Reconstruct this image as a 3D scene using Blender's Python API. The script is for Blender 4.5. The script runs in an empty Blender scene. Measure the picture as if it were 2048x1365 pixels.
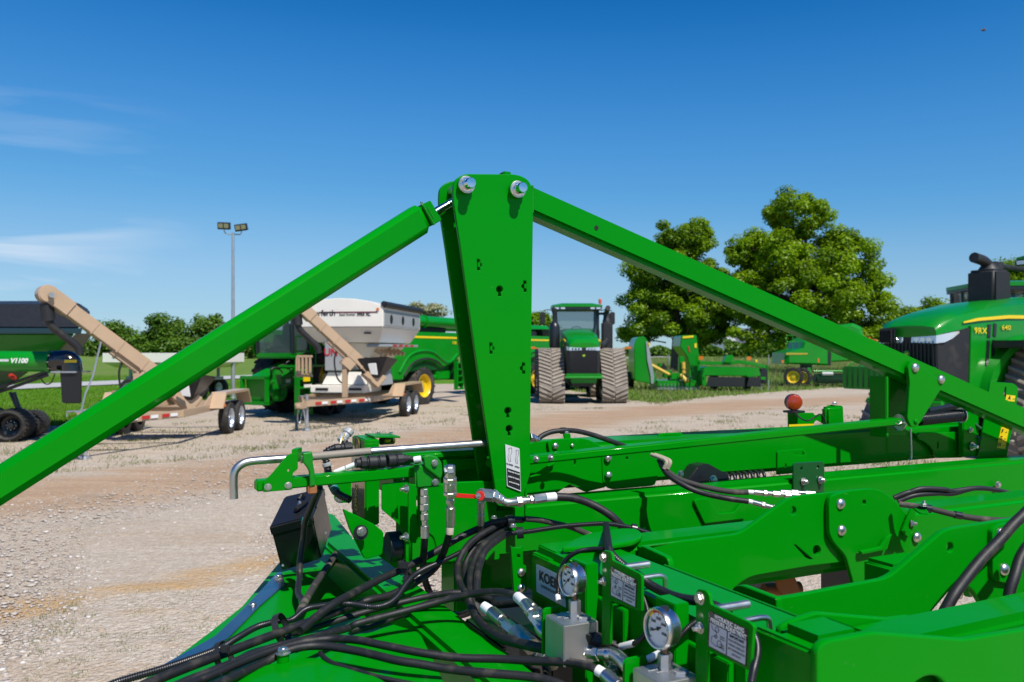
import bpy, bmesh, math, random
import numpy as np
from mathutils import Vector, Matrix, noise
random.seed(7)
rng = np.random.default_rng(7)
SC = bpy.context.scene
COL = SC.collection
R = math.radians

# ------------------------------------------------------------------ camera
FPX, U0, V0, EYE = 1680.0, 1024.0, 703.0, 1.85      # focal length in pixels of the 2048 px picture, horizon row, eye height (m)
cam_d = bpy.data.cameras.new('camera')
cam = bpy.data.objects.new('camera', cam_d); COL.objects.link(cam)
cam.location = (0, 0, EYE); cam.rotation_euler = (R(90), 0, 0)
cam_d.sensor_width = 36; cam_d.lens = 36 * FPX / 2048
cam_d.shift_y = (V0 - 682.5) / 2048
cam_d.clip_start = 0.05; cam_d.clip_end = 6000
cam_d.dof.use_dof = True; cam_d.dof.focus_distance = 1.9; cam_d.dof.aperture_fstop = 8.0
SC.camera = cam

# ------------------------------------------------------------------ light
SUN = Vector((0.40, -0.62, 1.02)).normalized()       # towards the sun
sun_d = bpy.data.lights.new('sun', 'SUN'); sun_d.energy = 5.0; sun_d.angle = R(0.53); sun_d.color = (1, .94, .85)
sun = bpy.data.objects.new('sun', sun_d); COL.objects.link(sun)
sun.rotation_euler = SUN.to_track_quat('Z', 'Y').to_euler(); sun.location = (0, 0, 30)
W = bpy.data.worlds.new('World'); SC.world = W; W.use_nodes = True
nt = W.node_tree; nt.nodes.clear()
wo = nt.nodes.new('ShaderNodeOutputWorld'); bg = nt.nodes.new('ShaderNodeBackground')
sky = nt.nodes.new('ShaderNodeTexSky'); sky.sky_type = 'NISHITA'; sky.sun_disc = False
sky.sun_elevation = math.asin(SUN.z); sky.sun_rotation = math.atan2(SUN.x, SUN.y)
sky.altitude = 200; sky.air_density = 1.15; sky.dust_density = 0.0; sky.ozone_density = 2.0
# thin cirrus wisps low in the sky, streaked sideways
tcw = nt.nodes.new('ShaderNodeTexCoord'); sepw = nt.nodes.new('ShaderNodeSeparateXYZ')
mpw = nt.nodes.new('ShaderNodeMapping'); mpw.inputs['Scale'].default_value = (3.0, 2.0, 16.0); mpw.inputs['Rotation'].default_value = (0.0, R(10), 0.0)
nzw = nt.nodes.new('ShaderNodeTexNoise'); nzw.inputs['Scale'].default_value = 1.25; nzw.inputs['Detail'].default_value = 6; nzw.inputs['Distortion'].default_value = .6
crw = nt.nodes.new('ShaderNodeValToRGB'); crw.color_ramp.elements[0].position = .50; crw.color_ramp.elements[1].position = .69
mrx = nt.nodes.new('ShaderNodeMapRange'); mrx.inputs[1].default_value = -.34; mrx.inputs[2].default_value = -.52; mrx.inputs[3].default_value = 0; mrx.inputs[4].default_value = .9
mrz = nt.nodes.new('ShaderNodeMapRange'); mrz.inputs[1].default_value = .30; mrz.inputs[2].default_value = .12; mrz.inputs[3].default_value = 0; mrz.inputs[4].default_value = 1
m1 = nt.nodes.new('ShaderNodeMath'); m1.operation = 'MULTIPLY'; m2 = nt.nodes.new('ShaderNodeMath'); m2.operation = 'MULTIPLY'
mixw = nt.nodes.new('ShaderNodeMixRGB'); mixw.inputs[2].default_value = (5.8, 6.7, 7.8, 1)
L = nt.links.new
L(tcw.outputs['Generated'], mpw.inputs[0]); L(mpw.outputs[0], nzw.inputs['Vector']); L(nzw.outputs[0], crw.inputs[0])
L(tcw.outputs['Generated'], sepw.inputs[0]); L(sepw.outputs[0], mrx.inputs[0]); L(sepw.outputs[2], mrz.inputs[0])
L(crw.outputs[0], m1.inputs[0]); L(mrx.outputs[0], m1.inputs[1]); L(m1.outputs[0], m2.inputs[0]); L(mrz.outputs[0], m2.inputs[1])
# camera-like colour response of the clear polarised sky: values brought to 0..1, per-channel curves, brought back
sc0 = nt.nodes.new('ShaderNodeVectorMath'); sc0.operation = 'SCALE'; sc0.inputs['Scale'].default_value = .11
sc1 = nt.nodes.new('ShaderNodeVectorMath'); sc1.operation = 'SCALE'; sc1.inputs['Scale'].default_value = 1 / .11
cv = nt.nodes.new('ShaderNodeRGBCurve')
for ci, pts in enumerate(([(0, 0), (.14, .001), (.168, .012), (.202, .032), (.266, .068), (.347, .11), (.468, .20), (.604, .275), (.73, .315), (1, .38)], [(0, 0), (.22, .08), (.275, .148), (.328, .205), (.418, .28), (.521, .35), (.651, .435), (.768, .495), (1, .58)], [(0, 0), (.40, .34), (.462, .455), (.521, .54), (.61, .62), (.723, .68), (1, .82)])):
    c_ = cv.mapping.curves[ci]; c_.points[0].location = pts[0]; c_.points[1].location = pts[-1]
    for p_ in pts[1:-1]: c_.points.new(*p_)
cv.mapping.update()
L(sky.outputs[0], sc0.inputs[0]); L(sc0.outputs[0], cv.inputs['Color']); L(cv.outputs[0], sc1.inputs[0]); L(sc1.outputs[0], mixw.inputs[1]); L(m2.outputs[0], mixw.inputs[0])
L(mixw.outputs[0], bg.inputs[0]); bg.inputs[1].default_value = 0.11; L(bg.outputs[0], wo.inputs[0])
SC.view_settings.view_transform = 'Standard'; SC.view_settings.look = 'None'
SC.view_settings.exposure = 0.12; SC.view_settings.gamma = 1.0
SC.render.engine = 'CYCLES'
SC.cycles.max_bounces = 7; SC.cycles.caustics_reflective = False; SC.cycles.caustics_refractive = False

# ------------------------------------------------------------------ geometry helpers
CAM = Vector((0, 0, EYE)); ZV = Vector((0, 0, 1))
NV = Vector((-.4338, .901, 0)).normalized(); DV = Vector((NV.y, -NV.x, 0))     # implement axes: DV along its beams, NV across
def ray(u, v): return Vector(((u - U0) / FPX, 1, (V0 - v) / FPX))
def at(u, v, t): return CAM + ray(u, v) * t
def onb(u, v, b): r = ray(u, v); return CAM + r * (b / r.dot(NV))
def ona(u, v, a): r = ray(u, v); return CAM + r * (a / r.dot(DV))
def onz(u, v, z): r = ray(u, v); return CAM + r * ((z - EYE) / r.z)
def M(a, b, z): return DV * a + NV * b + ZV * z
OFF = {}
def off(p):
    while p is not None:
        if p in OFF: return OFF[p]
        p = p.parent
    return Vector((0, 0, 0))
def link(name, me, mat=None, parent=None, smooth=True, ang=38):
    if mat is not None:
        me.materials.clear(); me.materials.append(mat)
    if smooth and len(me.polygons):
        me.polygons.foreach_set('use_smooth', [True] * len(me.polygons))
        me.set_sharp_from_angle(angle=R(ang))
    o = bpy.data.objects.new(name, me); COL.objects.link(o)
    if parent is not None: o.parent = parent
    return o
def root(name, label, cat, loc=(0, 0, 0), rz=0, group=None, world=False):
    o = bpy.data.objects.new(name, None); COL.objects.link(o); o.location = loc; o.rotation_euler = (0, 0, rz)
    o.empty_display_size = .2
    o['label'] = label; o['category'] = cat
    if group: o['group'] = group
    if world: OFF[o] = Vector(loc)
    return o
class MB:
    def __init__(s): s.v = []; s.f = []
    def add(s, vs, fs):
        n = len(s.v); s.v += [tuple(v) for v in vs]; s.f += [tuple(i + n for i in f) for f in fs]; return s
    def box(s, c, d, rot=None):
        c = Vector(c); h = [x / 2 for x in d]; vs = []
        for x in (-1, 1):
            for y in (-1, 1):
                for z in (-1, 1):
                    p = Vector((x * h[0], y * h[1], z * h[2]))
                    if rot is not None: p = rot @ p
                    vs.append(c + p)
        return s.add(vs, [(0, 1, 3, 2), (4, 6, 7, 5), (0, 4, 5, 1), (2, 3, 7, 6), (0, 2, 6, 4), (1, 5, 7, 3)])
    def hexa(s, p):   # bottom 4 ccw, top 4
        return s.add(p, [(3, 2, 1, 0), (4, 5, 6, 7), (0, 1, 5, 4), (1, 2, 6, 5), (2, 3, 7, 6), (3, 0, 4, 7)])
    def prism(s, poly, ax, lo, hi):
        n = len(poly); vs = []
        for q in (lo, hi):
            for a, b in poly:
                vs.append({'x': (q, a, b), 'y': (a, q, b), 'z': (a, b, q)}[ax])
        return s.add(vs, [tuple(range(n))[::-1], tuple(range(n, 2 * n))] + [(i, (i + 1) % n, n + (i + 1) % n, n + i) for i in range(n)])
    def cyl(s, p0, p1, r0, r1=None, seg=16, cap=True):
        r1 = r0 if r1 is None else r1
        return s.lathe([(r0, 0), (r1, (Vector(p1) - Vector(p0)).length)], p0, Vector(p1) - Vector(p0), seg, cap)
    def lathe(s, prof, o, ax, seg=16, cap=True, ph=0):
        o = Vector(o); z = Vector(ax).normalized(); x = z.orthogonal().normalized(); y = z.cross(x)
        vs = []; m = len(prof)
        for r, h in prof:
            for k in range(seg):
                a = 2 * math.pi * k / seg + ph
                vs.append(o + z * h + (x * math.cos(a) + y * math.sin(a)) * r)
        fs = [(i * seg + k, i * seg + (k + 1) % seg, (i + 1) * seg + (k + 1) % seg, (i + 1) * seg + k) for i in range(m - 1) for k in range(seg)]
        if cap: fs += [tuple(range(seg))[::-1], tuple((m - 1) * seg + k for k in range(seg))]
        return s.add(vs, fs)
    def tube(s, pts, r, seg=8, sub=6, smooth=True, cap=True):
        P = spline(pts, sub) if smooth else [Vector(p) for p in pts]
        n = len(P); rr = r if callable(r) else (lambda q: r)
        T = [(P[min(i + 1, n - 1)] - P[max(i - 1, 0)]).normalized() for i in range(n)]
        x = T[0].orthogonal().normalized(); vs = []
        for i in range(n):
            x = (x - T[i] * x.dot(T[i])).normalized(); y = T[i].cross(x); q = rr(i / (n - 1))
            for k in range(seg):
                a = 2 * math.pi * k / seg; vs.append(P[i] + (x * math.cos(a) + y * math.sin(a)) * q)
        fs = [(i * seg + k, i * seg + (k + 1) % seg, (i + 1) * seg + (k + 1) % seg, (i + 1) * seg + k) for i in range(n - 1) for k in range(seg)]
        if cap: fs += [tuple(range(seg))[::-1], tuple((n - 1) * seg + k for k in range(seg))]
        return s.add(vs, fs)
    def mesh(s, name, bevel=0, seg=2, o=Vector((0, 0, 0))):
        me = bpy.data.meshes.new(name)
        me.from_pydata([(v[0] - o[0], v[1] - o[1], v[2] - o[2]) for v in s.v], [], s.f); me.update()
        if bevel:
            bm = bmesh.new(); bm.from_mesh(me)
            es = [e for e in bm.edges if len(e.link_faces) == 2 and e.calc_face_angle(0) > .45]
            bmesh.ops.bevel(bm, geom=es, offset=bevel, segments=seg, affect='EDGES', clamp_overlap=True)
            bmesh.ops.recalc_face_normals(bm, faces=bm.faces); bm.to_mesh(me); bm.free()
        else:
            bm = bmesh.new(); bm.from_mesh(me); bmesh.ops.recalc_face_normals(bm, faces=bm.faces); bm.to_mesh(me); bm.free()
        return me
    def out(s, name, mat, parent=None, bevel=0, seg=2, smooth=True, ang=38):
        return link(name, s.mesh(name, bevel, seg, off(parent)), mat, parent, smooth, ang)
def spline(pts, sub=6):
    P = [Vector(p) for p in pts]
    if len(P) < 3: return [P[0].lerp(P[-1], i / sub) for i in range(sub + 1)]
    Q = [P[0] * 2 - P[1]] + P + [P[-1] * 2 - P[-2]]; out = []
    for i in range(1, len(Q) - 2):
        a, b, c, d = Q[i - 1:i + 3]
        for k in range(sub):
            t = k / sub
            out.append(.5 * ((2 * b) + (c - a) * t + (2 * a - 5 * b + 4 * c - d) * t * t + (3 * b - a - 3 * c + d) * t ** 3))
    return out + [P[-1]]
def rp(pts, r, seg=5):
    """round the corners of a 2D polygon; r one radius or one per corner"""
    n = len(pts); out = []
    for i in range(n):
        p = Vector(pts[i]).to_2d(); a = Vector(pts[i - 1]).to_2d(); b = Vector(pts[(i + 1) % n]).to_2d()
        rr = r[i] if isinstance(r, (list, tuple)) else r
        u = a - p; w = b - p
        if rr <= 0 or u.length < 1e-9 or w.length < 1e-9: out.append(tuple(p)); continue
        k = min(rr, u.length * .48, w.length * .48)
        s0 = p + u.normalized() * k; s1 = p + w.normalized() * k
        for j in range(seg + 1):
            t = j / seg; q = s0 * (1 - t) ** 2 + p * 2 * t * (1 - t) + s1 * t * t; out.append((q.x, q.y))
    return out
def circ(u, v, ru, rv=None, n=14):
    rv = rv or ru
    return [(u + ru * math.cos(2 * math.pi * k / n), v + rv * math.sin(2 * math.pi * k / n)) for k in range(n)]
def plane_of(kind, val):
    if kind == 'b': return M(0, val, 0), DV, ZV, (lambda u, v: onb(u, v, val))
    if kind == 'a': return M(val, 0, 0), -NV, ZV, (lambda u, v: ona(u, v, val))
    return M(0, 0, val), DV, NV, (lambda u, v: onz(u, v, val))
def fill2d(outline, holes, O, X, Y, th, bev, name, o=Vector((0, 0, 0))):
    """solid flat plate: 2D outline with holes in the frame O,X,Y, its front on the frame, thickness behind it"""
    cu = bpy.data.curves.new(name, 'CURVE'); cu.dimensions = '2D'; cu.fill_mode = 'BOTH'
    for poly in [outline] + list(holes):
        sp = cu.splines.new('POLY'); sp.points.add(len(poly) - 1); sp.use_cyclic_u = True
        sp.points.foreach_set('co', [c for p in poly for c in (p[0], p[1], 0, 1)])
    b = min(bev, th * .45); cu.extrude = max(th / 2 - b, 1e-5); cu.bevel_depth = b; cu.bevel_resolution = 1; cu.offset = -b
    tmp = bpy.data.objects.new('tmp', cu); me = bpy.data.meshes.new_from_object(tmp)
    bpy.data.objects.remove(tmp); bpy.data.curves.remove(cu)
    Z = X.cross(Y)
    m = Matrix(((X.x, Y.x, Z.x, O.x - Z.x * th / 2 - o[0]), (X.y, Y.y, Z.y, O.y - Z.y * th / 2 - o[1]), (X.z, Y.z, Z.z, O.z - Z.z * th / 2 - o[2]), (0, 0, 0, 1)))
    me.transform(m); me.name = name
    return me
def plate(name, px, kind, val, th, mat, parent, bev=.0015, rad=0, holes=(), world=False):
    """plate traced in pixels on an implement plane (b: facing the camera side, a: facing left, z: horizontal)"""
    O, X, Y, f = plane_of(kind, val)
    def cv(q): return [((p - O).dot(X), (p - O).dot(Y)) for p in (f(u, v) for u, v in q)]
    me = fill2d(cv(rp(px, rad)), [cv(h) for h in holes], O, X, Y, th, bev, name, off(parent))
    return link(name, me, mat, parent, True, 30)
def beam(name, b, w, zt, h, uL, uR, mat, parent, r=.012, seg=3):
    aL = (onb(uL, V0 + 1, b)).dot(DV); aR = (onb(uR, V0 + 1, b)).dot(DV)
    m = MB(); m.hexa([M(aL, b, zt - h), M(aR, b, zt - h), M(aR, b + w, zt - h), M(aL, b + w, zt - h), M(aL, b, zt), M(aR, b, zt), M(aR, b + w, zt), M(aL, b + w, zt)])
    return m.out(name, mat, parent, r, seg)
def bar4(name, px, b, w, mat, parent, r=.006, seg=3):
    """bar whose camera-side face is traced in pixels on plane b and which is w deep"""
    q = [onb(u, v, b) for u, v in px]   # tl tr br bl
    m = MB(); m.hexa([q[3], q[2], q[2] + NV * w, q[3] + NV * w, q[0], q[1], q[1] + NV * w, q[0] + NV * w])
    return m.out(name, mat, parent, r, seg)
FONT = {}
def text(name, s, mat, parent, O, X, Y, size, depth=.0004, bold=0, align='CENTER', sx=1.0, shear=0, spacing=1.0, fitw=None):
    cu = bpy.data.curves.new(name, 'FONT'); cu.body = s; cu.size = size; cu.extrude = depth / 2; cu.offset = bold
    cu.align_x = align; cu.align_y = 'CENTER'; cu.shear = shear; cu.space_character = spacing; cu.resolution_u = 3
    tmp = bpy.data.objects.new('tmp', cu); me = bpy.data.meshes.new_from_object(tmp)
    bpy.data.objects.remove(tmp); bpy.data.curves.remove(cu)
    if fitw: xs = [v.co.x for v in me.vertices]; sx = fitw / max(max(xs) - min(xs), 1e-6)
    X = Vector(X).normalized(); Y = Vector(Y).normalized(); Z = X.cross(Y); O = Vector(O); o = off(parent)
    me.transform(Matrix(((X.x * sx, Y.x, Z.x, O.x + Z.x * depth - o[0]), (X.y * sx, Y.y, Z.y, O.y + Z.y * depth - o[1]), (X.z * sx, Y.z, Z.z, O.z + Z.z * depth - o[2]), (0, 0, 0, 1))))
    me.name = name
    return link(name, me, mat, parent, False)

# ------------------------------------------------------------------ materials
def mat(name, col, rough=.5, metal=0, coat=0, coat_r=.05, spec=.5, trans=0, emis=None, bump=0, bscale=60, var=0, vscale=8, dirt=None, dirt_amt=0, dscale=5, rvar=0, alpha=1, orange=0, stretch=None, scuff=0):
    m = bpy.data.materials.new(name); m.use_nodes = True; n = m.node_tree; p = n.nodes['Principled BSDF']; k = n.links.new
    p.inputs['Base Color'].default_value = (*col, 1); p.inputs['Roughness'].default_value = rough
    p.inputs['Metallic'].default_value = metal; p.inputs['Coat Weight'].default_value = coat; p.inputs['Coat Roughness'].default_value = coat_r
    p.inputs['Specular IOR Level'].default_value = spec; p.inputs['Transmission Weight'].default_value = trans; p.inputs['Alpha'].default_value = alpha
    if emis: p.inputs['Emission Color'].default_value = (*emis, 1); p.inputs['Emission Strength'].default_value = 1
    need = var or dirt or rvar or bump
    if need:
        tc = n.nodes.new('ShaderNodeTexCoord'); vec = tc.outputs['Object']
        if stretch:
            mp = n.nodes.new('ShaderNodeMapping'); mp.inputs['Scale'].default_value = stretch; k(vec, mp.inputs[0]); vec = mp.outputs[0]
    def nz(scale, det=4):
        q = n.nodes.new('ShaderNodeTexNoise'); q.inputs['Scale'].default_value = scale; q.inputs['Detail'].default_value = det; k(vec, q.inputs['Vector']); return q.outputs[0]
    colsock = None
    if var:
        mr = n.nodes.new('ShaderNodeMapRange'); mr.inputs[1].default_value = .3; mr.inputs[2].default_value = .7; mr.inputs[3].default_value = 1 - var; mr.inputs[4].default_value = 1 + var
        k(nz(vscale), mr.inputs[0]); vm = n.nodes.new('ShaderNodeVectorMath'); vm.operation = 'SCALE'; vm.inputs[0].default_value = col
        k(mr.outputs[0], vm.inputs['Scale']); colsock = vm.outputs[0]; k(colsock, p.inputs['Base Color'])
    if dirt:
        mr = n.nodes.new('ShaderNodeMapRange'); mr.inputs[1].default_value = .54; mr.inputs[2].default_value = .72; mr.inputs[3].default_value = 0; mr.inputs[4].default_value = dirt_amt
        k(nz(dscale, 8), mr.inputs[0]); mx = n.nodes.new('ShaderNodeMixRGB'); mx.inputs[2].default_value = (*dirt, 1); mx.inputs[1].default_value = (*col, 1)
        if colsock: k(colsock, mx.inputs[1])
        k(mr.outputs[0], mx.inputs[0]); k(mx.outputs[0], p.inputs['Base Color'])
    if scuff:   # short pale rub marks and dust specks in the paint
        mp = n.nodes.new('ShaderNodeMapping'); mp.inputs['Scale'].default_value = (9, 9, 30); mp.inputs['Rotation'].default_value = (.3, .5, .2); k(vec, mp.inputs[0])
        q = n.nodes.new('ShaderNodeTexNoise'); q.inputs['Scale'].default_value = 1.6; q.inputs['Detail'].default_value = 9; q.inputs['Roughness'].default_value = .72; k(mp.outputs[0], q.inputs['Vector'])
        mr = n.nodes.new('ShaderNodeMapRange'); mr.inputs[1].default_value = .66; mr.inputs[2].default_value = .74; mr.inputs[4].default_value = scuff; k(q.outputs[0], mr.inputs[0])
        mx2 = n.nodes.new('ShaderNodeMixRGB'); mx2.inputs[2].default_value = (.16, .34, .17, 1); k(mr.outputs[0], mx2.inputs[0]); k(mx.outputs[0], mx2.inputs[1]); k(mx2.outputs[0], p.inputs['Base Color'])
    if rvar:
        mr = n.nodes.new('ShaderNodeMapRange'); mr.inputs[3].default_value = max(rough - rvar, .02); mr.inputs[4].default_value = min(rough + rvar, 1)
        k(nz(vscale * 2), mr.inputs[0]); k(mr.outputs[0], p.inputs['Roughness'])
    if bump:
        bp = n.nodes.new('ShaderNodeBump'); bp.inputs['Strength'].default_value = bump; bp.inputs['Distance'].default_value = .002
        k(nz(bscale, 3), bp.inputs['Height']); k(bp.outputs[0], p.inputs['Normal'])
        if coat: k(bp.outputs[0], p.inputs['Coat Normal'])
    return m
G_ = (.0001, .222, .0025)
GREEN = mat('green_paint', G_, .42, spec=.04, coat=.18, coat_r=.06, rvar=.08, bump=.05, bscale=140, dirt=(.004, .215, .010), dirt_amt=.3, dscale=3, scuff=.30)
GREEN_CAST = mat('green_cast_paint', (.001, .21, .005), .5, spec=.3, coat=.15, coat_r=.2, bump=.35, bscale=260)
GREEN_FAR = mat('green_machine_paint', (.0006, .225, .006), .38, spec=.3, coat=.4, coat_r=.1, var=.08, vscale=1.2, dirt=(.05, .17, .04), dirt_amt=.2, dscale=1.5)
GREEN_DK = mat('dark_green_paint', (.003, .075, .012), .35, coat=.5, coat_r=.1)
YELLOW = mat('yellow_paint', (.72, .50, .006), .4, coat=.4, coat_r=.1, dirt=(.35, .28, .05), dirt_amt=.3, dscale=3)
YEL_ST = mat('yellow_stripe', (.80, .58, .01), .4)
BLACK = mat('black_paint', (.010, .012, .016), .38, coat=.15, coat_r=.2, bump=.08, bscale=300, rvar=.1)
BLACK_PL = mat('black_plastic', (.013, .014, .016), .55, rvar=.12, dirt=(.10, .085, .065), dirt_amt=.25, dscale=4)
RUBBER = mat('black_rubber', (.009, .009, .010), .55, bump=.2, bscale=400, var=.15, vscale=30, dirt=(.13, .11, .08), dirt_amt=.30, dscale=38)
RUBBER_DUSTY = mat('dusty_rubber', (.035, .032, .028), .75, bump=.2, bscale=300, dirt=(.30, .25, .18), dirt_amt=.75, dscale=16)
LOOM = mat('corrugated_loom', (.010, .011, .013), .36, rvar=.08)
ZINC = mat('zinc_plated_steel', (.60, .585, .55), .36, metal=1, rvar=.12, vscale=20, var=.12, bump=.04, bscale=200)
GAUGE_M = mat('gauge_case_steel', (.62, .62, .62), .27, metal=1, rvar=.05)
CHROME = mat('polished_steel', (.72, .73, .75), .14, metal=1, rvar=.06)
ALU = mat('milled_aluminium', (.50, .51, .52), .42, metal=.9, bump=.08, bscale=500, var=.07, vscale=30)
STEELPL = mat('bare_steel_plate', (.36, .38, .38), .28, metal=1, rvar=.15, vscale=10, var=.15)
DIRTY_ST = mat('dusty_threads', (.28, .25, .21), .7, metal=.3, bump=.3, bscale=300)
WHITE = mat('white_label', (.78, .78, .77), .45)
SILVER = mat('silver_label', (.56, .57, .58), .42)
INK = mat('black_ink', (.012, .012, .012), .45)
RED = mat('red_vinyl', (.62, .012, .01), .35, coat=.4)
ORANGE = mat('amber_lens', (.62, .16, .008), .25, coat=.6)
REDLENS = mat('red_orange_lens', (.36, .035, .005), .18, coat=.8, coat_r=.04, bump=.5, bscale=220)
TAN = mat('tan_paint', (.47, .335, .215), .42, coat=.3, coat_r=.15, var=.06, vscale=2, dirt=(.28, .21, .14), dirt_amt=.3, dscale=2)
CREAM = mat('cream_paint', (.80, .77, .69), .4, coat=.35, coat_r=.1, var=.04, vscale=1.5)
WHITE_P = mat('white_paint', (.78, .78, .76), .35, coat=.4, coat_r=.1)
GREY_P = mat('grey_paint', (.33, .35, .36), .4, coat=.2)
GALV = mat('galvanised_steel', (.45, .47, .49), .45, metal=.7, var=.1, vscale=3)
RIM = mat('silver_wheel', (.52, .58, .66), .3, metal=.6, coat=.3)
TIRE = mat('tyre_rubber', (.022, .021, .020), .8, bump=.3, bscale=60, dirt=(.16, .13, .10), dirt_amt=.5, dscale=4)
TRACK = mat('dusty_track_rubber', (.32, .275, .225), .85, bump=.3, bscale=40, var=.2, vscale=4, dirt=(.14, .12, .095), dirt_amt=.7, dscale=3)
TRACK_DK = mat('track_belt', (.19, .165, .14), .85, bump=.3, bscale=40)
GLASS = mat('tinted_cab_glass', (.10, .16, .16), .04, spec=.7, trans=.0, alpha=.45)
LAMP = mat('headlight_glass', (.62, .66, .70), .08, metal=.35, coat=1, coat_r=.02)
TARP = mat('black_tarp', (.012, .013, .016), .5, bump=.3, bscale=12, rvar=.15)
WOOD = mat('bark', (.10, .075, .055), .9, bump=.8, bscale=12, var=.3, vscale=6)
RUST = mat('rusty_steel', (.32, .12, .04), .75, bump=.4, bscale=80, dirt=(.05, .045, .04), dirt_amt=.8, dscale=14)
TEAL = mat('teal_tape', (.01, .17, .15), .5)
# ------------------------------------------------------------------ ground
def smooth(e0, e1, x):
    t = np.clip((x - e0) / (e1 - e0), 0, 1); return t * t * (3 - 2 * t)
def zt(x, y): return .8 * float(smooth(60, 180, np.hypot(x, y)))
def gpt(u, v):
    r = ray(u, v); t = EYE / -r.z; return Vector((r.x * t, t, 0))
def tv(v): return EYE * FPX / (v - V0)
GU = np.array([-4000, -300, 40, 100, 340, 480, 540, 620, 760, 1000, 1180, 1235, 1320, 1400, 1560, 1750, 2100, 5000], float)
GV = np.array([930, 885, 866, 852, 832, 812, 800, 778, 768, 768, 786, 800, 806, 796, 784, 771, 766, 760], float)
def field(x, y):
    y_ = np.maximum(y, .05); u = U0 + FPX * x / y_
    tb = np.interp(u, GU, EYE * FPX / (GV - V0))
    return np.where(y > 1, y - tb, -30.)
def dpoly(x, y, pts):
    d = np.full(x.shape, 1e9)
    for (ax, ay), (bx, by) in zip(pts[:-1], pts[1:]):
        dx, dy = bx - ax, by - ay; t = np.clip(((x - ax) * dx + (y - ay) * dy) / (dx * dx + dy * dy), 0, 1)
        d = np.minimum(d, np.hypot(x - ax - t * dx, y - ay - t * dy))
    return d
def gpts(l): return [(gpt(u, v).x, gpt(u, v).y) for u, v in l]
P_MAIN = gpts([(-1500, 1260), (-300, 1042), (0, 1003), (300, 968), (600, 930), (900, 880), (1100, 846), (1270, 826), (1500, 808), (1800, 796), (2150, 788), (2900, 780)])
P_ORA = gpts([(-900, 1420), (-200, 1262), (60, 1205), (300, 1172), (560, 1120), (800, 1080)])
P_OR2 = gpts([(-600, 1340), (0, 1235), (200, 1190), (420, 1165)])
ROADP = [(-60, -20), (-33, 22), (-24.8, 44.4), (-19.5, 58.6), (-5, 95), (22, 150), (70, 205), (200, 250), (600, 300)]
ths = np.concatenate([np.linspace(-50, 50, 330), np.linspace(50, 310, 60)[1:-1]]) * math.pi / 180
rs = np.concatenate([[.02], np.geomspace(.6, 5000, 300)])
TH, RR = np.meshgrid(ths, rs); gx = RR * np.sin(TH); gy = RR * np.cos(TH)
gz = .8 * smooth(60, 180, RR)
nt_, nr_ = len(ths), len(rs)
gz = gz + .012 * np.sin(gx * 1.7 + np.sin(gy * .9)) * smooth(2, 6, RR) * (RR < 60)
idx = np.arange(nt_ * nr_).reshape(nr_, nt_)
a_ = idx[:-1, :]; b_ = idx[1:, :]
q = np.stack([a_, np.roll(a_, -1, 1), np.roll(b_, -1, 1), b_], -1).reshape(-1, 4)[:, ::-1]
def npmesh(name, V, Fq, k=4):
    me = bpy.data.meshes.new(name); me.vertices.add(len(V)); me.vertices.foreach_set('co', np.asarray(V, np.float32).ravel())
    n = len(Fq); me.loops.add(n * k); me.loops.foreach_set('vertex_index', np.asarray(Fq, np.int32).ravel())
    me.polygons.add(n); me.polygons.foreach_set('loop_start', np.arange(0, n * k, k, dtype=np.int32))
    me.polygons.foreach_set('loop_total', np.full(n, k, np.int32)); me.update(calc_edges=True); return me
gme = npmesh('ground', np.stack([gx, gy, gz], -1).reshape(-1, 3), q)
def attr(me, name, arr):
    a = me.attributes.new(name, 'FLOAT', 'POINT'); a.data.foreach_set('value', np.asarray(arr, np.float32).ravel())
attr(gme, 'grass', np.clip(field(gx, gy) / 6 + .5, 0, 1))
dd = dpoly(gx, gy, P_MAIN)
attr(gme, 'dirt', np.clip(1 - dd / (2.0 + .035 * RR), 0, 1))
attr(gme, 'ochre', np.clip(1 - np.minimum(dpoly(gx, gy, P_ORA) / .42, dpoly(gx, gy, P_OR2) / .3), 0, 1))
attr(gme, 'far', smooth(62, 75, RR))
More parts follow.
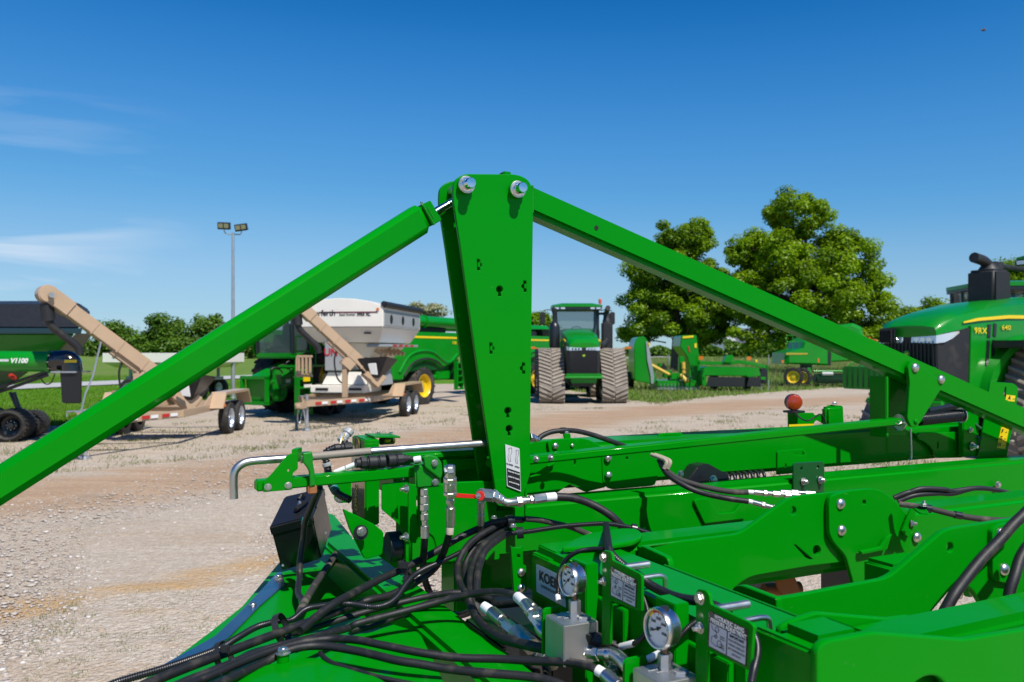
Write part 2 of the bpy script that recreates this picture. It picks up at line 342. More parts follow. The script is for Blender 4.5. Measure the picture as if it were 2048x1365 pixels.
def ground_mat():
    m = bpy.data.materials.new('gravel_and_grass'); m.use_nodes = True; n = m.node_tree; p = n.nodes['Principled BSDF']; k = n.links.new
    def N(t, **kw):
        x = n.nodes.new(t)
        for a, b in kw.items(): setattr(x, a, b)
        return x
    def mix(f, a, b, mode='MIX'):
        x = N('ShaderNodeMixRGB', blend_type=mode)
        for i, s in enumerate((f, a, b)):
            if isinstance(s, tuple): x.inputs[i].default_value = (*s, 1)
            elif isinstance(s, (int, float)): x.inputs[i].default_value = s
            else: k(s, x.inputs[i])
        return x.outputs[0]
    def rng_(s, a, b, c=0, d=1):
        x = N('ShaderNodeMapRange'); k(s, x.inputs[0])
        for i, w in enumerate((a, b, c, d)): x.inputs[i + 1].default_value = w
        return x.outputs[0]
    def mth(op, a, b):
        x = N('ShaderNodeMath', operation=op)
        for i, s in enumerate((a, b)):
            if isinstance(s, (int, float)): x.inputs[i].default_value = s
            else: k(s, x.inputs[i])
        return x.outputs[0]
    tc = N('ShaderNodeTexCoord').outputs['Object']
    def noi(sc, det=6, stretch=None, rough=.6, dist=0):
        v = tc
        if stretch: mp = N('ShaderNodeMapping'); mp.inputs['Scale'].default_value = stretch; mp.inputs['Rotation'].default_value = (0, 0, R(-28)); k(tc, mp.inputs[0]); v = mp.outputs[0]
        x = N('ShaderNodeTexNoise'); x.inputs['Scale'].default_value = sc; x.inputs['Detail'].default_value = det; x.inputs['Roughness'].default_value = rough; x.inputs['Distortion'].default_value = dist
        k(v, x.inputs['Vector']); return x.outputs[0]
    def vor(sc, out='Color', rnd=1):
        x = N('ShaderNodeTexVoronoi'); x.inputs['Scale'].default_value = sc; k(tc, x.inputs['Vector']); return x.outputs[out]
    def A(s): x = N('ShaderNodeAttribute'); x.attribute_name = s; return x.outputs['Fac']
    big = noi(.35, 5); mid = noi(1.6, 6, (.45, 1.6, 1)); fine = noi(14, 8); streak = noi(.9, 7, (.16, 1.9, 1), .65, .4)
    sep = N('ShaderNodeSeparateColor'); k(vor(28), sep.inputs[0]); sep2 = N('ShaderNodeSeparateColor'); k(vor(75), sep2.inputs[0])
    stone = mix(sep.outputs[0], (.52, .435, .335), (.72, .65, .545)); stone2 = mix(sep2.outputs[0], (.37, .29, .20), (.69, .61, .50))
    grav = mix(.5, stone, stone2); grav = mix(rng_(fine, .35, .65), mix(.6, grav, (.38, .30, .225)), grav)
    grav = mix(mth('MULTIPLY', rng_(streak, .50, .66, 0, .8), rng_(noi(9, 8), .35, .6, .3, 1)), grav, (.43, .315, .21))
    grav = mix(rng_(big, .45, .7, 0, .35), grav, (.40, .34, .28))
    dirtc = mix(rng_(mid, .35, .65), (.48, .325, .20), (.38, .245, .145)); dirtc = mix(rng_(fine, .4, .7, 0, .5), dirtc, (.52, .42, .33))
    dm = rng_(mth('ADD', A('dirt'), mth('MULTIPLY', mth('SUBTRACT', streak, .5), 1.5)), .25, .62)
    c = mix(mth('MULTIPLY', dm, .92), grav, dirtc)
    om = mth('MULTIPLY', rng_(mth('ADD', A('ochre'), mth('MULTIPLY', mth('SUBTRACT', mid, .5), 3.0)), .25, 1.0, 0, .8), rng_(fine, .28, .6, .35, 1))
    c = mix(om, c, (.50, .30, .11))
    # weeds creeping into the gravel
    wn = noi(3.2, 5); w1 = noi(.22, 3)
    wm = mth('MULTIPLY', rng_(wn, .56, .68), rng_(mth('ADD', mth('MULTIPLY', A('grass'), 1.6), w1), .60, .95))
    c = mix(mth('MULTIPLY', mth('MULTIPLY', wm, .75), mth('SUBTRACT', 1.0, dm)), c, (.16, .20, .07))
    # tyre ruts pressed into the dirt, darker where damp
    rut = noi(2.2, 5, (.10, 3.2, 1), .7, .3)
    c = mix(mth('MULTIPLY', rng_(rut, .55, .70, 0, .5), rng_(A('dirt'), .05, .5)), c, (.26, .175, .11))
    c = mix(mth('MULTIPLY', rng_(noi(.8, 6), .58, .72, 0, .55), rng_(fine, .3, .6)), c, (.33, .275, .21))
    gn = noi(.5, 4); gn2 = noi(6, 6)
    gm_ = rng_(mth('ADD', A('grass'), mth('MULTIPLY', mth('SUBTRACT', noi(2.5, 6), .5), .35)), .49, .53)
    gcol = mix(rng_(gn, .35, .65), (.075, .21, .004), (.11, .26, .007)); gcol = mix(rng_(gn2, .4, .7, 0, .6), gcol, (.12, .22, .015))
    gcol = mix(rng_(noi(.12, 4), .5, .68, 0, .45), gcol, (.22, .22, .08))
    gcol = mix(mth('MULTIPLY', A('far'), .45), gcol, (.17, .20, .07))
    c = mix(gm_, c, gcol)
    k(c, p.inputs['Base Color']); p.inputs['Roughness'].default_value = .95; p.inputs['Specular IOR Level'].default_value = .15
    h = mth('ADD', mth('MULTIPLY', vor(28, 'Distance'), -1.0), mth('ADD', mth('MULTIPLY', vor(75, 'Distance'), -.5), mth('ADD', fine, mth('MULTIPLY', mid, 2.5))))
    bp = N('ShaderNodeBump'); bp.inputs['Strength'].default_value = .75; bp.inputs['Distance'].default_value = .028; k(h, bp.inputs['Height']); k(bp.outputs[0], p.inputs['Normal'])
    return m
gro = link('ground', gme, ground_mat()); gro['kind'] = 'structure'

# far road, a real strip a little above the field
def strip(name, pts, hw, m, dz=.03, kind='structure'):
    P = [Vector((x, y, 0)) for x, y in pts]; P = spline(P, 12); vs = []; fs = []
    for i, p in enumerate(P):
        T = (P[min(i + 1, len(P) - 1)] - P[max(i - 1, 0)]).normalized(); s = Vector((T.y, -T.x, 0)) * hw
        for q_ in (p - s, p - s * .5, p, p + s * .5, p + s): vs.append((q_.x, q_.y, zt(q_.x, q_.y) + dz + .02))
    for i in range(len(P) - 1):
        for j in range(4): a = i * 5 + j; fs.append((a, a + 1, a + 6, a + 5))
    o = link(name, MB().add(vs, fs).mesh(name), m, None); o['kind'] = kind; return o
strip('road', ROADP, 2.4, mat('pale_road', (.42, .415, .40), .9, var=.08, vscale=.6))

# loose stones lying on the near gravel
def stones():
    n = 62000
    u = rng.uniform(-80, 1500, n); s = rng.uniform(0, 1, n); t = 3.4 * (20 / 3.4) ** s
    x = (u - U0) / FPX * t; y = t
    size = rng.lognormal(math.log(.0062), .55, n).clip(.003, .028) * (1 + .02 * t)
    base = np.array([(0, 0, -1), (1, 0, 0), (0, 1, 0), (-1, 0, 0), (0, -1, 0), (0, 0, 1), (.6, .6, .55), (-.6, .55, .6), (-.55, -.6, .5), (.6, -.6, .6)], float)
    faces = np.array([(0, 2, 1), (0, 3, 2), (0, 4, 3), (0, 1, 4), (1, 2, 6), (2, 3, 7), (3, 4, 8), (4, 1, 9), (6, 2, 5), (2, 7, 5), (7, 3, 5), (3, 8, 5), (8, 4, 5), (4, 9, 5), (9, 1, 5), (1, 6, 5)])
    j = base[None] * (1 + rng.uniform(-.35, .35, (n, 10, 3))); ang = rng.uniform(0, 6.3, n); ca, sa = np.cos(ang), np.sin(ang)
    j = j * np.stack([size * rng.uniform(.8, 1.5, n), size, size * rng.uniform(.2, .45, n)], -1)[:, None]
    X = j[..., 0] * ca[:, None] - j[..., 1] * sa[:, None] + x[:, None]; Y = j[..., 0] * sa[:, None] + j[..., 1] * ca[:, None] + y[:, None]
    V = np.stack([X, Y, j[..., 2] + .004], -1).reshape(-1, 3); Fc = (faces[None] + (np.arange(n) * 10)[:, None, None]).reshape(-1, 3)
    me = npmesh('loose_stones', V, Fc, 3); attr(me, 'tone', np.repeat(rng.uniform(0, 1, n), 10))
    m = bpy.data.materials.new('limestone_chips'); m.use_nodes = True; nn = m.node_tree; p = nn.nodes['Principled BSDF']
    a = nn.nodes.new('ShaderNodeAttribute'); a.attribute_name = 'tone'; r = nn.nodes.new('ShaderNodeValToRGB')
    r.color_ramp.elements[0].color = (.40, .31, .22, 1); r.color_ramp.elements[1].color = (.68, .65, .60, 1)
    e = r.color_ramp.elements.new(.3); e.color = (.46, .39, .32, 1); e = r.color_ramp.elements.new(.8); e.color = (.54, .48, .42, 1)
    nn.links.new(a.outputs['Fac'], r.inputs[0]); nn.links.new(r.outputs[0], p.inputs['Base Color']); p.inputs['Roughness'].default_value = .9
    o = link('loose_stones', me, m, None, False); o['kind'] = 'stuff'; o['label'] = 'pale limestone chips scattered over the near gravel'
stones()

def leafmat(name, c0, c1, trans=.35, sc=.6):
    m = bpy.data.materials.new(name); m.use_nodes = True; n = m.node_tree; n.nodes.clear(); k = n.links.new
    o = n.nodes.new('ShaderNodeOutputMaterial'); d = n.nodes.new('ShaderNodeBsdfDiffuse'); t = n.nodes.new('ShaderNodeBsdfTranslucent'); g = n.nodes.new('ShaderNodeBsdfGlossy'); mx = n.nodes.new('ShaderNodeMixShader'); mg = n.nodes.new('ShaderNodeMixShader')
    a = n.nodes.new('ShaderNodeAttribute'); a.attribute_name = 'tone'; r = n.nodes.new('ShaderNodeMixRGB'); r.inputs[1].default_value = (*c0, 1); r.inputs[2].default_value = (*c1, 1)
    k(a.outputs['Fac'], r.inputs[0]); k(r.outputs[0], d.inputs[0]); k(r.outputs[0], t.inputs[0]); mx.inputs[0].default_value = trans; g.inputs['Roughness'].default_value = .45; mg.inputs[0].default_value = .02
    k(d.outputs[0], mx.inputs[1]); k(t.outputs[0], mx.inputs[2]); k(mx.outputs[0], mg.inputs[1]); k(g.outputs[0], mg.inputs[2]); k(mg.outputs[0], o.inputs[0]); return m
L_GRASS = leafmat('grass_blades', (.06, .17, .004), (.15, .30, .012), .3)
L_DRY = leafmat('mixed_weeds', (.10, .16, .03), (.30, .29, .12), .3)
L_OAK = leafmat('oak_leaves', (.09, .18, .003), (.32, .50, .006), .5)
L_OAK2 = leafmat('darker_oak_leaves', (.075, .16, .004), (.27, .44, .007), .5)
L_FAR = leafmat('far_leaves', (.055, .13, .012), (.15, .28, .025), .4)
L_BLOOM = leafmat('blossoming_twigs', (.20, .24, .09), (.42, .42, .25), .35)
def blades(name, x, y, h, w, m, label, lean=.5):
    n = len(x); z = .8 * smooth(60, 180, np.hypot(x, y)); a = rng.uniform(0, 6.3, n); dx = np.cos(a) * w; dy = np.sin(a) * w
    lx = rng.normal(0, lean, n) * h; ly = rng.normal(0, lean, n) * h
    V = np.stack([np.stack([x - dx, y - dy, z - .02], -1), np.stack([x + dx, y + dy, z - .02], -1), np.stack([x + dx * .3 + lx, y + dy * .3 + ly, z + h], -1), np.stack([x - dx * .3 + lx, y - dy * .3 + ly, z + h], -1)], 1).reshape(-1, 3)
    me = npmesh(name, V, np.arange(4 * n).reshape(-1, 4)); attr(me, 'tone', np.repeat(rng.uniform(0, 1, n), 4))
    o = link(name, me, m, None, False); o['kind'] = 'stuff'; o['label'] = label
n = 90000
u = rng.uniform(-120, 760, n); t = 18 + 45 * rng.uniform(0, 1, n) ** 1.5; x = (u - U0) / FPX * t
k_ = (field(x, t) > -.15) & (dpoly(x, t, ROADP) > 2.5)
blades('lawn_grass', x[k_], t[k_], rng.uniform(.03, .08, k_.sum()), .012, L_GRASS, 'short green lawn between the gravel lot and the road')
n = 70000
u = rng.uniform(1150, 2100, n); t = 28 + 120 * rng.uniform(0, 1, n) ** 1.6; x = (u - U0) / FPX * t
k_ = (field(x, t) > -.6 + rng.normal(0, .5, n)) & (dpoly(x, t, ROADP) > 2.5)
blades('rough_grass', x[k_], t[k_], rng.uniform(.05, .30, k_.sum()) * (.5 + np.clip((t[k_] - 34) / 30, 0, 1)), .018, L_DRY, 'rough tall grass behind the parked mowers')
n = 900
u = rng.uniform(-60, 1900, n); v = rng.uniform(812, 975, n); t = EYE * FPX / (v - V0); x = (u - U0) / FPX * t
cx = np.repeat(x, 28) + rng.normal(0, .16, n * 28); cy = np.repeat(t, 28) + rng.normal(0, .16, n * 28)
k_ = (dpoly(cx, cy, P_MAIN) > 1.9) & (cy > 11)
blades('gravel_weeds', cx[k_], cy[k_], rng.uniform(.015, .06, k_.sum()), .008, L_DRY, 'sparse weeds sprouting through the gravel')
n = 170
u = rng.uniform(60, 760, n); v = rng.uniform(1180, 1400, n); t = EYE * FPX / (v - V0); x = (u - U0) / FPX * t
cx = np.repeat(x, 30) + rng.normal(0, .035, n * 30); cy = np.repeat(t, 30) + rng.normal(0, .035, n * 30)
blades('near_weeds', cx, cy, rng.uniform(.008, .03, len(cx)), .0025, L_DRY, 'tiny weeds in the near gravel beside the implement')

# ------------------------------------------------------------------ trees
def tree(name, label, u, t, vbase, blobs, nclump, nleaf, leaf, m, clump=1.0, seed=1, group=None, trunk=.28, flat=.5):
    """blobs: (u, v, ru, rv) in pixels at distance t, given real depth"""
    g = np.random.default_rng(seed); s = t / FPX; c0 = at(u, vbase, t); base = Vector((c0.x, c0.y, zt(c0.x, c0.y)))
    r_ = root(name, label, 'tree', base, group=group)
    C = [(Vector((at(bu, bv, t).x - base.x, 0, at(bu, bv, t).z - base.z)), ru * s, rv * s) for bu, bv, ru, rv in blobs]
    wts = np.array([c[1] * c[2] for c in C]); wts = wts / wts.sum()
    cl = []
    for i in range(nclump):
        c, a, b = C[g.choice(len(C), p=wts)]
        d = g.normal(size=3); d /= np.linalg.norm(d); q_ = g.uniform(.25, 1) ** .5
        cl.append((c.x + d[0] * a * q_, d[1] * a * .9 * q_, c.z + d[2] * b * q_))
    cl = np.array(cl)
    k = nleaf; n_ = len(cl) * k
    sz = clump * g.uniform(.6, 1.25, len(cl))
    d = g.normal(size=(n_, 3)); d /= np.linalg.norm(d, axis=1)[:, None]; rad = g.uniform(.2, 1, n_) ** .6
    P = np.repeat(cl, k, 0) + d * (rad * np.repeat(sz, k))[:, None] * np.array([1, 1, flat])
    nrm = d + np.array([0, 0, .9]) + g.normal(size=(n_, 3)) * .5; nrm /= np.linalg.norm(nrm, axis=1)[:, None]
    tx = np.cross(nrm, g.normal(size=(n_, 3))); tx /= np.linalg.norm(tx, axis=1)[:, None]; ty = np.cross(nrm, tx)
    w = (leaf * g.uniform(.6, 1.3, n_))[:, None]; l = w * .8
    V = np.stack([P - tx * w, P - ty * l, P + tx * w, P + ty * l], 1).reshape(-1, 3)
    me = npmesh(name + '_crown', V, np.arange(4 * n_).reshape(-1, 4))
    tone = np.clip(np.repeat(g.uniform(0, 1, len(cl)), k) * .65 + g.uniform(0, .35, n_), 0, 1); attr(me, 'tone', np.repeat(tone, 4))
    link('crown', me, m, r_, False)
    mb = MB(); top = max(c[0].z + c[2] * .5 for c in C); cx0 = sum(c[0].x * w_ for c, w_ in zip(C, wts))
    mb.tube([(0, 0, 0), (cx0 * .15, 0, top * .25), (cx0 * .5, .1, top * .6), (cx0, 0, top * .9)], lambda q_: trunk * (1.15 - q_) , 9)
    for c, a, b in C:
        z0 = min(top * .35 + g.uniform(0, .25) * top, c.z)
        mb.tube([(cx0 * .3, 0, z0 * .85), (c.x * .5, g.uniform(-1, 1), (z0 + c.z) / 2), (c.x, g.uniform(-1, 1), c.z)], lambda q_: trunk * .42 * (1.1 - q_), 6)
    for i in g.choice(len(cl), min(len(cl), 60), replace=False):
        p = cl[i]; z0 = max(p[2] - g.uniform(.8, 2.2), top * .2); mb.tube([(cx0 * .4 + p[0] * .25, p[1] * .25, z0), (p[0] * .7, p[1] * .7, (z0 + p[2]) / 2), tuple(p)], lambda q_: trunk * .16 * (1.1 - q_), 5, 3)
    mb.out('trunk', WOOD, r_)
    return r_
tree('oak_tree', 'tall full oak with bright green crown right of the centre, highest tree in view', 1612, 72, 745,
     [(1600, 425, 62, 56), (1560, 520, 90, 60), (1670, 520, 80, 60), (1610, 590, 120, 60), (1720, 610, 62, 55), (1500, 590, 60, 60), (1560, 660, 110, 42), (1690, 670, 90, 38), (1760, 560, 30, 25), (1500, 500, 40, 40), (1775, 650, 30, 25)], 400, 340, .12, L_OAK, .98, 3, 'oaks beyond the lot', .45, .72)
tree('oak_tree', 'shorter oak left of the tallest tree, above the folded mower', 1350, 76, 740,
     [(1365, 480, 55, 45), (1340, 545, 85, 50), (1400, 560, 65, 50), (1300, 610, 60, 35), (1370, 640, 95, 48), (1290, 660, 50, 28), (1420, 660, 45, 40), (1440, 600, 40, 40)], 300, 330, .12, L_OAK2, .95, 4, 'oaks beyond the lot', .4, .72)
tree('blossoming_tree', 'pale olive blossoming tree showing behind the cream seed box', 835, 95, 735, [(800, 625, 45, 15), (855, 622, 42, 17), (825, 650, 60, 25)], 110, 90, .16, L_BLOOM, 1.3, 5, None, .25, .35)
tree('far_tree', 'rounded far tree between conveyor and lamp pole', 330, 150, 718, [(330, 655, 36, 26), (315, 680, 34, 22), (350, 690, 40, 18)], 90, 120, .24, L_FAR, 1.8, 6, 'far trees beyond the field', .4, .7)
tree('far_tree', 'far tree just left of the lamp pole', 415, 155, 718, [(413, 648, 28, 20), (405, 680, 40, 20), (440, 690, 40, 20), (430, 665, 22, 18)], 90, 120, .24, L_FAR, 1.8, 7, 'far trees beyond the field', .4, .7)
tree('far_tree', 'far tree touching the tan conveyor', 235, 160, 718, [(225, 668, 30, 20), (250, 680, 32, 18), (210, 690, 40, 18)], 80, 120, .24, L_FAR, 1.8, 8, 'far trees beyond the field', .4, .7)
tree('far_tree', 'small far tree behind the combine cab', 500, 140, 718, [(490, 690, 45, 22), (530, 695, 40, 25)], 70, 120, .22, L_FAR, 1.7, 9, 'far trees beyond the field', .4, .7)
tree('far_tree', 'small tree top rising behind the tracked tractor', 1082, 110, 730, [(1080, 650, 22, 22), (1095, 670, 24, 22)], 50, 110, .2, L_OAK2, 1.4, 10, 'far trees beyond the field', .3, .7)
tree('far_tree', 'dense far tree right of the tall oak', 1850, 120, 730, [(1835, 640, 40, 30), (1870, 630, 30, 28), (1850, 670, 60, 35), (1800, 655, 30, 30)], 140, 140, .2, L_OAK2, 1.5, 11, 'far trees beyond the field', .4, .7)
tree('far_tree', 'far tree glimpsed under the right tractor cab', 2010, 110, 730, [(2020, 560, 40, 35), (1990, 620, 60, 40)], 90, 130, .2, L_OAK2, 1.5, 12, 'far trees beyond the field', .4, .7)
# low hedgerow masses far off
def hedge(u0, u1, v, t, hpx, seed, name='far_hedgerow', label='low far hedgerow along the field edge'):
    g = np.random.default_rng(seed); n_ = 14000; uu = g.uniform(u0, u1, n_); tt = t + g.uniform(-4, 4, n_)
    hh = np.interp(uu, np.linspace(u0, u1, 24), g.uniform(.45, 1, 24)) * hpx * t / FPX
    P = np.stack([(uu - U0) / FPX * tt, tt, .7 + hh * g.uniform(0, 1, n_) ** .8], -1)
    nrm = g.normal(size=(n_, 3)) + np.array([0, -.3, .7]); nrm /= np.linalg.norm(nrm, axis=1)[:, None]; tx = np.cross(nrm, g.normal(size=(n_, 3))); tx /= np.linalg.norm(tx, axis=1)[:, None]; ty = np.cross(nrm, tx); w = (.3 * g.uniform(.6, 1.4, n_))[:, None]
    V = np.stack([P - tx * w, P - ty * w, P + tx * w, P + ty * w], 1).reshape(-1, 3); me = npmesh(name, V, np.arange(4 * n_).reshape(-1, 4)); attr(me, 'tone', np.repeat(g.uniform(0, 1, n_), 4))
    o = link(name, me, L_FAR, None, False); o['kind'] = 'stuff'; o['label'] = label
hedge(-200, 620, 718, 185, 36, 21)
hedge(900, 1500, 716, 170, 26, 22, label='low far hedgerow behind the tracked tractor')
hedge(1450, 2300, 716, 150, 52, 23, label='far hedgerow behind the right tractors')

# far house, fence, light pole
HT = 190
h = root('farmhouse', 'far white farmhouse with grey gable roof seen between the oaks', 'house', (at(1462, 700, HT).x, HT, zt(40, HT)), R(-25))
mb = MB(); mb.box((0, 0, 1.5), (11, 8, 3)); mb.out('wall', WHITE_P, h)
mb = MB(); mb.prism([(-4.6, 2.9), (4.6, 2.9), (0, 6.2)], 'x', -6, 6); mb.out('roof', mat('grey_shingles', (.10, .11, .13), .85, bump=.3, bscale=8, var=.15, vscale=3), h)
mb = MB(); mb.prism([(-2.2, 3.0), (2.2, 3.0), (0, 5.2)], 'y', -4.7, -1); mb.out('gable', WHITE_P, h)
for wx in (-3.6, 0, 3.6):
    mb = MB(); mb.box((wx, -4.03, 1.7), (1.1, .1, 1.3)); w_ = mb.out('window', WHITE_P, h); mb = MB(); mb.box((wx, -4.1, 1.7), (.9, .06, 1.1)); mb.out('pane', BLACK, w_)
fe = root('rail_fence', 'white three-rail fence far behind the mowers', 'fence', (at(1450, 700, 170).x, 170, zt(40, 170)), R(-12))
for i in range(26):
    mb = MB(); mb.box((-22 + i * 2.4, 0, .75), (.14, .14, 1.5)); mb.out('post', WHITE_P, fe)
for z in (.5, .95, 1.35):
    mb = MB(); mb.box((8, -.09, z), (62, .05, .16)); mb.out('rail', WHITE_P, fe)
for i, (uu, vv, tt) in enumerate([(1537, 717, 95), (1630, 722, 88), (1338, 718, 100)]):
    p = at(uu, vv, tt); mb = MB(); mb.cyl((0, 0, -.1), (0, 0, 1.25), .08, .07, 8); o = mb.out('fence_post', GALV); o.location = (p.x, p.y, zt(p.x, p.y)); o['category'] = 'post'
    o['label'] = ['grey fence post left of the baler in the rough grass', 'grey fence post behind the baler', 'grey fence post between the folded mower wings'][i]
PT = 33.0; pp = at(466, 800, PT)
lp = root('light_pole', 'tall galvanised lot lamp pole with two twin floodlights', 'lamp post', (pp.x, pp.y, 0))
zt_ = EYE + (V0 - 466) * PT / FPX
mb = MB(); mb.cyl((0, 0, 0), (0, 0, zt_), .085, .05, 14); mb.lathe([(.16, 0), (.16, .03), (.1, .05), (.1, .12)], (0, 0, 0), ZV, 14); mb.out('pole', GALV, lp)
mb = MB(); mb.tube([(-.33, 0, zt_ + .16), (-.33, 0, zt_ + .02), (-.22, 0, zt_ - .05), (0, 0, zt_ - .06), (.22, 0, zt_ - .07), (.31, 0, zt_ - .04), (.33, 0, zt_ + .1)], .022, 8); mb.out('arm', GALV, lp)
for sx, tilt, dz in ((-.33, 2, .26), (.34, -8, .2)):
    rot = Matrix.Rotation(R(tilt), 3, 'Y') @ Matrix.Rotation(R(14), 3, 'X'); c = Vector((sx, -.06, zt_ + dz))
    mb = MB(); mb.box(c, (.48, .16, .27), rot); fl = mb.out('floodlight', BLACK, lp, .01)
    for k in (-1, 1):
        mb = MB(); mb.box(c + rot @ Vector((k * .11, -.085, .015)), (.18, .02, .17), rot); mb.out('lens', mat('flood_lens', (.30, .29, .17), .2, coat=.7), fl)
# ------------------------------------------------------------------ parked machines
def loft(mb, secs):
    n = len(secs[0]); vs = [p for s in secs for p in s]
    fs = [(i * n + k, i * n + (k + 1) % n, (i + 1) * n + (k + 1) % n, (i + 1) * n + k) for i in range(len(secs) - 1) for k in range(n)]
    return mb.add(vs, fs + [tuple(range(n))[::-1], tuple((len(secs) - 1) * n + k for k in range(n))])
def wheel(parent, c, r, w, rim_m, axis=(0, 1, 0), side=1, lugs=True, rimr=.58, name='wheel', nl=22):
    """tyre with tread bars, dished rim, hub; side: which way the outside faces along axis"""
    ax = Vector(axis); c = Vector(c); m = MB(); h = w / 2
    m.lathe([(r * rimr, -h * .9), (r * .80, -h), (r * .94, -h * .92), (r * .975, -h * .7), (r * .98, 0), (r * .975, h * .7), (r * .94, h * .92), (r * .80, h), (r * rimr, h * .9)], c, ax, 36, False)
    t = m.out(name, TIRE, parent, ang=50)
    if lugs:
        m = MB(); x = ax.orthogonal().normalized(); y = ax.cross(x)
        for k in range(nl):
            for s in (-1, 1):
                a = 2 * math.pi * (k + (.5 if s > 0 else 0)) / nl; d = x * math.cos(a) + y * math.sin(a); tt = ax.cross(d)
                a2 = a + .22; d2 = x * math.cos(a2) + y * math.sin(a2); t2 = ax.cross(d2); e = r * .035
                q = [c + d * r * .965 - tt * e + ax * s * h * .02, c + d * r * .965 + tt * e + ax * s * h * .02, c + d2 * r * .95 + t2 * e + ax * s * h * .95, c + d2 * r * .95 - t2 * e + ax * s * h * .95]
                m.hexa(q + [q_ + (d if i < 2 else d2) * r * .05 for i, q_ in enumerate(q)])
        o = m.out('tread_bars', TIRE, t, smooth=False)
    m = MB(); f = side
    m.lathe([(r * rimr * 1.03, f * h * .88), (r * rimr * 1.0, f * h * .92), (r * rimr * .93, f * h * .80), (r * rimr * .86, f * h * .35), (r * rimr * .55, f * h * .30), (r * rimr * .50, f * h * .42), (r * rimr * .30, f * h * .46), (r * rimr * .28, f * h * .62), (.001, f * h * .64)], c, ax, 30, False)
    rm = m.out('rim', rim_m, t, ang=30)
    x = ax.orthogonal().normalized(); y = ax.cross(x); m = MB()
    for k in range(8):
        a = 2 * math.pi * k / 8; p = c + ax * f * h * .44 + (x * math.cos(a) + y * math.sin(a)) * r * rimr * .40; m.cyl(p - ax * f * .01, p + ax * f * .025, r * .022, seg=6)
    m.out('wheel_nuts', ZINC, t)
    return t
def trackunit(parent, x0, yc, w, s=1.0):
    prof = [(0, .42), (-.06, .16), (-.30, .02), (-.60, 0), (-1.9, 0), (-2.2, .02), (-2.44, .16), (-2.5, .42), (-2.36, .66), (-1.78, 1.60), (-1.56, 1.80), (-1.25, 1.87), (-.94, 1.80), (-.72, 1.60), (-.12, .68)]
    P = [Vector((x0 + a, 0, b + .05)) for a, b in prof]; n = len(P); pts = []
    Q = P + P[:3]
    full = spline([P[-1]] + P + [P[0], P[1]], 6); full = full[6:-6]
    inner = []
    m = MB(); vs = []; k = len(full) - 1
    cx = x0 - 1.25
    for i in range(k):
        p = full[i]; q = full[(i + 1) % k]; t = (q - full[i - 1]).normalized(); nrm = Vector((-t.z, 0, t.x))
        if nrm.dot(p - Vector((cx, 0, .8))) < 0: nrm = -nrm
        inner.append((p, nrm))
        for yy, dd in ((yc - w / 2, 0), (yc + w / 2, 0), (yc + w / 2, -.05), (yc - w / 2, -.05)): vs.append((p.x + nrm.x * dd, yy, p.z + nrm.z * dd))
    fs = []
    for i in range(k):
        j = (i + 1) % k
        for e in range(4): fs.append((i * 4 + e, i * 4 + (e + 1) % 4, j * 4 + (e + 1) % 4, j * 4 + e))
    m.add(vs, fs); tr = m.out('rubber_track', TRACK_DK, parent)
    # chevron lugs along the belt
    S = [0]
    for a, b in zip(full[:-1], full[1:]): S.append(S[-1] + (b - a).length)
    m = MB(); L_ = S[-1]; nl = int(L_ / .155)
    def atS(s):
        s %= L_; i = max(0, min(len(S) - 2, int(np.searchsorted(S, s) - 1))); f = (s - S[i]) / max(S[i + 1] - S[i], 1e-6); p = full[i].lerp(full[i + 1], f); t = (full[i + 1] - full[i]).normalized(); nn = Vector((-t.z, 0, t.x))
        if nn.dot(p - Vector((cx, 0, .8))) < 0: nn = -nn
        return p, t, nn
    for i in range(nl):
        for sd in (-1, 1):
            s0 = i * .155 + (.0775 if sd > 0 else 0); cols = []
            for f, yy in ((0, .02), (.5, w * .25), (1, w * .5)):
                p, t, nn = atS(s0 - .17 * f); hw = .038 - .008 * f; Y = Vector((0, yc + sd * yy, 0))
                cols.append([p + Y - t * hw, p + Y + t * hw, p + Y + t * hw * .75 + nn * .05, p + Y - t * hw * .75 + nn * .05])
            loft(m, cols)
    o = m.out('track_lugs', TRACK, tr, smooth=False); o['kind'] = 'stuff'
    m = MB()
    for xx, rr, zz in ((-.42, .36, .46), (-2.08, .36, .46), (-.95, .2, .28), (-1.25, .2, .28), (-1.55, .2, .28), (-1.25, .46, 1.38)):
        m.cyl((x0 + xx, yc - w * .38, zz), (x0 + xx, yc + w * .38, zz), rr, seg=24)
    m.out('track_wheels', GREEN_DK, tr)
    m = MB(); m.hexa([(x0 - 2.1, yc - w * .2, .4), (x0 - .4, yc - w * .2, .4), (x0 - .4, yc + w * .2, .4), (x0 - 2.1, yc + w * .2, .4), (x0 - 1.6, yc - w * .2, 1.5), (x0 - .9, yc - w * .2, 1.5), (x0 - .9, yc + w * .2, 1.5), (x0 - 1.6, yc + w * .2, 1.5)]); m.out('track_frame', GREEN_DK, tr, .02)
EMB_Y = YEL_ST
def copy_tree(o, parent=None):
    c = o.copy(); COL.objects.link(c)
    if parent is not None: c.parent = parent
    for ch in [x for x in bpy.data.objects if x.parent == o]: copy_tree(ch, c)
    return c
def hsec(x, zb, z1, zt_, y, yt):   # one hood section
    return [(x, -y, zb), (x, y, zb), (x, y, z1), (x, yt + (y - yt) * .78, z1 + (zt_ - z1) * .62), (x, yt * .8, zt_ - .015), (x, 0, zt_), (x, -yt * .8, zt_ - .015), (x, -yt - (y - yt) * .78, z1 + (zt_ - z1) * .62), (x, -y, z1)]
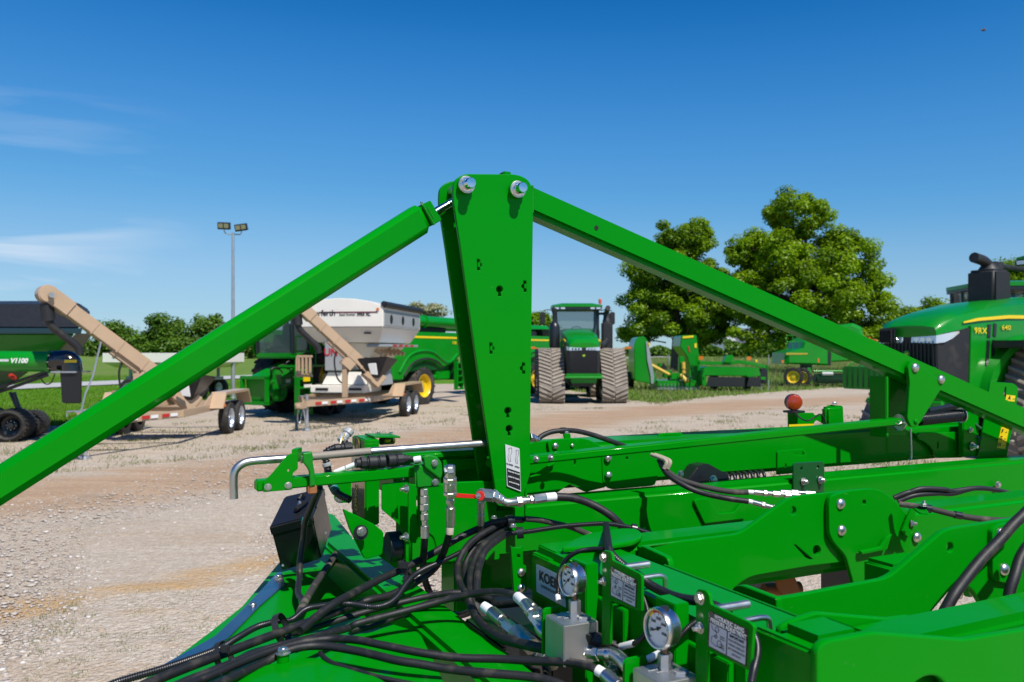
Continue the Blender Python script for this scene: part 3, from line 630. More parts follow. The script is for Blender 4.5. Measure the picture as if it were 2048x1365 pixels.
def tractor(label, loc, rz, extras, num):
    T = root('tracked_tractor', label, 'tractor', loc, rz, 'big tracked tractors')
    m = MB(); loft(m, [hsec(.12, 1.95, 2.05, 2.16, .49, .36), hsec(0, 1.55, 2.12, 2.25, .55, .42), hsec(-.45, 1.05, 2.20, 2.40, .59, .44), hsec(-1.3, 1.05, 2.30, 2.56, .62, .48), hsec(-2.65, 1.05, 2.38, 2.70, .635, .50)] + ([hsec(-4.6, 1.05, 2.42, 2.78, .64, .5)] if extras else [])); m.out('hood', GREEN_FAR, T, ang=50)
    m = MB(); loft(m, [[(x_, -y_, 1.06), (x_, y_, 1.06), (x_ + dz_, y_, z_), (x_ + dz_, -y_, z_)] for x_, y_, z_, dz_ in ((.10, .50, 1.98, .03), (-.02, .575, 2.03, .02), (-.32, .612, 2.08, -.02), (-.48, .640, 2.12, -.05))]); g = m.out('grille', BLACK_PL, T, .012)
    cabx = -2.0 if extras else 0
    m = MB()
    for i in range(15): m.box((.125, -.455 + i * .065, 1.50), (.05, .012, .82))
    m.out('grille_bars', BLACK, g)
    for s in (-1, 1):
        m = MB(); loft(m, [[(x_, s * y_, z0), (x_ + .02, s * (y_ + .012), z0), (x_ + .01, s * (y_ + .012), z1), (x_ - .01, s * y_, z1)] for x_, y_, z0, z1 in ((.13, .07, 1.885, 1.97), (.125, .49, 1.87, 1.99), (.02, .57, 1.885, 2.02), (-.14, .588, 1.94, 2.045), (-.30, .604, 2.03, 2.065))]); hl = m.out('headlight', LAMP, T)
        for k in range(3):
            a = Vector((.148, s * .12, 1.93)).lerp(Vector((.148, s * .44, 1.93)), (k + .5) / 3); m = MB(); m.cyl(a, a + Vector((.012, s * .008, 0)), .036, seg=14); m.out('lamp_reflector', CHROME, hl)
        m = MB(); loft(m, [[(x_, s * .600, z_), (x_, s * y_, z_), (x_, s * y_, z_ + h_), (x_, s * .600, z_ + h_)] for x_, y_, z_, h_ in ((-.40, .618, 2.19, .02), (-.8, .636, 2.235, .045), (-1.6, .650, 2.285, .055), (-2.6 + cabx, .656, 2.325, .06))]); m.out('yellow_stripe', YEL_ST, T)
        m = MB(); m.hexa([(-.50, s * .58, 1.05), (-2.65 + cabx, s * .60, 1.05), (-2.65 + cabx, s * .645, 1.05), (-.50, s * .642, 1.05), (-.56, s * .58, 2.15), (-2.65 + cabx, s * .60, 2.30), (-2.65 + cabx, s * .645, 2.30), (-.56, s * .640, 2.15)]); m.out('side_panel', GREEN_FAR, T, .01)
        for k, (xa, za, xb, zb) in enumerate(((-1.06, 1.96, -1.02, 2.18), (-1.22, 1.98, -1.18, 2.20), (-.99, 1.50, -1.01, 1.92), (-1.16, 1.66, -1.16, 1.93))):
            m = MB(); m.box(((xa + xb) / 2, s * .648, (za + zb) / 2), (.085, .012, zb - za), Matrix.Rotation(R(-6), 3, 'Y')); m.out('side_vent', BLACK, T, .004)
        X = (-s, 0, 0) if s > 0 else (1, 0, 0)
        text('series_lettering', '9RX', YEL_ST, T, (-.78, s * .660, 2.07), (-s if s > 0 else 1, 0, 0), (0, 0, 1), .135, .004, bold=.001, sx=1.35, spacing=1.08)
        text('model_number', num, YEL_ST, T, (-1.50, s * .660, 2.13), (-s if s > 0 else 1, 0, 0), (0, 0, 1), .11, .004, bold=.0005, sx=1.5, spacing=1.08)
        P_ = [(-1.45 + .0 - 1.15 * math.cos(a) - .75, s * 1.1, 1.06 + 1.06 * math.sin(a)) for a in np.linspace(R(-5), R(185), 15)]
        m = MB(); sec = []
        for a in np.linspace(R(3), R(174), 19):
            cx, cz = -2.35, .95; c_, s_ = math.cos(a), math.sin(a); sec.append([(cx + 1.60 * c_, s * .64, cz + 1.10 * s_), (cx + 1.60 * c_, s * .80, cz + 1.08 * s_), (cx + 1.44 * c_, s * .80, cz + .95 * s_), (cx + 1.44 * c_, s * .64, cz + .97 * s_)])
        if extras: loft(m, sec); m.out('fender', GREEN_FAR, T); m = MB(); m.prism([(-2.35 + 1.46 * math.cos(a), .95 + .96 * math.sin(a)) for a in np.linspace(0, math.pi, 18)], 'y', s * .65, s * .68); m.out('fender_panel', GREEN_FAR, T, .01)
        for fx in (.12, -4.15): trackunit(T, fx - (1.0 if extras and fx > 0 else 1.6 if extras else 0), s * (1.18 if extras else 1.11), .90)
    m = MB(); m.lathe([(.055, 0), (.055, .012)], (.14, 0, 1.70), (1, 0, 0), 20); e = m.out('emblem', mat('emblem_green', (.02, .25, .02), .4), T)
    m = MB(); m.add([(.156, y_, 1.70 + z_) for y_, z_ in ((-.04, -.01), (-.02, .01), (.01, .015), (.035, .035), (.03, .0), (.02, -.03), (.005, -.005), (-.02, -.03))], [tuple(range(8))]); m.out('leaping_deer', YEL_ST, e)
    m = MB(); m.box((-.1, 0, 1.0), (.5, 1.26, .14)); m.box((-.05, 0, .84), (.42, .92, .22)); m.out('front_frame', GREEN_FAR, T, .03)
    m = MB(); m.cyl((.22, -.66, .93), (.22, .66, .93), .045, seg=12); m.out('front_bar', GREEN_FAR, T)
    m = MB(); m.box((-2.6, 0, .85), (4.6, .8, .5)); m.box((-5.4, 0, .95), (2.4, .9, .6)); m.out('chassis', BLACK, T, .03)
    m = MB(); m.box((-1.9, -1.0, 1.86), (1.6, .7, .12)); m.box((-1.9, 1.0, 1.86), (1.6, .7, .12)); m.out('deck', BLACK_PL, T, .02)
    # exhaust and intake
    if not extras:
        m = MB(); m.lathe([(.1, 0), (.19, .05), (.20, .1), (.20, .78), (.17, .9), (.085, .98), (.075, 1.1), (.075, 1.28), (.095, 1.34), (.095, 1.46), (.06, 1.5)], (-1.5, -.95, 1.95), ZV, 20); m.out('exhaust', BLACK, T)
        m = MB(); m.box((-1.75, 1.02, 2.42), (.42, .40, 1.05)); m.out('intake_box', BLACK_PL, T, .05, 3)
        m = MB(); m.lathe([(.17, 0), (.15, .1), (.12, .16), (.12, .3)], (-1.75, 1.02, 2.94), ZV, 18); m.tube([(-1.75, 1.02, 3.15), (-1.74, 1.02, 3.3), (-1.62, 1.02, 3.40), (-1.38, 1.02, 3.45)], .095, 12); m.box((-1.92, 1.02, 3.2), (.3, .2, .26)); m.tube([(-1.9, .98, 3.25), (-2.3, .9, 3.28), (-2.9, .8, 3.3)], .05, 8); m.out('intake_elbow', BLACK_PL, T, ang=50)
        m = MB(); m.tube([(-.9, .66, 2.05), (-1.2, .82, 2.1), (-1.55, .98, 2.25)], .11, 12); m.out('intake_duct', BLACK_PL, T)
    else:
        m = MB(); m.box((-2.23, -.05, 2.86), (.52, .50, .62)); m.out('intake_box', BLACK_PL, T, .05, 3)
        m = MB(); m.lathe([(.19, 0), (.16, .06), (.12, .12), (.12, .16)], (-2.23, -.05, 3.14), ZV, 18); m.box((-2.38, -.05, 3.22), (.26, .2, .2)); m.tube([(-2.25, -.05, 3.12), (-2.24, -.05, 3.22), (-2.08, -.05, 3.32), (-1.78, -.05, 3.37)], .09, 14); m.tube([(-2.4, -.1, 3.26), (-2.8, -.2, 3.28), (-4.4, -.5, 3.30)], .05, 8); m.out('intake_elbow', BLACK_PL, T, ang=50)
        m = MB(); m.box((-3.2, 1.0, 1.80), (2.2, .5, .10)); m.out('deck', BLACK_PL, T, .02)
    n_before = set(bpy.data.objects)
    # cab
    m = MB()
    for y in (-.80, .80):
        for xa, xb in ((-2.72, -2.95), (-4.3, -4.3), (-3.6, -3.6)): m.hexa([(xa - .05, y - .04, 1.75), (xa + .05, y - .04, 1.75), (xa + .05, y + .04, 1.75), (xa - .05, y + .04, 1.75), (xb - .05, y * 1.02 - .04, 3.5), (xb + .05, y * 1.02 - .04, 3.5), (xb + .05, y * 1.02 + .04, 3.5), (xb - .05, y * 1.02 + .04, 3.5)])
    m.box((-3.5, 0, 1.72), (1.75, 1.7, .12)); cf = m.out('cab_frame', BLACK, T, .012)
    m = MB(); m.add([(-2.73, -.77, 1.78), (-2.73, .77, 1.78), (-2.95, .79, 3.48), (-2.95, -.79, 3.48)], [(0, 1, 2, 3)]); m.out('windscreen', GLASS, T)
    for s in (-1, 1): m = MB(); m.add([(-2.75, s * .81, 1.78), (-4.3, s * .81, 1.78), (-4.3, s * .83, 3.48), (-2.95, s * .83, 3.48)], [(0, 1, 2, 3)]); m.out('side_window', GLASS, T)
    m = MB(); m.add([(-4.3, -.8, 1.78), (-4.3, .8, 1.78), (-4.3, .82, 3.48), (-4.3, -.82, 3.48)], [(0, 1, 2, 3)]); m.out('rear_window', GLASS, T)
    m = MB(); m.box((-3.9, 0, 2.35), (.14, .5, .7)); m.box((-3.65, 0, 2.05), (.5, .52, .16)); m.out('seat', BLACK_PL, T, .04)
    m = MB(); m.tube([(-3.15 - .06 * math.sin(a), .19 * math.cos(a), 2.72 + .09 * math.sin(a)) for a in np.linspace(0, 2 * math.pi, 20)], .016, 6, smooth=False); m.cyl((-2.95, 0, 2.2), (-3.15, 0, 2.7), .035); m.out('steering_wheel', BLACK_PL, T)
    m = MB(); loft(m, [[(x_, -y_, z0), (x_, y_, z0), (x_, y_, z1), (x_, y_ * .6, z1 + .07), (x_, -y_ * .6, z1 + .07), (x_, -y_, z1)] for x_, y_, z0, z1 in ((-2.62, .90, 3.56, 3.60), (-2.85, .97, 3.54, 3.64), (-4.3, .97, 3.54, 3.64), (-4.5, .85, 3.56, 3.6))]); m.out('cab_roof', GREEN_FAR, T, ang=30)
    m = MB(); m.box((-3.5, 0, 3.50), (1.75, 1.86, .10)); rb = m.out('roof_band', BLACK, T, .01)
    for y in (-.80, -.57, .57, .80): m = MB(); m.box((-2.62, y, 3.50), (.04, .17, .075)); m.out('work_light', LAMP, rb, .01)
    for s in (-1, 1):
        m = MB(); m.tube([(-2.85, s * .9, 3.42), (-2.75, s * 1.15, 3.45), (-2.72, s * 1.32, 3.40)], .018, 6); ma = m.out('mirror_arm', BLACK, T); m = MB(); m.box((-2.72, s * 1.34, 3.12), (.08, .20, .48)); m.out('mirror', BLACK_PL, ma, .03)
        m = MB(); m.cyl((-1.2, s * 1.55, 1.95), (-1.2, s * 1.85, 1.95), .02); m.box((-1.18, s * 1.75, 1.98), (.03, .16, .08)); m.out('marker_light', ORANGE, T)
    m = MB(); m.cyl((-3.4, .94, 3.6), (-3.4, .94, 3.72), .02); m.lathe([(.065, .1), (.065, .24), (.04, .29)], (-3.4, .94, 3.62), ZV, 14); m.out('beacon', mat('beacon_red', (.55, .08, .02), .25, coat=.8), T)
    if extras:
        for o_ in [x for x in bpy.data.objects if x not in n_before and x.parent == T]:
            if o_.name.split('.')[0] not in ('marker_light',): o_.location.x += cabx
    if extras:
        m = MB(); m.prism(rp([(-.60, 1.14), (.60, 1.14), (.60, 1.50), (-.60, 1.50)], .05), 'x', .25, .95); wt = m.out('front_weights', GREEN_FAR, T, .02)
        m = MB()
        for i in range(11): m.box((.955, -.5 + i * .1, 1.32), (.02, .014, .30))
        m.out('weight_grooves', GREEN_DK, wt)
        m = MB(); m.box((.20, -.30, 2.0), (.10, .26, .24)); lb = m.out('front_light_box', BLACK, T, .02); m = MB()
        for i in range(7): m.box((.26, -.40 + i * .034, 2.0), (.03, .012, .22))
        m.out('light_fins', BLACK_PL, lb)
    return T
T1 = tractor('dark green tracked tractor facing us nearly head-on with dusty tan tracks', (2.52, 29.6, 0), R(-90), False, '620')
T2 = tractor('big green tracked tractor at the right edge lettered 9RX 640 beside the left brace'.replace('left', 'right'), (6.87, 14.42, 0), math.atan2(-.5, -.86), True, '640'); T2.scale = (1.06, 1.06, 1.06)
T3 = copy_tree(T1); T3.location = (12.75, 19.3, 0); T3.rotation_euler = (0, 0, R(-96)); T3['label'] = 'tractor behind the right one, only its green cab roof and mirror showing'

def combine(label, loc, rz):
    T = root('combine_harvester', label, 'combine harvester', loc, rz, 'combine harvesters')
    prof = [(.9, 1.75), (1.0, 2.25), (.2, 2.5), (-7.0, 2.52), (-7.3, 2.3), (-7.1, 1.6), (-6.5, 1.35), (-6.05, 1.30), (-5.85, 1.25), (-5.55, 1.45), (-4.9, 1.52), (-4.2, 1.40), (-3.7, 1.0), (-3.4, .9), (-1.5, .95), (-1.2, 1.45), (-.6, 2.0), (.2, 2.12)]
    for y0, y1 in ((-.12, .0), (-2.3, -2.18)):
        m = MB(); m.prism(prof, 'y', y0, y1); sp = m.out('side_panel', GREEN_FAR, T, .03); s = 1 if y1 == 0 else -1; yo = y1 + .004 if s > 0 else y0 - .004
        m = MB(); m.prism([(-3.0, 2.30), (-7.05, 2.30), (-7.05, 2.37), (-3.05, 2.37)], 'y', yo, yo + s * .01); m.out('yellow_stripe', YEL_ST, sp)
        m = MB(); m.prism([(-.95, 2.14), (.85, 2.14), (.90, 2.27), (.3, 2.42), (-.95, 2.42)], 'y', yo, yo + s * .01); m.out('name_panel', YEL_ST, sp)
        text('name_lettering', 'JOHN DEERE', GREEN_DK, sp, (-.08, yo + s * .013, 2.27), (-s, 0, 0), (0, 0, 1), .18, .004, bold=.003, sx=1.15)
        m = MB(); P_ = [(-3.55, yo, 1.02), (-4.1, yo, 1.45), (-4.9, yo, 1.60), (-5.6, yo, 1.50), (-5.95, yo, 1.3)]; m.tube(P_, .035, 8); m.out('arch_trim', BLACK_PL, sp)
        m = MB(); P_ = [(-3.3, yo, 1.15), (-4.0, yo, 1.75), (-5.2, yo, 1.85), (-6.3, yo, 1.45), (-7.0, yo, 1.75)]; m.tube(P_, .05, 8); m.out('panel_crease', GREEN_FAR, sp)
        text('model_number', 'S780', YEL_ST, sp, (-6.75, yo + s * .013, 2.15), (-s, 0, 0), (0, 0, 1), .14, .004, bold=.002)
    m = MB(); m.box((-3.2, -1.15, 1.75), (6.8, 2.1, 1.2)); m.out('body', GREEN_DK, T, .05)
    m = MB(); m.hexa([(-1.0, -2.1, 2.45), (-4.2, -2.1, 2.45), (-4.2, -.4, 2.45), (-1.0, -.4, 2.45), (-.8, -2.25, 2.82), (-4.5, -2.25, 2.82), (-4.5, -.3, 2.82), (-.8, -.3, 2.82)]); m.out('grain_tank', BLACK_PL, T, .02)
    m = MB(); m.box((-5.6, -1.15, 2.62), (2.2, 1.7, .25)); m.box((-5.3, -.9, 2.76), (.9, .5, .12)); m.out('engine_deck', BLACK, T, .04)
    m = MB(); m.tube([(-.75, -.1, 2.2), (-.8, -.1, 2.7), (-1.1, -.1, 2.88), (-2, -.1, 2.9), (-9.2, -.1, 2.86)], .19, 16, 4); m.lathe([(.23, 0), (.23, .06)], (-4.9, -.1, 2.88), (1, 0, 0), 20); au = m.out('unloading_auger', GREEN_FAR, T, ang=50)
    m = MB(); m.tube([(-9.2, -.1, 2.86), (-9.5, -.1, 2.8), (-9.6, -.1, 2.55)], .2, 12); m.out('auger_spout', BLACK_PL, au)
    wheel(T, (0, -.34, 1.0), 1.0, .70, YELLOW, side=1, rimr=.62); wheel(T, (0, -1.96, 1.0), 1.0, .70, YELLOW, side=-1, rimr=.62)
    wheel(T, (-4.9, -.30, .66), .66, .55, YELLOW, side=1, rimr=.60, nl=18); wheel(T, (-4.9, -2.0, .66), .66, .55, YELLOW, side=-1, rimr=.60, nl=18)
    m = MB(); m.box((0, -1.15, 1.0), (.5, 1.3, .5)); m.out('axle', GREEN_DK, T, .03); m = MB(); m.box((-4.9, -1.15, .75), (.3, 1.6, .25)); m.out('axle', GREEN_DK, T, .03)
    # cab
    m = MB(); m.box((.80, -.95, 1.72), (1.3, 1.4, .16)); m.out('cab_floor', GREEN_FAR, T, .04); m = MB(); m.box((.80, -.95, 2.9), (1.35, 1.45, .14)); m.out('cab_roof', GREEN_FAR, T, .05)
    for x, y in ((.2, -.28), (.2, -1.6), (1.4, -.28), (1.4, -1.6), (.8, -.26)): m = MB(); m.cyl((x, y, 1.8), (x + (.05 if x > 1 else 0), y, 2.86), .045, seg=8); m.out('cab_post', BLACK, T)
    m = MB(); m.prism([(.22, 1.8), (1.38, 1.8), (1.43, 2.84), (.22, 2.84)], 'y', -1.57, -.31); m.out('cab_glass', GLASS, T)
    m = MB(); m.box((.6, -1.0, 2.25), (.45, .5, .8)); m.out('seat', BLACK_PL, T, .05)
    # feeder house, header mount and platform
    m = MB(); m.hexa([(.6, -1.4, .9), (2.0, -1.4, .35), (2.0, -.6, .35), (.6, -.6, .9), (.6, -1.4, 1.6), (2.1, -1.4, 1.1), (2.1, -.6, 1.1), (.6, -.6, 1.6)]); m.out('feeder_house', GREEN_FAR, T, .03)
    m = MB(); m.cyl((1.75, -.60, .72), (1.75, -.40, .72), .26, seg=24); m.cyl((1.75, -.40, .72), (1.75, -.36, .72), .10, seg=16); m.out('drive_cover', GREEN_FAR, T, .02)
    for c_, d_ in (((2.15, -1.0, .42), (.12, 1.0, .1)), ((2.15, -1.0, 1.12), (.12, 1.0, .1)), ((2.15, -.55, .78), (.12, .1, .75)), ((2.15, -1.45, .78), (.12, .1, .75))): m = MB(); m.box(c_, d_); m.out('header_mount_bar', GREEN_FAR, T, .015)
    for y_ in (-.62, -1.35): m = MB(); m.cyl((2.1, y_, .5), (1.1, y_, .75), .06, seg=10); m.out('lift_cylinder', BLACK, T)
    for x_, z_ in ((2.0, 1.25), (1.7, 1.32), (1.4, 1.42)): m = MB(); m.tube([(x_, -.5, z_ - .1), (x_ + .1, -.45, z_ + .1), (x_ - .1, -.4, z_ + .15), (x_ - .3, -.4, z_)], .025, 6); m.out('hydraulic_hose', RUBBER, T)
    m = MB(); m.box((1.4, -.5, 1.12), (1.2, .22, .5)); m.cyl((1.0, -.35, 1.3), (2.2, -.35, 1.0), .06); m.box((2.0, -.32, 1.05), (.3, .1, .5)); m.out('reel_drive', GREEN_FAR, T, .03)
    for x_, z_ in ((1.2, 1.15), (1.5, 1.02), (1.85, .9)): m = MB(); m.box((x_, -.38, z_), (.18, .01, .10)); m.out('warning_sticker', WHITE, T)
    m = MB(); m.box((1.35, .2, 1.45), (1.7, .6, .06)); m.out('platform', GREEN_FAR, T)
    m = MB()
    for x in (.55, 1.35, 2.15): m.cyl((x, .48, 1.45), (x, .48, 2.25), .022, seg=6)
    for z in (1.85, 2.25): m.cyl((.55, .48, z), (2.15, .48, z), .022, seg=6)
    m.out('handrail', GREEN_FAR, T)
    for k, (lx, lw, z0, z1, n_) in enumerate(((1.95, .52, .14, 1.42, 6), (-6.9, .40, .45, 1.5, 5))):
        m = MB(); y = .58 if k == 0 else .12
        for s in (-1, 1): m.box((lx + s * lw / 2, y, (z0 + z1) / 2), (.05, .16, z1 - z0))
        ld = m.out('ladder', GREEN_FAR, T, .005)
        for i in range(n_): m = MB(); m.box((lx, y, z0 + .03 + (z1 - z0 - .1) * i / (n_ - 1)), (lw, .2, .05)); m.out('step', GREEN_FAR, ld)
        m = MB(); m.box((lx, y - .07, (z0 + z1) / 2), (lw * .9, .015, (z1 - z0) * .8)); m.out('kick_plate', GREEN_DK, ld)
        if k == 0:
            m = MB(); m.box((lx, y + .10, z1 - .28), (.26, .02, .2)); m.out('warning_sticker', YEL_ST, ld); m = MB(); m.box((lx - .05, y + .10, z1 - .5), (.3, .02, .08)); m.out('warning_sticker', WHITE, ld)
    m = MB(); m.box((-7.2, -1.15, 1.2), (.5, 1.9, .8)); m.out('straw_chopper', GREEN_DK, T, .05)
    m = MB(); m.box((-6.2, -.25, 1.0), (.9, .3, .35)); m.cyl((-5.6, -.2, .9), (-6.4, -.2, 1.1), .08); m.out('rear_bracket', GREEN_FAR, T, .04)
    return T
combine('green combine with yellow wheels and a green ladder, behind the cream seed box', (-5.22, 24.6, 0), math.atan2(-.887, -.46))
c2 = combine('second combine mostly hidden between the mast and the tracked tractor', (2.21, 41.9, 0), math.atan2(.8, .6))

# ---- conveyor trailers and seed boxes
def trailer(name, label, loc, rz, group):
    T = root(name, label, 'seed tender', loc, rz, group)    # x right, y away along its length, hitch at the origin
    m = MB()
    for s in (-1, 1):
        m.hexa([(s * .04, .15, .56), (s * .04 + .05, .15, .56), (s * .95 + .05, 2.3, .56), (s * .95, 2.3, .56), (s * .04, .15, .70), (s * .04 + .05, .15, .70), (s * .95 + .05, 2.3, .70), (s * .95, 2.3, .70)])
        m.box((s * .975, 4.2, .63), (.09, 3.9, .14))
    for y in (1.2, 2.4, 3.6, 4.8, 6.1): m.box((0, y, .62), (.9 if y < 2 else 1.9, .1, .1))
    fr = m.out('frame', TAN, T, .008)
    d = Vector((.92, 2.15, 0)).normalized(); nrm = Vector((d.y, -d.x, 0))
    for i in range(4):
        for q, mm in ((0, mat('red_tape', (.50, .02, .02), .35)), (1, WHITE)):
            c = Vector((.09, .15, .63)) + d * (.35 + i * .50 + q * .21) + nrm * .012; m = MB(); m.box(c, (.18, .008, .06), Matrix.Rotation(math.atan2(d.y, d.x), 3, 'Z')); m.out('reflective_tape', mm, fr)
    for sx in (-1, 1):
        for wy in (4.65, 5.45): wheel(T, (sx * 1.16, wy, .36), .36, .22, RIM, (1, 0, 0), sx, False, .60)
        m = MB(); x0, x1 = sorted((sx * .98, sx * 1.30)); prof = [(3.85, .62), (4.12, .96), (5.95, .96), (6.2, .62), (6.12, .62), (5.9, .90), (4.16, .90), (3.95, .62)]
        m.prism(prof, 'x', x0, x1); m.out('fender', TAN, T, .006)
        m = MB(); m.prism([(3.0, .60), (3.9, .60), (4.14, .93), (4.0, .93), (3.6, .72), (3.0, .70)], 'x', sx * 1.0 - .02, sx * 1.0 + .02); m.out('fender_brace', TAN, T)
        m = MB(); m.box((sx * 1.31, 3.98, .68), (.03, .07, .05)); m.out('marker_light', ORANGE, T)
    m = MB(); m.box((0, 0, .60), (.16, .34, .14)); m.lathe([(.07, 0), (.075, .07), (.03, .1)], (0, -.16, .55), ZV, 12); m.out('hitch_coupler', TAN, T, .01)
    m = MB(); m.cyl((.0, .35, .08), (.0, .35, .84), .04); m.lathe([(.11, 0), (.11, .02), (.04, .06)], (0, .35, .0), ZV, 14); m.cyl((0, .35, .8), (-.16, .35, .8), .012); m.out('jack_stand', GALV, T)
    m = MB()
    for s in (-.06, .06): m.tube([(s, .0, .55), (s * 1.5, .02, .30), (s * 1.3, .1, .18), (s, .25, .5)], .014, 6)
    m.out('safety_chain', GALV, T)
    return T
def conveyor(T, hd, tl, w=.30, off_s=0, hop=True):
    """belt conveyor tube from its head down to its tail, both (u, v, t), as a part group of T"""
    inv = Matrix.Translation(T.location) @ Matrix.Rotation(T.rotation_euler.z, 4, 'Z'); inv = inv.inverted()
    A = inv @ at(*hd); B = inv @ at(*tl); d = (B - A).normalized(); s = d.cross(ZV).normalized(); n_ = s.cross(d).normalized()
    L_ = (B - A).length; rot = Matrix((s, d, n_)).transposed()
    m = MB(); m.box((A + B) / 2 + n_ * 0, (w, L_, w * .82), rot); tube = m.out('conveyor_tube', TAN, T, .012)
    m = MB(); m.box((A + B) / 2 + n_ * w * .52, (w * .35, L_ * .96, w * .2), rot); m.out('conveyor_spine', TAN, tube, .01)
    for k in (.12, .3, .48, .66, .84): m = MB(); m.box(A.lerp(B, k), (w * 1.08, .035, w * .92), rot); m.out('tube_flange', TAN, tube, .003)
    m = MB(); m.cyl(A - s * w * .62 - d * .05, A + s * w * .62 - d * .05, w * .62, seg=28); m.box(A + d * .18 + n_ * .02, (w * 1.2, .55, w * 1.15), rot); m.out('conveyor_head', TAN, T, .02)
    m = MB(); m.cyl(A + s * w * .62, A + s * (w * .62 + .10), .05); m.cyl(A - s * w * .62, A - s * (w * .62 + .10), .05)
    for k in range(5): m.cyl(A + d * (.05 + k * .07) - s * w * .6 - n_ * .06, A + d * (.05 + k * .07) - s * (w * .62 + .03) - n_ * .06, .016, seg=6)
    m.out('bearing', ZINC, T)
    p = A - n_ * w * .5 + d * .06
    m = MB(); m.tube([p, p - ZV * .14 + d * .02, p - ZV * .30 + d * .05], .12, 14); m.tube([p - ZV * .26 + d * .04, p - ZV * .36 + d * .12, p - ZV * .38 + d * .36, p - ZV * .40 + d * .68, p - ZV * .52 + d * .74], .075, 12); m.out('spout', BLACK_PL, T, ang=60)
    C = A.lerp(B, .55) - n_ * w * .5
    m = MB(); m.tube([C, C - ZV * .35 - d * .1, C - ZV * .72, C - ZV * .66 + d * .25, C - ZV * .1 + d * .42], .022, 8); m.out('hydraulic_hose', RUBBER, T)
    m = MB(); m.box(A.lerp(B, .60) - n_ * w * .55, (w * .5, .9, .10), rot); m.box(A.lerp(B, .72) - n_ * w * .8, (w * .9, .3, .28), rot); m.out('tilt_bracket', TAN, T, .01)
    q = A.lerp(B, .66) - n_ * w * .6; m = MB(); m.box((q.x, q.y, (q.z + .7) / 2), (.12, .12, max(q.z - .7, .3))); m.out('support_post', TAN, T, .008)
    m = MB(); m.box(B - n_ * .02, (w * 1.3, .5, w * 1.4), rot); m.out('conveyor_tail', TAN, T, .02)
    h = B + ZV * .05
    m = MB(); m.hexa([h + Vector(v) for v in ((-.18, -.18, -.1), (.18, -.18, -.1), (.18, .18, -.1), (-.18, .18, -.1), (-.45, -.40, .38), (.45, -.36, .44), (.52, .4, .36), (-.45, .42, .42))]); m.out('inlet_hopper', TARP, T, .02)
    m = MB(); m.hexa([h + Vector(v) for v in ((.05, -.42, .0), (.22, -.40, -.02), (.22, -.36, -.02), (.05, -.38, .0), (.0, -.50, .26), (.2, -.47, .28), (.2, -.43, .28), (.0, -.46, .26))]); m.out('hopper_flap', WHITE_P, T, .01)
S1 = trailer('seed_tender', 'cream seed box tender on a tan tandem trailer with raised tan conveyor', (-4.85, 19.3, 0), R(-8.6), 'tan conveyor seed tenders')
conveyor(S1, (596, 612, 20.3), (748, 752, 21.2), .25)
def zl(v, t): return EYE + (V0 - v) * t / FPX
m = MB()      # seed box
w_ = 1.17; y0, y1 = 2.5, 6.2
up = lambda y: [(-w_, y, 2.48), (w_, y, 2.48), (w_, y, 3.02), (w_ * .72, y, 3.14), (w_ * .35, y, 3.205), (0, y, 3.23), (-w_ * .35, y, 3.205), (-w_ * .72, y, 3.14), (-w_, y, 3.02)]
loft(m, [up(y0), up(y1)]); sb = m.out('seed_box', CREAM, S1, .015)
m = MB(); m.hexa([(-.70, y0 + .35, 2.08), (.95, y0 + .35, 2.08), (.95, y1 - .3, 2.08), (-.70, y1 - .3, 2.08), (-w_ + .01, y0 + .01, 2.475), (w_ - .01, y0 + .01, 2.475), (w_ - .01, y1 - .01, 2.475), (-w_ + .01, y1 - .01, 2.475)]); m.out('box_skirt', CREAM, sb, .01)
for ya, yb in ((y0 + .45, 4.3), (4.4, y1 - .4)):
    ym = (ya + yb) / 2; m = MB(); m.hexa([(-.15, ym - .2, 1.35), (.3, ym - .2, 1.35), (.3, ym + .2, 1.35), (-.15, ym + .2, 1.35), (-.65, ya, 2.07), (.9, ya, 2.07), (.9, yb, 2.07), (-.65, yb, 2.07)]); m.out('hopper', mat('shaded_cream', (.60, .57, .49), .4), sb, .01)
m = MB(); m.box((w_ + .006, 4.35, 2.72), (.012, 3.5, .40)); sg = m.out('side_sheet', GREY_P, sb, .004)
for yy in (3.2, 4.3, 5.4): m = MB(); m.lathe([(.12, 0), (.12, .01)], (w_ + .012, yy, 2.70), (1, 0, 0), 18); m.out('sight_window', INK, sg)
m = MB(); m.cyl((w_ + .02, y0 + .02, 3.06), (w_ + .02, y1 + .05, 3.06), .085, seg=16); m.out('rolled_tarp', TARP, sb); m = MB(); m.cyl((w_ + .02, y0 - .03, 3.06), (w_ + .02, y0, 3.06), .06); m.out('tarp_roller_end', BLACK, sb)
m = MB(); m.lathe([(.04, 0), (.04, .02)], (w_ - .13, y0 - .02, 2.93), (0, -1, 0), 12); m.out('marker_light', ORANGE, sb)
m = MB(); m.box((.25, y0 - .006, 2.86), (1.5, .008, .035)); m.out('pinstripe', mat('maroon_stripe', (.16, .05, .06), .5), sb)
text('brand_lettering', 'Unverferth', INK, sb, (-.55, y0 - .008, 2.84), (1, 0, 0), ZV, .20, .003, bold=.004)
text('name_lettering', 'Seed Runner', INK, sb, (.22, y0 - .008, 2.80), (1, 0, 0), ZV, .085, .003, bold=.001); text('model_number', '3955 XL', INK, sb, (.66, y0 - .008, 2.80), (1, 0, 0), ZV, .105, .003, bold=.004)
m = MB(); m.box((.72, y0 + .12, 2.32), (.18, .05, .04)); m.out('latch', BLACK, sb)
m = MB(); m.box((-.22, 3.1, 1.72), (.46, .9, .75)); pd = m.out('pedestal', GREY_P, S1, .01)
text('brand_lettering', 'UNV', mat('red_lettering', (.45, .02, .03), .4), pd, (-.20, 2.64, 1.82), (1, 0, 0), ZV, .26, .004, bold=.006)
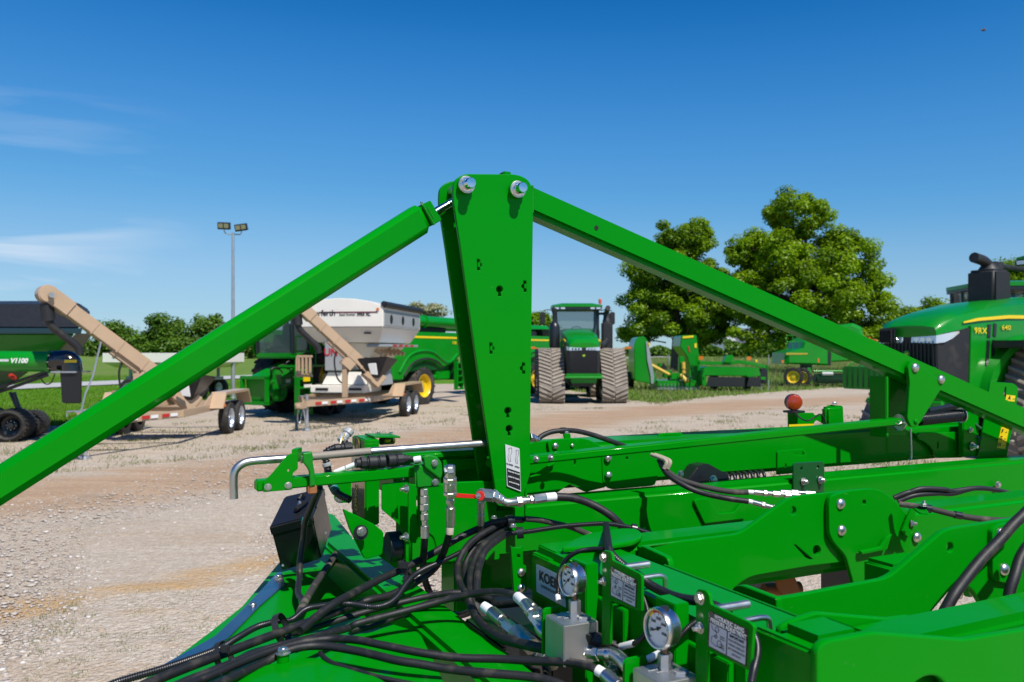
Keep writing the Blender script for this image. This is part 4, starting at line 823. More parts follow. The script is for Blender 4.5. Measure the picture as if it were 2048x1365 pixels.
m = MB(); m.hexa([(-.55, 2.7, .98), (.60, 2.7, .98), (.60, 3.9, .98), (-.55, 3.9, .98), (-.40, 2.75, 1.30), (.45, 2.75, 1.30), (.45, 3.8, 1.30), (-.40, 3.8, 1.30)]); m.out('lower_housing', CREAM, S1, .01)
m = MB(); m.box((-.05, 3.2, .87), (1.45, 1.5, .2)); m.out('deck_box', CREAM, S1, .02)
for x_ in (-.45, .45): m = MB(); m.box((x_, 2.44, .87), (.34, .02, .06)); m.out('fork_pocket', INK, S1)
m = MB(); m.hexa([(.62, 3.0, .95), (1.0, 3.0, .95), (1.0, 4.0, .95), (.62, 4.0, .95), (.5, 3.0, 1.35), (.92, 3.0, 1.4), (.92, 4.0, 1.4), (.5, 4.0, 1.35)]); m.out('side_hopper', GREY_P, S1, .01)
m = MB(); m.box((-.78, 2.1, 1.22), (.42, .05, .06)); m.box((-.99, 2.1, 1.47), (.04, .05, .5)); m.box((-.78, 2.1, 1.72), (.42, .05, .06)); st = m.out('folding_step', TAN, S1, .005); st['kind'] = 'part'; del st['kind']
for i in range(4): m = MB(); m.box((-.93 + i * .10, 2.1, 1.47), (.05, .05, .48)); m.out('slat', TAN, st)
m = MB(); m.box((.95, 4.2, 2.0), (.7, 2.6, .07)); tl_ = m.out('light_bar', GREY_P, S1, .01)
for i in range(4): m = MB(); m.box((1.32, 3.1 + i * .55, 2.0), (.01, .3, .05)); m.out('reflective_tape', bpy.data.materials['red_tape'], tl_)
for i in range(6): m = MB(); m.box((.7, 3.2 + i * .4, 1.9), (.6, .06, .1), Matrix.Rotation(R(28), 3, 'Y')); m.out('rib', TAN, tl_)
S2 = trailer('seed_tender', 'tan tandem trailer with long raised conveyor and black inlet hopper, half behind the left brace', (-7.33, 14.1, 0), R(2.5), 'tan conveyor seed tenders')
conveyor(S2, (97, 592, 15.9), (372, 795, 17.6), .27)
m = MB(); m.hexa([(-.55, 3.0, .72), (.35, 3.0, .72), (.35, 3.9, .72), (-.55, 3.9, .72), (-.65, 2.9, 1.05), (.25, 2.9, 1.12), (.25, 4.0, 1.12), (-.65, 4.0, 1.05)]); m.out('tan_hopper', TAN, S2, .01)
i2 = (Matrix.Translation(S2.location) @ Matrix.Rotation(S2.rotation_euler.z, 4, 'Z')).inverted()
m = MB(); m.tube([i2 @ at(*p) for p in ((202, 684, 16.3), (186, 752, 16.2), (170, 790, 16.1), (163, 822, 16), (135, 824, 16), (134, 834, 16))], .018, 6, 2, smooth=False); m.out('crank_rod', GALV, S2)
# white shallow hopper wagon far behind
wg = root('hopper_wagon', 'low white hopper wagon behind the left conveyor, lettered on its side', 'wagon', (at(350, 720, 33).x, 33, 0), R(-8))
m = MB(); m.hexa([(-2.0, -.8, 1.22), (2.0, -.8, 1.22), (2.0, .8, 1.22), (-2.0, .8, 1.22), (-2.35, -1.1, 1.42), (2.35, -1.1, 1.42), (2.35, 1.1, 1.42), (-2.35, 1.1, 1.42)]); m.hexa([(-2.35, -1.1, 1.42), (2.35, -1.1, 1.42), (2.35, 1.1, 1.42), (-2.35, 1.1, 1.42), (-2.35, -1.1, 1.78), (2.35, -1.1, 1.78), (2.35, 1.1, 1.78), (-2.35, 1.1, 1.78)]); m.out('hopper', CREAM, wg, .01)
text('brand_lettering', 'Unverferth', INK, wg, (-1.45, -1.11, 1.65), (1, 0, 0), ZV, .22, .003, bold=.004)
for x_ in (-1.4, 1.4):
    for y_ in (-.8, .8): wheel(wg, (x_, y_, .4), .4, .25, RIM, (0, 1, 0), -1 if y_ < 0 else 1, False)
m = MB(); m.box((0, 0, .8), (3.6, .9, .12)); [m.box((x_, y_, 1.0), (.1, .1, .5)) for x_ in (-1.5, 1.5) for y_ in (-.6, .6)]; m.out('chassis', GREY_P, wg, .01)

# ---- grain cart at the left edge
GC = root('grain_cart', 'green grain cart with black tarp, V1100 auger tube and track undercarriage at the left edge', 'grain cart', (-10.9, 18.2, 0), R(0))
def gl(u, v, t): p = at(u, v, t); return Vector((p.x + 10.9, p.y - 18.2, p.z))
m = MB(); loft(m, [[gl(-420, 655, 17.6), gl(-420, 610, 17.8), gl(-420, 604, 19), gl(-420, 604, 20.4), gl(-420, 655, 20.6)], [gl(160, 657, 17.6), gl(160, 608, 17.8), gl(145, 602, 19), gl(145, 604, 20.4), gl(150, 655, 20.6)], [gl(180, 630, 18.6), gl(178, 620, 18.7), gl(175, 618, 19), gl(172, 618, 19.6), gl(176, 630, 19.8)]]); tp = m.out('tarp', TARP, GC, .03)
m = MB(); loft(m, [[gl(-420, 668, 17.5), gl(-420, 655, 17.5), gl(-420, 655, 20.8), gl(-420, 668, 20.8)], [gl(162, 668, 17.5), gl(165, 657, 17.5), gl(165, 657, 20.8), gl(160, 668, 20.8)]]); m.out('rim_rail', mat('dark_blue_green', (.004, .03, .04), .3, coat=.5), GC, .01)
m = MB(); loft(m, [[gl(-420, 705, 17.8), gl(-420, 667, 17.55), gl(-420, 667, 20.7), gl(-420, 705, 20.3)], [gl(112, 706, 17.8), gl(150, 668, 17.55), gl(150, 668, 20.7), gl(112, 706, 20.3)]]); m.out('hopper', GREEN_FAR, GC, .03)
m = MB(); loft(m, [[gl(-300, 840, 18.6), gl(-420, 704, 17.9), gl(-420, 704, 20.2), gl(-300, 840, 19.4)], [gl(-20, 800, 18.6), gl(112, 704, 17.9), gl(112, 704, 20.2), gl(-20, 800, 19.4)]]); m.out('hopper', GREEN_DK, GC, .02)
m = MB(); m.hexa([gl(113, 708, 18.3), gl(150, 712, 18.5), gl(150, 712, 20), gl(113, 708, 20), gl(152, 667, 18.0), gl(186, 668, 18.4), gl(186, 668, 20.2), gl(152, 667, 20.2)]); m.out('end_sheet', mat('grey_green_sheet', (.20, .22, .17), .5), GC, .01)
a_, b_ = gl(-400, 716, 17.0), gl(104, 724, 16.6); r_ = 20.5 * 16.6 / FPX
m = MB(); m.lathe([(r_, 0), (r_, (b_ - a_).length)], a_, b_ - a_, 32); m.lathe([(r_ * 1.13, 0), (r_ * 1.13, .03), (r_ * 1.13, .06)], b_ - (b_ - a_).normalized() * .03, b_ - a_, 32); at_ = m.out('auger_tube', GREEN_FAR, GC)
m = MB()
for k in range(10): an = k * .628; q = b_ + Vector((0, -math.cos(an) * r_ * 1.05, math.sin(an) * r_ * 1.05)); m.cyl(q - Vector((.02, 0, 0)), q + Vector((.05, 0, 0)), .016, seg=6)
m.out('flange_bolts', ZINC, at_)
ct = gl(50, 722, 16.6)
text('model_number', 'V1100', WHITE, GC, Vector((ct.x, gl(66, 722, 16.6).y - r_ - .005, ct.z)), (1, 0, -.01), ZV, .13, .003, bold=.005, sx=1.0, shear=.25)
m = MB(); m.box((gl(-90, 721, 16.4).x, gl(60, 722, 16.6).y - r_ - .002, gl(-60, 721, 16.5).z), (2.1, .008, .045)); m.out('silver_stripe', SILVER, at_)
p = gl(126, 716, 16.6); m = MB(); m.tube([b_, gl(120, 721, 16.6), gl(140, 724, 16.6), gl(144, 745, 16.6)], .2, 18); m.out('auger_elbow', mat('glossy_black', (.01, .011, .013), .18, coat=.8), GC)
m = MB(); loft(m, [[gl(120, 742, 16.35), gl(164, 742, 16.35), gl(164, 742, 16.85), gl(120, 742, 16.85)], [gl(124, 807, 16.4), gl(163, 807, 16.4), gl(163, 807, 16.8), gl(124, 807, 16.8)]]); bt = m.out('discharge_boot', TARP, GC, .02)
m = MB(); m.box(gl(142, 744, 16.6), (.5, .58, .03)); m.out('boot_band', GALV, bt, .004)
m = MB(); m.box(gl(141, 723, 16.38), (.24, .01, .055)); m.out('warning_sticker', YEL_ST, bt)
for cx_, cy_, rr in ((28, 850, 33), (62, 852, 27)):
    t_ = 17.3 if cx_ == 28 else 18.1; c = gl(cx_, cy_, t_); c.z = rr * t_ / FPX
    wheel(GC, c, rr * t_ / FPX, .8, BLACK, (.25, -.97, 0), 1, True, .66, nl=26)
m = MB()
for (a, b) in (((-60, 790), (35, 835)), ((20, 785), (36, 820)), ((28, 785), (40, 820)), ((-80, 800), (100, 742)), ((-80, 812), (96, 750))): m.cyl(gl(*a, 17.3), gl(*b, 17.3), .035, seg=8)
m.out('undercarriage_frame', BLACK, GC)
m = MB(); m.tube([gl(80, 755, 16.9), gl(90, 768, 16.9), gl(102, 766, 16.9), gl(110, 748, 16.9)], .012, 6); m.out('safety_chain', BLACK, GC)
m = MB(); m.cyl(gl(22, 752, 17.2), gl(28, 756, 17.1), .05); m.out('rear_lamp', mat('red_lamp', (.5, .03, .02), .3), GC)

# ---- rotary cutter, mower, baler
def pxf(t, u0):   # local frame from pixels: x from column, z from row, at distance t
    s = t / FPX; return lambda u, v: ((u - u0) * s, EYE + (V0 - v) * s)
f = pxf(41, 1325); RC = root('rotary_cutter', 'green folding rotary cutter with both wings raised beside the tracked tractor', 'mower', (at(1325, 700, 41).x, 41, 0))
P = lambda l: [f(*q) for q in l]
m = MB(); m.prism(rp(P([(1263, 760), (1262, 690), (1268, 676), (1282, 673), (1290, 684), (1296, 722), (1307, 760), (1300, 768)]), .12), 'y', -1.0, .9); wg1 = m.out('wing_deck', GREEN_FAR, RC, .03)
m = MB(); m.prism(P([(1285, 684), (1289, 684), (1301, 752), (1300, 766), (1295, 766), (1294, 750), (1288, 722)]), 'y', -1.06, -1.0); m.out('chain_guard', GALV, wg1)
m = MB(); m.box((*[f(1291, 690)[0]], -1.05, f(1291, 690)[1]), (.1, .02, .2)); m.out('warning_sticker', YEL_ST, wg1)
m = MB(); m.prism(rp(P([(1354, 672), (1384, 671), (1388, 700), (1392, 745), (1398, 758), (1396, 764), (1378, 764), (1372, 735), (1365, 712), (1352, 695)]), .08), 'y', -1.0, .9); wg2 = m.out('wing_deck', GREEN_FAR, RC, .03)
m = MB(); m.prism(P([(1357, 674), (1378, 672), (1378, 676), (1357, 678)]), 'y', -1.03, -1.0); m.box((f(1382, 692)[0], -1.02, f(1382, 692)[1]), (.1, .02, .22)); m.out('warning_sticker', YEL_ST, wg2)
m = MB(); m.box((f(1369, 699)[0], -1.02, f(1369, 699)[1]), (.05, .02, .3), Matrix.Rotation(R(-15), 3, 'Y')); m.out('red_mark', mat('red_paint', (.5, .03, .02), .4), wg2)
m = MB(); m.prism(P([(1306, 760), (1390, 760), (1390, 772), (1306, 772)]), 'y', -1.2, 1.2); m.out('center_deck', GREEN_FAR, RC, .03); m = MB(); m.prism(P([(1308, 772), (1388, 772), (1388, 778), (1308, 778)]), 'y', -1.15, 1.1); m.out('chain_guard', GALV, RC)
for i in range(9): m = MB(); x_ = -.3 + i * .17; m.box((x_, -1.22, .22), (.02, .02, .22)); m.out('chain', GALV, RC)
m = MB(); m.box((.15, -.4, .75), (.4, .4, .35)); m.box((.55, -.9, .65), (.7, .5, .3)); m.box((f(1355, 735)[0], -.9, f(1355, 735)[1]), (.26, .3, 1.1)); m.cyl((-.2, -.3, .9), (-.2, -.3, 1.3), .08); m.out('gearbox', GREEN_FAR, RC, .03)
m = MB(); m.cyl((*[f(1296, 730)[0]], -.9, f(1296, 730)[1]), (f(1332, 749)[0], -.8, f(1332, 749)[1]), .09, seg=12); m.cyl((f(1351, 749)[0], -1.2, f(1351, 749)[1]), (f(1363, 763)[0], -1.4, f(1363, 763)[1]), .11, seg=12); m.cyl((f(1357, 724)[0], -1.1, f(1357, 724)[1]), (f(1358, 746)[0], -1.1, f(1358, 746)[1]), .1, seg=12); m.out('driveline_shield', mat('aged_yellow', (.62, .40, .06), .5), RC)
m = MB(); m.prism(P([(1315, 738), (1330, 738), (1323, 725)]), 'y', -.6, -.56); m.cyl((f(1323, 738)[0], -.58, f(1323, 738)[1]), (f(1323, 738)[0], -.58, .6), .03); m.out('slow_vehicle_sign', BLACK, RC)
wheel(RC, (f(1264, 760)[0], .6, .42), .42, .28, YELLOW, (1, 0, 0), -1, True, .6, nl=16); wheel(RC, (.6, .9, .36), .36, .26, YELLOW, (1, 0, 0), 1, True, .6, nl=16)
m = MB(); m.tube([(.9, -1.3, .55), (1.0, -1.9, .5), (1.05, -2.3, .42)], .05, 8); m.cyl((.95, -1.8, 0), (.95, -1.8, 1.0), .04); m.out('tongue', GREEN_FAR, RC); m = MB(); m.tube([(.6, -1.3, .9), (.75, -1.6, 1.0), (.9, -1.9, .6)], .02, 6); m.tube([(.7, -1.3, .8), (.8, -1.6, .7), (1.0, -1.9, .6)], .02, 6); m.out('hydraulic_hose', RUBBER, RC)
f = pxf(40, 1462); MC = root('mower_conditioner', 'long low green mower conditioner with black curtains right of the folded cutter', 'mower', (at(1462, 700, 40).x, 40, 0)); P = lambda l: [f(*q) for q in l]
m = MB(); m.prism(P([(1400, 738), (1406, 733), (1508, 735), (1512, 752), (1404, 751), (1398, 765), (1396, 752)]), 'y', -.8, 1.1); m.out('deck_cover', GREEN_FAR, MC, .03)
for ua, ub in ((1405, 1480), (1484, 1512)): m = MB(); m.prism(P([(ua + 4, 753), (ub, 754), (ub - 1, 773), (ua, 772)]), 'y', -.86, -.80); m.out('curtain', TARP, MC, .005)
m = MB(); m.prism(P([(1396, 755), (1404, 752), (1406, 772), (1397, 770)]), 'y', -.8, 1.0); m.out('end_panel', GREEN_FAR, MC, .02); m = MB(); m.prism(P([(1482, 750), (1500, 747), (1508, 752), (1486, 754)]), 'y', -.84, .2); m.out('end_panel', GREEN_FAR, MC, .02)
m = MB(); x0, z0 = f(1394, 726); x1, z1 = f(1455, 727); x2, z2 = f(1500, 728); x3, z3 = f(1528, 735)
loft(m, [[(x, -.5, z - .08), (x, -.26, z - .08), (x, -.26, z + .08), (x, -.5, z + .08)] for x, z in ((x0, z0), (x1, z1), (x1 + .4, z1 + .08), (x2, z2), (x3, z3))]); tg = m.out('tongue', GREEN_FAR, MC, .015)
m = MB(); m.prism(P([(1440, 725), (1446, 712), (1458, 710), (1462, 716), (1456, 726)]), 'y', -.6, -.2); m.out('pivot_bracket', GREEN_FAR, MC, .02)
for u_, v_ in ((1399, 716), (1494, 717)): x_, z_ = f(u_, v_); m = MB(); m.box((x_, -.3, z_), (.2, .05, .16)); o_ = m.out('amber_reflector', ORANGE, MC); m = MB(); m.cyl((x_ - .16, -.3, z_ - .3), (x_ - .16, -.3, z_ + .14), .03); m.out('reflector_post', GREEN_FAR, o_)
m = MB(); x_, z_ = f(1509, 722); m.box((x_, -.3, z_), (.08, .05, .12)); m.out('yellow_cap', YEL_ST, MC)
m = MB(); x_, z_ = f(1520, 752); m.box((x_, -.4, z_), (.32, .5, .7)); m.cyl((x_ - .1, -.75, z_ + .1), (x_ - .1, -.6, z_ + .1), .14); m.out('hitch_gearbox', BLACK, MC, .04); m = MB(); m.box((x_ + .2, -.3, z_ + .05), (.06, .5, .95)); m.box((x_ - .1, -.7, z_ - .1), (.3, .1, .15)); m.out('hitch_bracket', GREEN_FAR, MC, .02)
m = MB(); m.cyl((x_ - .1, -.5, 0), (x_ - .1, -.5, .6), .035); m.cyl((x_ + .25, -.5, 0), (x_ + .25, -.5, .5), .025); m.out('jack_stand', GALV, MC)
wheel(MC, (-.6, .9, .42), .42, .3, YELLOW, (1, 0, 0), -1, True, .6, nl=16); wheel(MC, (1.0, .9, .42), .42, .3, YELLOW, (1, 0, 0), 1, True, .6, nl=16)
f = pxf(45, 1640); BA = root('hay_baler', 'rounded green hay baler with two yellow-rimmed wheels under the right brace', 'baler', (at(1640, 700, 45).x, 45, 0)); P = lambda l: [f(*q) for q in l]
prof = P([(1556, 728), (1557, 706), (1588, 697), (1592, 684), (1604, 676), (1650, 656), (1690, 648), (1708, 656), (1716, 705), (1690, 722), (1650, 724), (1644, 731), (1600, 729)])
m = MB(); c_ = np.mean(prof, 0)
loft(m, [[(c_[0] + (x - c_[0]) * k, y, c_[1] + (z - c_[1]) * k) for x, z in prof] for y, k in ((-1.15, .90), (-1.0, 1), (1.1, 1), (1.25, .9))]); bb = m.out('baler_body', GREEN_FAR, BA, ang=25)
m = MB(); m.prism(P([(1558, 706), (1600, 706.5), (1600, 709.5), (1558, 710)]), 'y', -1.17, -1.14); m.out('yellow_stripe', mat('dull_gold', (.40, .33, .03), .4), bb)
m = MB(); x_, z_ = f(1621, 721); m.box((x_, -1.16, z_), (.08, .02, .22)); m.out('warning_sticker', ORANGE, bb)
m = MB(); m.prism(P([(1640, 700), (1646, 706), (1645, 731), (1640, 731)]), 'y', -1.18, -1.12); m.out('panel_gap', INK, bb)
for u_ in (1576, 1592): x_ = f(u_, 755)[0]; wheel(BA, (x_, -.9, .50), .50, .36, YELLOW, (-.45, -.89, 0), 1, True, .62, nl=18)
m = MB(); x0, z0 = f(1603, 740); m.box((x0, -1.0, .6), (.2, .3, .8)); m.box((f(1650, 742)[0], -.9, f(1650, 742)[1]), (1.9, .12, .12)); m.cyl((f(1612, 742)[0], -1.1, f(1612, 742)[1]), (f(1690, 742)[0], -1.1, f(1690, 742)[1]), .06); pk = m.out('pickup_frame', GREEN_FAR, BA, .02)
m = MB(); m.cyl((f(1627, 747)[0], -1.2, f(1627, 747)[1]), (f(1648, 747)[0], -1.2, f(1648, 747)[1]), .11, seg=14); m.cyl((f(1706, 743)[0], -1.3, f(1706, 743)[1]), (f(1724, 741)[0], -1.2, f(1724, 741)[1]), .09); m.out('wind_guard_roller', GREY_P, pk)
m = MB(); m.box((f(1652, 762)[0], -.8, .42), (1.9, .7, .5)); m.out('pickup_drum', BLACK, pk, .1)
for i in range(22): x_ = f(1618 + i * 3.1, 765)[0]; m = MB(); m.tube([(x_, -1.1, .62), (x_, -1.26, .45), (x_, -1.2, .22)], .018, 5, 3); m.out('pickup_tine', GREEN_DK, pk)
m = MB(); x_ = f(1700, 750)[0]
for dx, dz, sx_ in ((-.2, .75, .12), (.05, .9, .1), (.3, .7, .14), (-.35, 1.0, .3), (.2, 1.05, .35)): m.box((x_ + dx, -1.2, dz), (sx_, .2, .5 if sx_ < .2 else .15))
m.tube([(x_ - .8, -1.2, .9), (x_ - .5, -1.25, 1.15), (x_ - .2, -1.25, 1.3)], .04, 6); m.out('tongue_frame', GREEN_FAR, BA, .02)
m = MB(); m.cyl((x_ - .12, -1.4, 0), (x_ - .12, -1.4, 1.1), .05); m.box((x_ - .12, -1.4, .03), (.3, .25, .05)); m.out('jack_stand', BLACK, BA); m = MB(); m.cyl((x_ + .1, -1.45, .15), (x_ + .1, -1.45, .55), .04); m.out('drawbar_end', RUST, BA)
wheel(BA, (x_ + .15, -.6, .35), .35, .25, BLACK, (1, 0, 0), -1, False)
m = MB(); xa, za = f(1562, 697); xb, zb = f(1586, 672)
for x_ in (xa, (xa + xb) / 2, xb): m.cyl((x_, -.9, za), (x_, -.9, zb), .02, seg=6)
for z_ in (zb, (za + zb) / 2): m.cyl((xa, -.9, z_), (xb, -.9, z_), .02, seg=6)
m.out('handrail', GREEN_FAR, BA)
m = MB(); m.box((f(1553, 723)[0], -1.0, f(1553, 723)[1]), (.12, .1, .14)); m.out('rear_light', ORANGE, BA); m = MB(); m.tube([(f(1558, 735)[0], -.9, f(1558, 735)[1]), (f(1572, 732)[0], -.9, f(1572, 732)[1])], .02, 6, 2, smooth=False); m.out('rear_light_arm', BLACK, BA)
# small bird high in the sky
bp = at(1966, 61, 30); BD = root('bird', 'tiny dark bird high in the sky at the upper right', 'bird', bp, R(20))
m = MB(); m.lathe([(.005, 0), (.03, .05), (.036, .1), (.02, .18), (.008, .24)], (-.1, 0, 0), (1, 0, 0), 10); bdy = m.out('body', BLACK_PL, BD)
for s in (-1, 1): m = MB(); m.hexa([(-.03, 0, .0), (.05, 0, .0), (.0, s * .11, .03), (-.05, s * .11, .03), (-.03, 0, .008), (.05, 0, .008), (.0, s * .11, .036), (-.05, s * .11, .036)]); m.out('wing', RUST, bdy)
# ------------------------------------------------------------------ the implement (foreground)
# axes: DV runs along its beams, NV across; IM is its one root, everything below is a part of it
IM = root('tillage_implement', 'large green folding tillage implement with hoses and gauges filling the foreground', 'farm implement', (*M(.86, 1.86, 0).xy, 0), world=True)
def tmpl(fn, name='t', bevel=0): m = MB(); fn(m); return m.mesh(name, bevel)
def dome_(m): m.lathe([(1, 0), (1, .12), (.93, .30), (.75, .50), (.45, .66), (.001, .72)], (0, 0, 0), ZV, 20)
def hex_(m):
    m.lathe([(1.18, 0), (1.18, .12)], (0, 0, 0), ZV, 20); m.lathe([(.86, .12), (.9, .2), (.9, .72), (.80, .84)], (0, 0, 0), ZV, 6); m.lathe([(.5, .84), (.46, .9)], (0, 0, 0), ZV, 12)
def nut_(m):
    m.lathe([(1.18, 0), (1.18, .12)], (0, 0, 0), ZV, 20); m.lathe([(.86, .12), (.9, .2), (.9, .75), (.80, .85)], (0, 0, 0), ZV, 6)
    pr = []
    for k in range(9): pr += [(.5, .85 + k * .11), (.44, .905 + k * .11)]
    m.lathe(pr, (0, 0, 0), ZV, 12)
T_DOME, T_HEX, T_NUT = tmpl(dome_), tmpl(hex_), tmpl(nut_)
for me_, mt_ in ((T_DOME, ZINC), (T_HEX, ZINC), (T_NUT, ZINC)):
    me_.materials.append(mt_); me_.polygons.foreach_set('use_smooth', [True] * len(me_.polygons)); me_.set_sharp_from_angle(angle=R(40))
T_GDOME = T_DOME.copy(); T_GDOME.materials.clear(); T_GDOME.materials.append(GREEN)
def inst(me, name, pos, nrm, r, parent=None, spin=0):
    parent = parent or IM
    o = bpy.data.objects.new(name, me); COL.objects.link(o); o.parent = parent
    o.matrix_local = Matrix.Translation(Vector(pos) - off(parent)) @ Vector(nrm).to_track_quat('Z', 'Y').to_matrix().to_4x4() @ Matrix.Rotation(spin, 4, 'Z') @ Matrix.Scale(r, 4)
    return o
def dome(u, v, b, rpx, me=None): p = onb(u, v, b); return inst(me or T_DOME, 'bolt', p, -NV, rpx * p.y / FPX)
def hexb(u, v, b, rpx, me=None, n=None, name='bolt'): p = onb(u, v, b); return inst(me or T_HEX, name, p, n or -NV, rpx * p.y / FPX, spin=random.random())
def fit(name, P, prof, m, parent=IM, seg=20):
    """fitting along the line P0-P1: prof = (share of the length, radius, sides) steps"""
    P0, P1 = Vector(P[0]), Vector(P[1]); d = P1 - P0; L_ = d.length; mb = MB(); pos = 0
    for l, r, sg in prof:
        q0 = P0 + d * pos; sg = sg or seg; e = min(.0012, r * .12)
        mb.lathe([(r - e, 0), (r, e), (r, l * L_ - e), (r - e, l * L_)], q0, d, sg, True, .3); pos += l
    return mb.out(name, m, parent, 0, ang=28)
def hose(name, pts, rpx, m=None, loom=False, parent=IM, seg=12):
    """pts (u, v, t); rpx radius in pixels at its first point"""
    P = [at(*p) for p in pts]; r = rpx * pts[0][2] / FPX; mb = MB()
    if loom:
        Lr = sum((a - b).length for a, b in zip(P[:-1], P[1:])); pitch = r * .62; sub = max(3, int(Lr / pitch * 3 / (len(P) - 1)))
        Q = spline(P, sub); S = [0]
        for a, b in zip(Q[:-1], Q[1:]): S.append(S[-1] + (a - b).length)
        n_ = int(S[-1] / pitch) * 4; QQ = []; j = 0
        for i in range(n_ + 1):
            s = S[-1] * i / n_
            while j < len(S) - 2 and S[j + 1] < s: j += 1
            QQ.append(Q[j].lerp(Q[j + 1], (s - S[j]) / max(S[j + 1] - S[j], 1e-9)))
        mb.tube(QQ, lambda q: r * (1.0 if round(q * n_) % 4 in (0, 1) else .80), 14, smooth=False)
        return mb.out(name, m or LOOM, parent, ang=75)
    mb.tube(P, r, seg, 8); return mb.out(name, m or RUBBER, parent, ang=60)
def sleeve(p0, p1, rpx, m=None, name='hose_label', parent=IM):
    a, b = at(*p0), at(*p1); r = rpx * p0[2] / FPX; mb = MB(); mb.lathe([(r * .97, 0), (r, .001), (r, (b - a).length - .001), (r * .97, (b - a).length)], a, b - a, 20); return mb.out(name, m or WHITE, parent)

# --- mast
MAST = [(906, 395), (908, 362), (927, 348), (1035, 349), (1057, 359), (1066, 379), (1066.5, 438), (1062.6, 700), (1060, 950), (1049, 985), (1048.5, 1066), (1030, 1066), (1030, 1016), (995, 1012), (989, 967), (950, 700), (921, 493)]
MR = [20, 12, 12, 12, 10, 10, 0, 0, 0, 4, 2, 2, 3, 6, 0, 0, 0]
def slot(u, v, side):
    s = [(u - 2.6, v - 11), (u + 2.6, v - 10.5), (u + 2.9, v - 4.5), (u + (6.5 if side > 0 else 2.9), v - 1.5), (u + (6.8 if side > 0 else 2.9), v + 2.5), (u + 3.1, v + 5), (u + 3.4, v + 11), (u - 1.8, v + 11), (u - 2.2, v + 5), (u - (6.5 if side < 0 else 2.2), v + 2), (u - (6.5 if side < 0 else 2.4), v - 2), (u - 2.5, v - 5)]
    return s
def keyh(u, v): return [(u + 6.8 * math.cos(a), v + 6.8 * math.sin(a)) for a in np.linspace(R(110), R(430), 14)] + [(u + 2.8, v + 13.5), (u - 2.8, v + 13.5)]
mast = root  # keep name free
holes = [slot(957, 530, 1), slot(1050, 573, -1), keyh(999.5, 579), slot(982, 697, 1), slot(1047, 737, -1), keyh(1016, 822), keyh(1018.5, 858)]
mf = plate('mast_plate', MAST, 'b', 1.83, .012, GREEN, IM, .002, MR, holes)
mr_ = plate('mast_plate', MAST[:9] + [(1058, 1060), (1000, 1060)] + MAST[14:], 'b', 1.83, .012, GREEN, IM, .002, MR[:9] + [0, 0] + MR[14:])
mr_.location = mr_.location + NV * .093
for (u, v, s) in ((957, 530, 1), (1050, 573, -1), (982, 697, 1), (1047, 737, -1)):
    m = MB(); p = onb(u, v, 1.833); m.box(p, (.0065, .006, .012), Matrix.Rotation(math.atan2(DV.y, DV.x), 3, 'Z')); m.out('slot_tab', GREEN, IM, .001)
for u, v in ((929, 372), (1031, 381)):
    p = onb(u, v, 1.83); m = MB(); m.lathe([(.0195, 0), (.019, .009), (.0165, .013)], p, -NV, 24); m.out('pin_boss', GREEN, IM)
    p = p - NV * .011; m = MB(); m.lathe([(.0195, 0), (.0205, .001), (.0205, .0042), (.0195, .005)], p, -NV, 28); m.out('washer', ZINC, IM)
    m = MB(); m.lathe([(.0155, 0), (.0155, .005), (.0125, .0055), (.0125, .028), (.0112, .031), (.003, .0315)], p, -NV, 24)
    m.box(p - NV * .012, (.034, .004, .004), Matrix.Rotation(math.atan2(DV.y, DV.x) , 3, 'Z') @ Matrix.Rotation(R(35), 3, 'Y')); m.out('mast_pin', CHROME, IM)
m = MB(); p = onb(929, 372, 1.842); m.cyl(p, p + NV * .1, .0125); p = onb(1031, 381, 1.842); m.cyl(p, p + NV * .1, .0125); m.out('pin_shaft', ZINC, IM)
m = MB(); p0 = onb(1010, 352, 1.87); m.box(p0 + ZV * .002, (.02, .03, .012), Matrix.Rotation(R(25), 3, 'Z')); m.out('weld_tab', GREEN, IM, .002)
# decal on the mast
plate('warning_decal', [(1010.5, 889), (1039, 897.5), (1042, 984), (1014, 973)], 'b', 1.826, .003, SILVER, IM, .0005, 2)
plate('warning_decal', [(1013.5, 936), (1040, 945), (1041, 981), (1015.5, 971)], 'b', 1.8255, .0012, INK, IM, .0002, 1)
UPm = (onb(1011, 889, 1.8255) - onb(1015, 973, 1.8255)).normalized(); XD = (onb(1039, 900, 1.825) - onb(1011, 891, 1.825)).normalized()
text('decal_text', 'CLOSED', INK, IM, onb(1019.5, 929.5, 1.8255), XD, UPm, .0052, bold=.00012)
text('decal_text', 'OPEN', INK, IM, onb(1034, 934.5, 1.8255), XD, UPm, .0052, bold=.00012)
for i, s in enumerate(('Rotate lever to closed', 'position for transport,', 'service, and storage.')):
    text('decal_text', s, WHITE, IM, onb(1027.6 + i * .4, 945.5 + i * 10.5, 1.824), XD, UPm, .0058, bold=.00008, sx=.62)
for cu_, w_ in ((1020, 4.0), (1034, 3.2)):
    dv_ = (cu_ - 1011) * .3
    m = MB(); P_ = [onb(cu_ + dx, 889 + dy + dv_, 1.8252) for dx, dy in ((-w_ * .6, 5), (w_ * .8, 4), (w_, 14), (0, 20), (w_ * .4, 32), (-w_ * .7, 30), (-w_, 22), (-w_ * .4, 14), (-w_ * .6, 5))]
    m.tube(P_, .00035, 4, 1, smooth=False); m.out('decal_drawing', INK, IM)
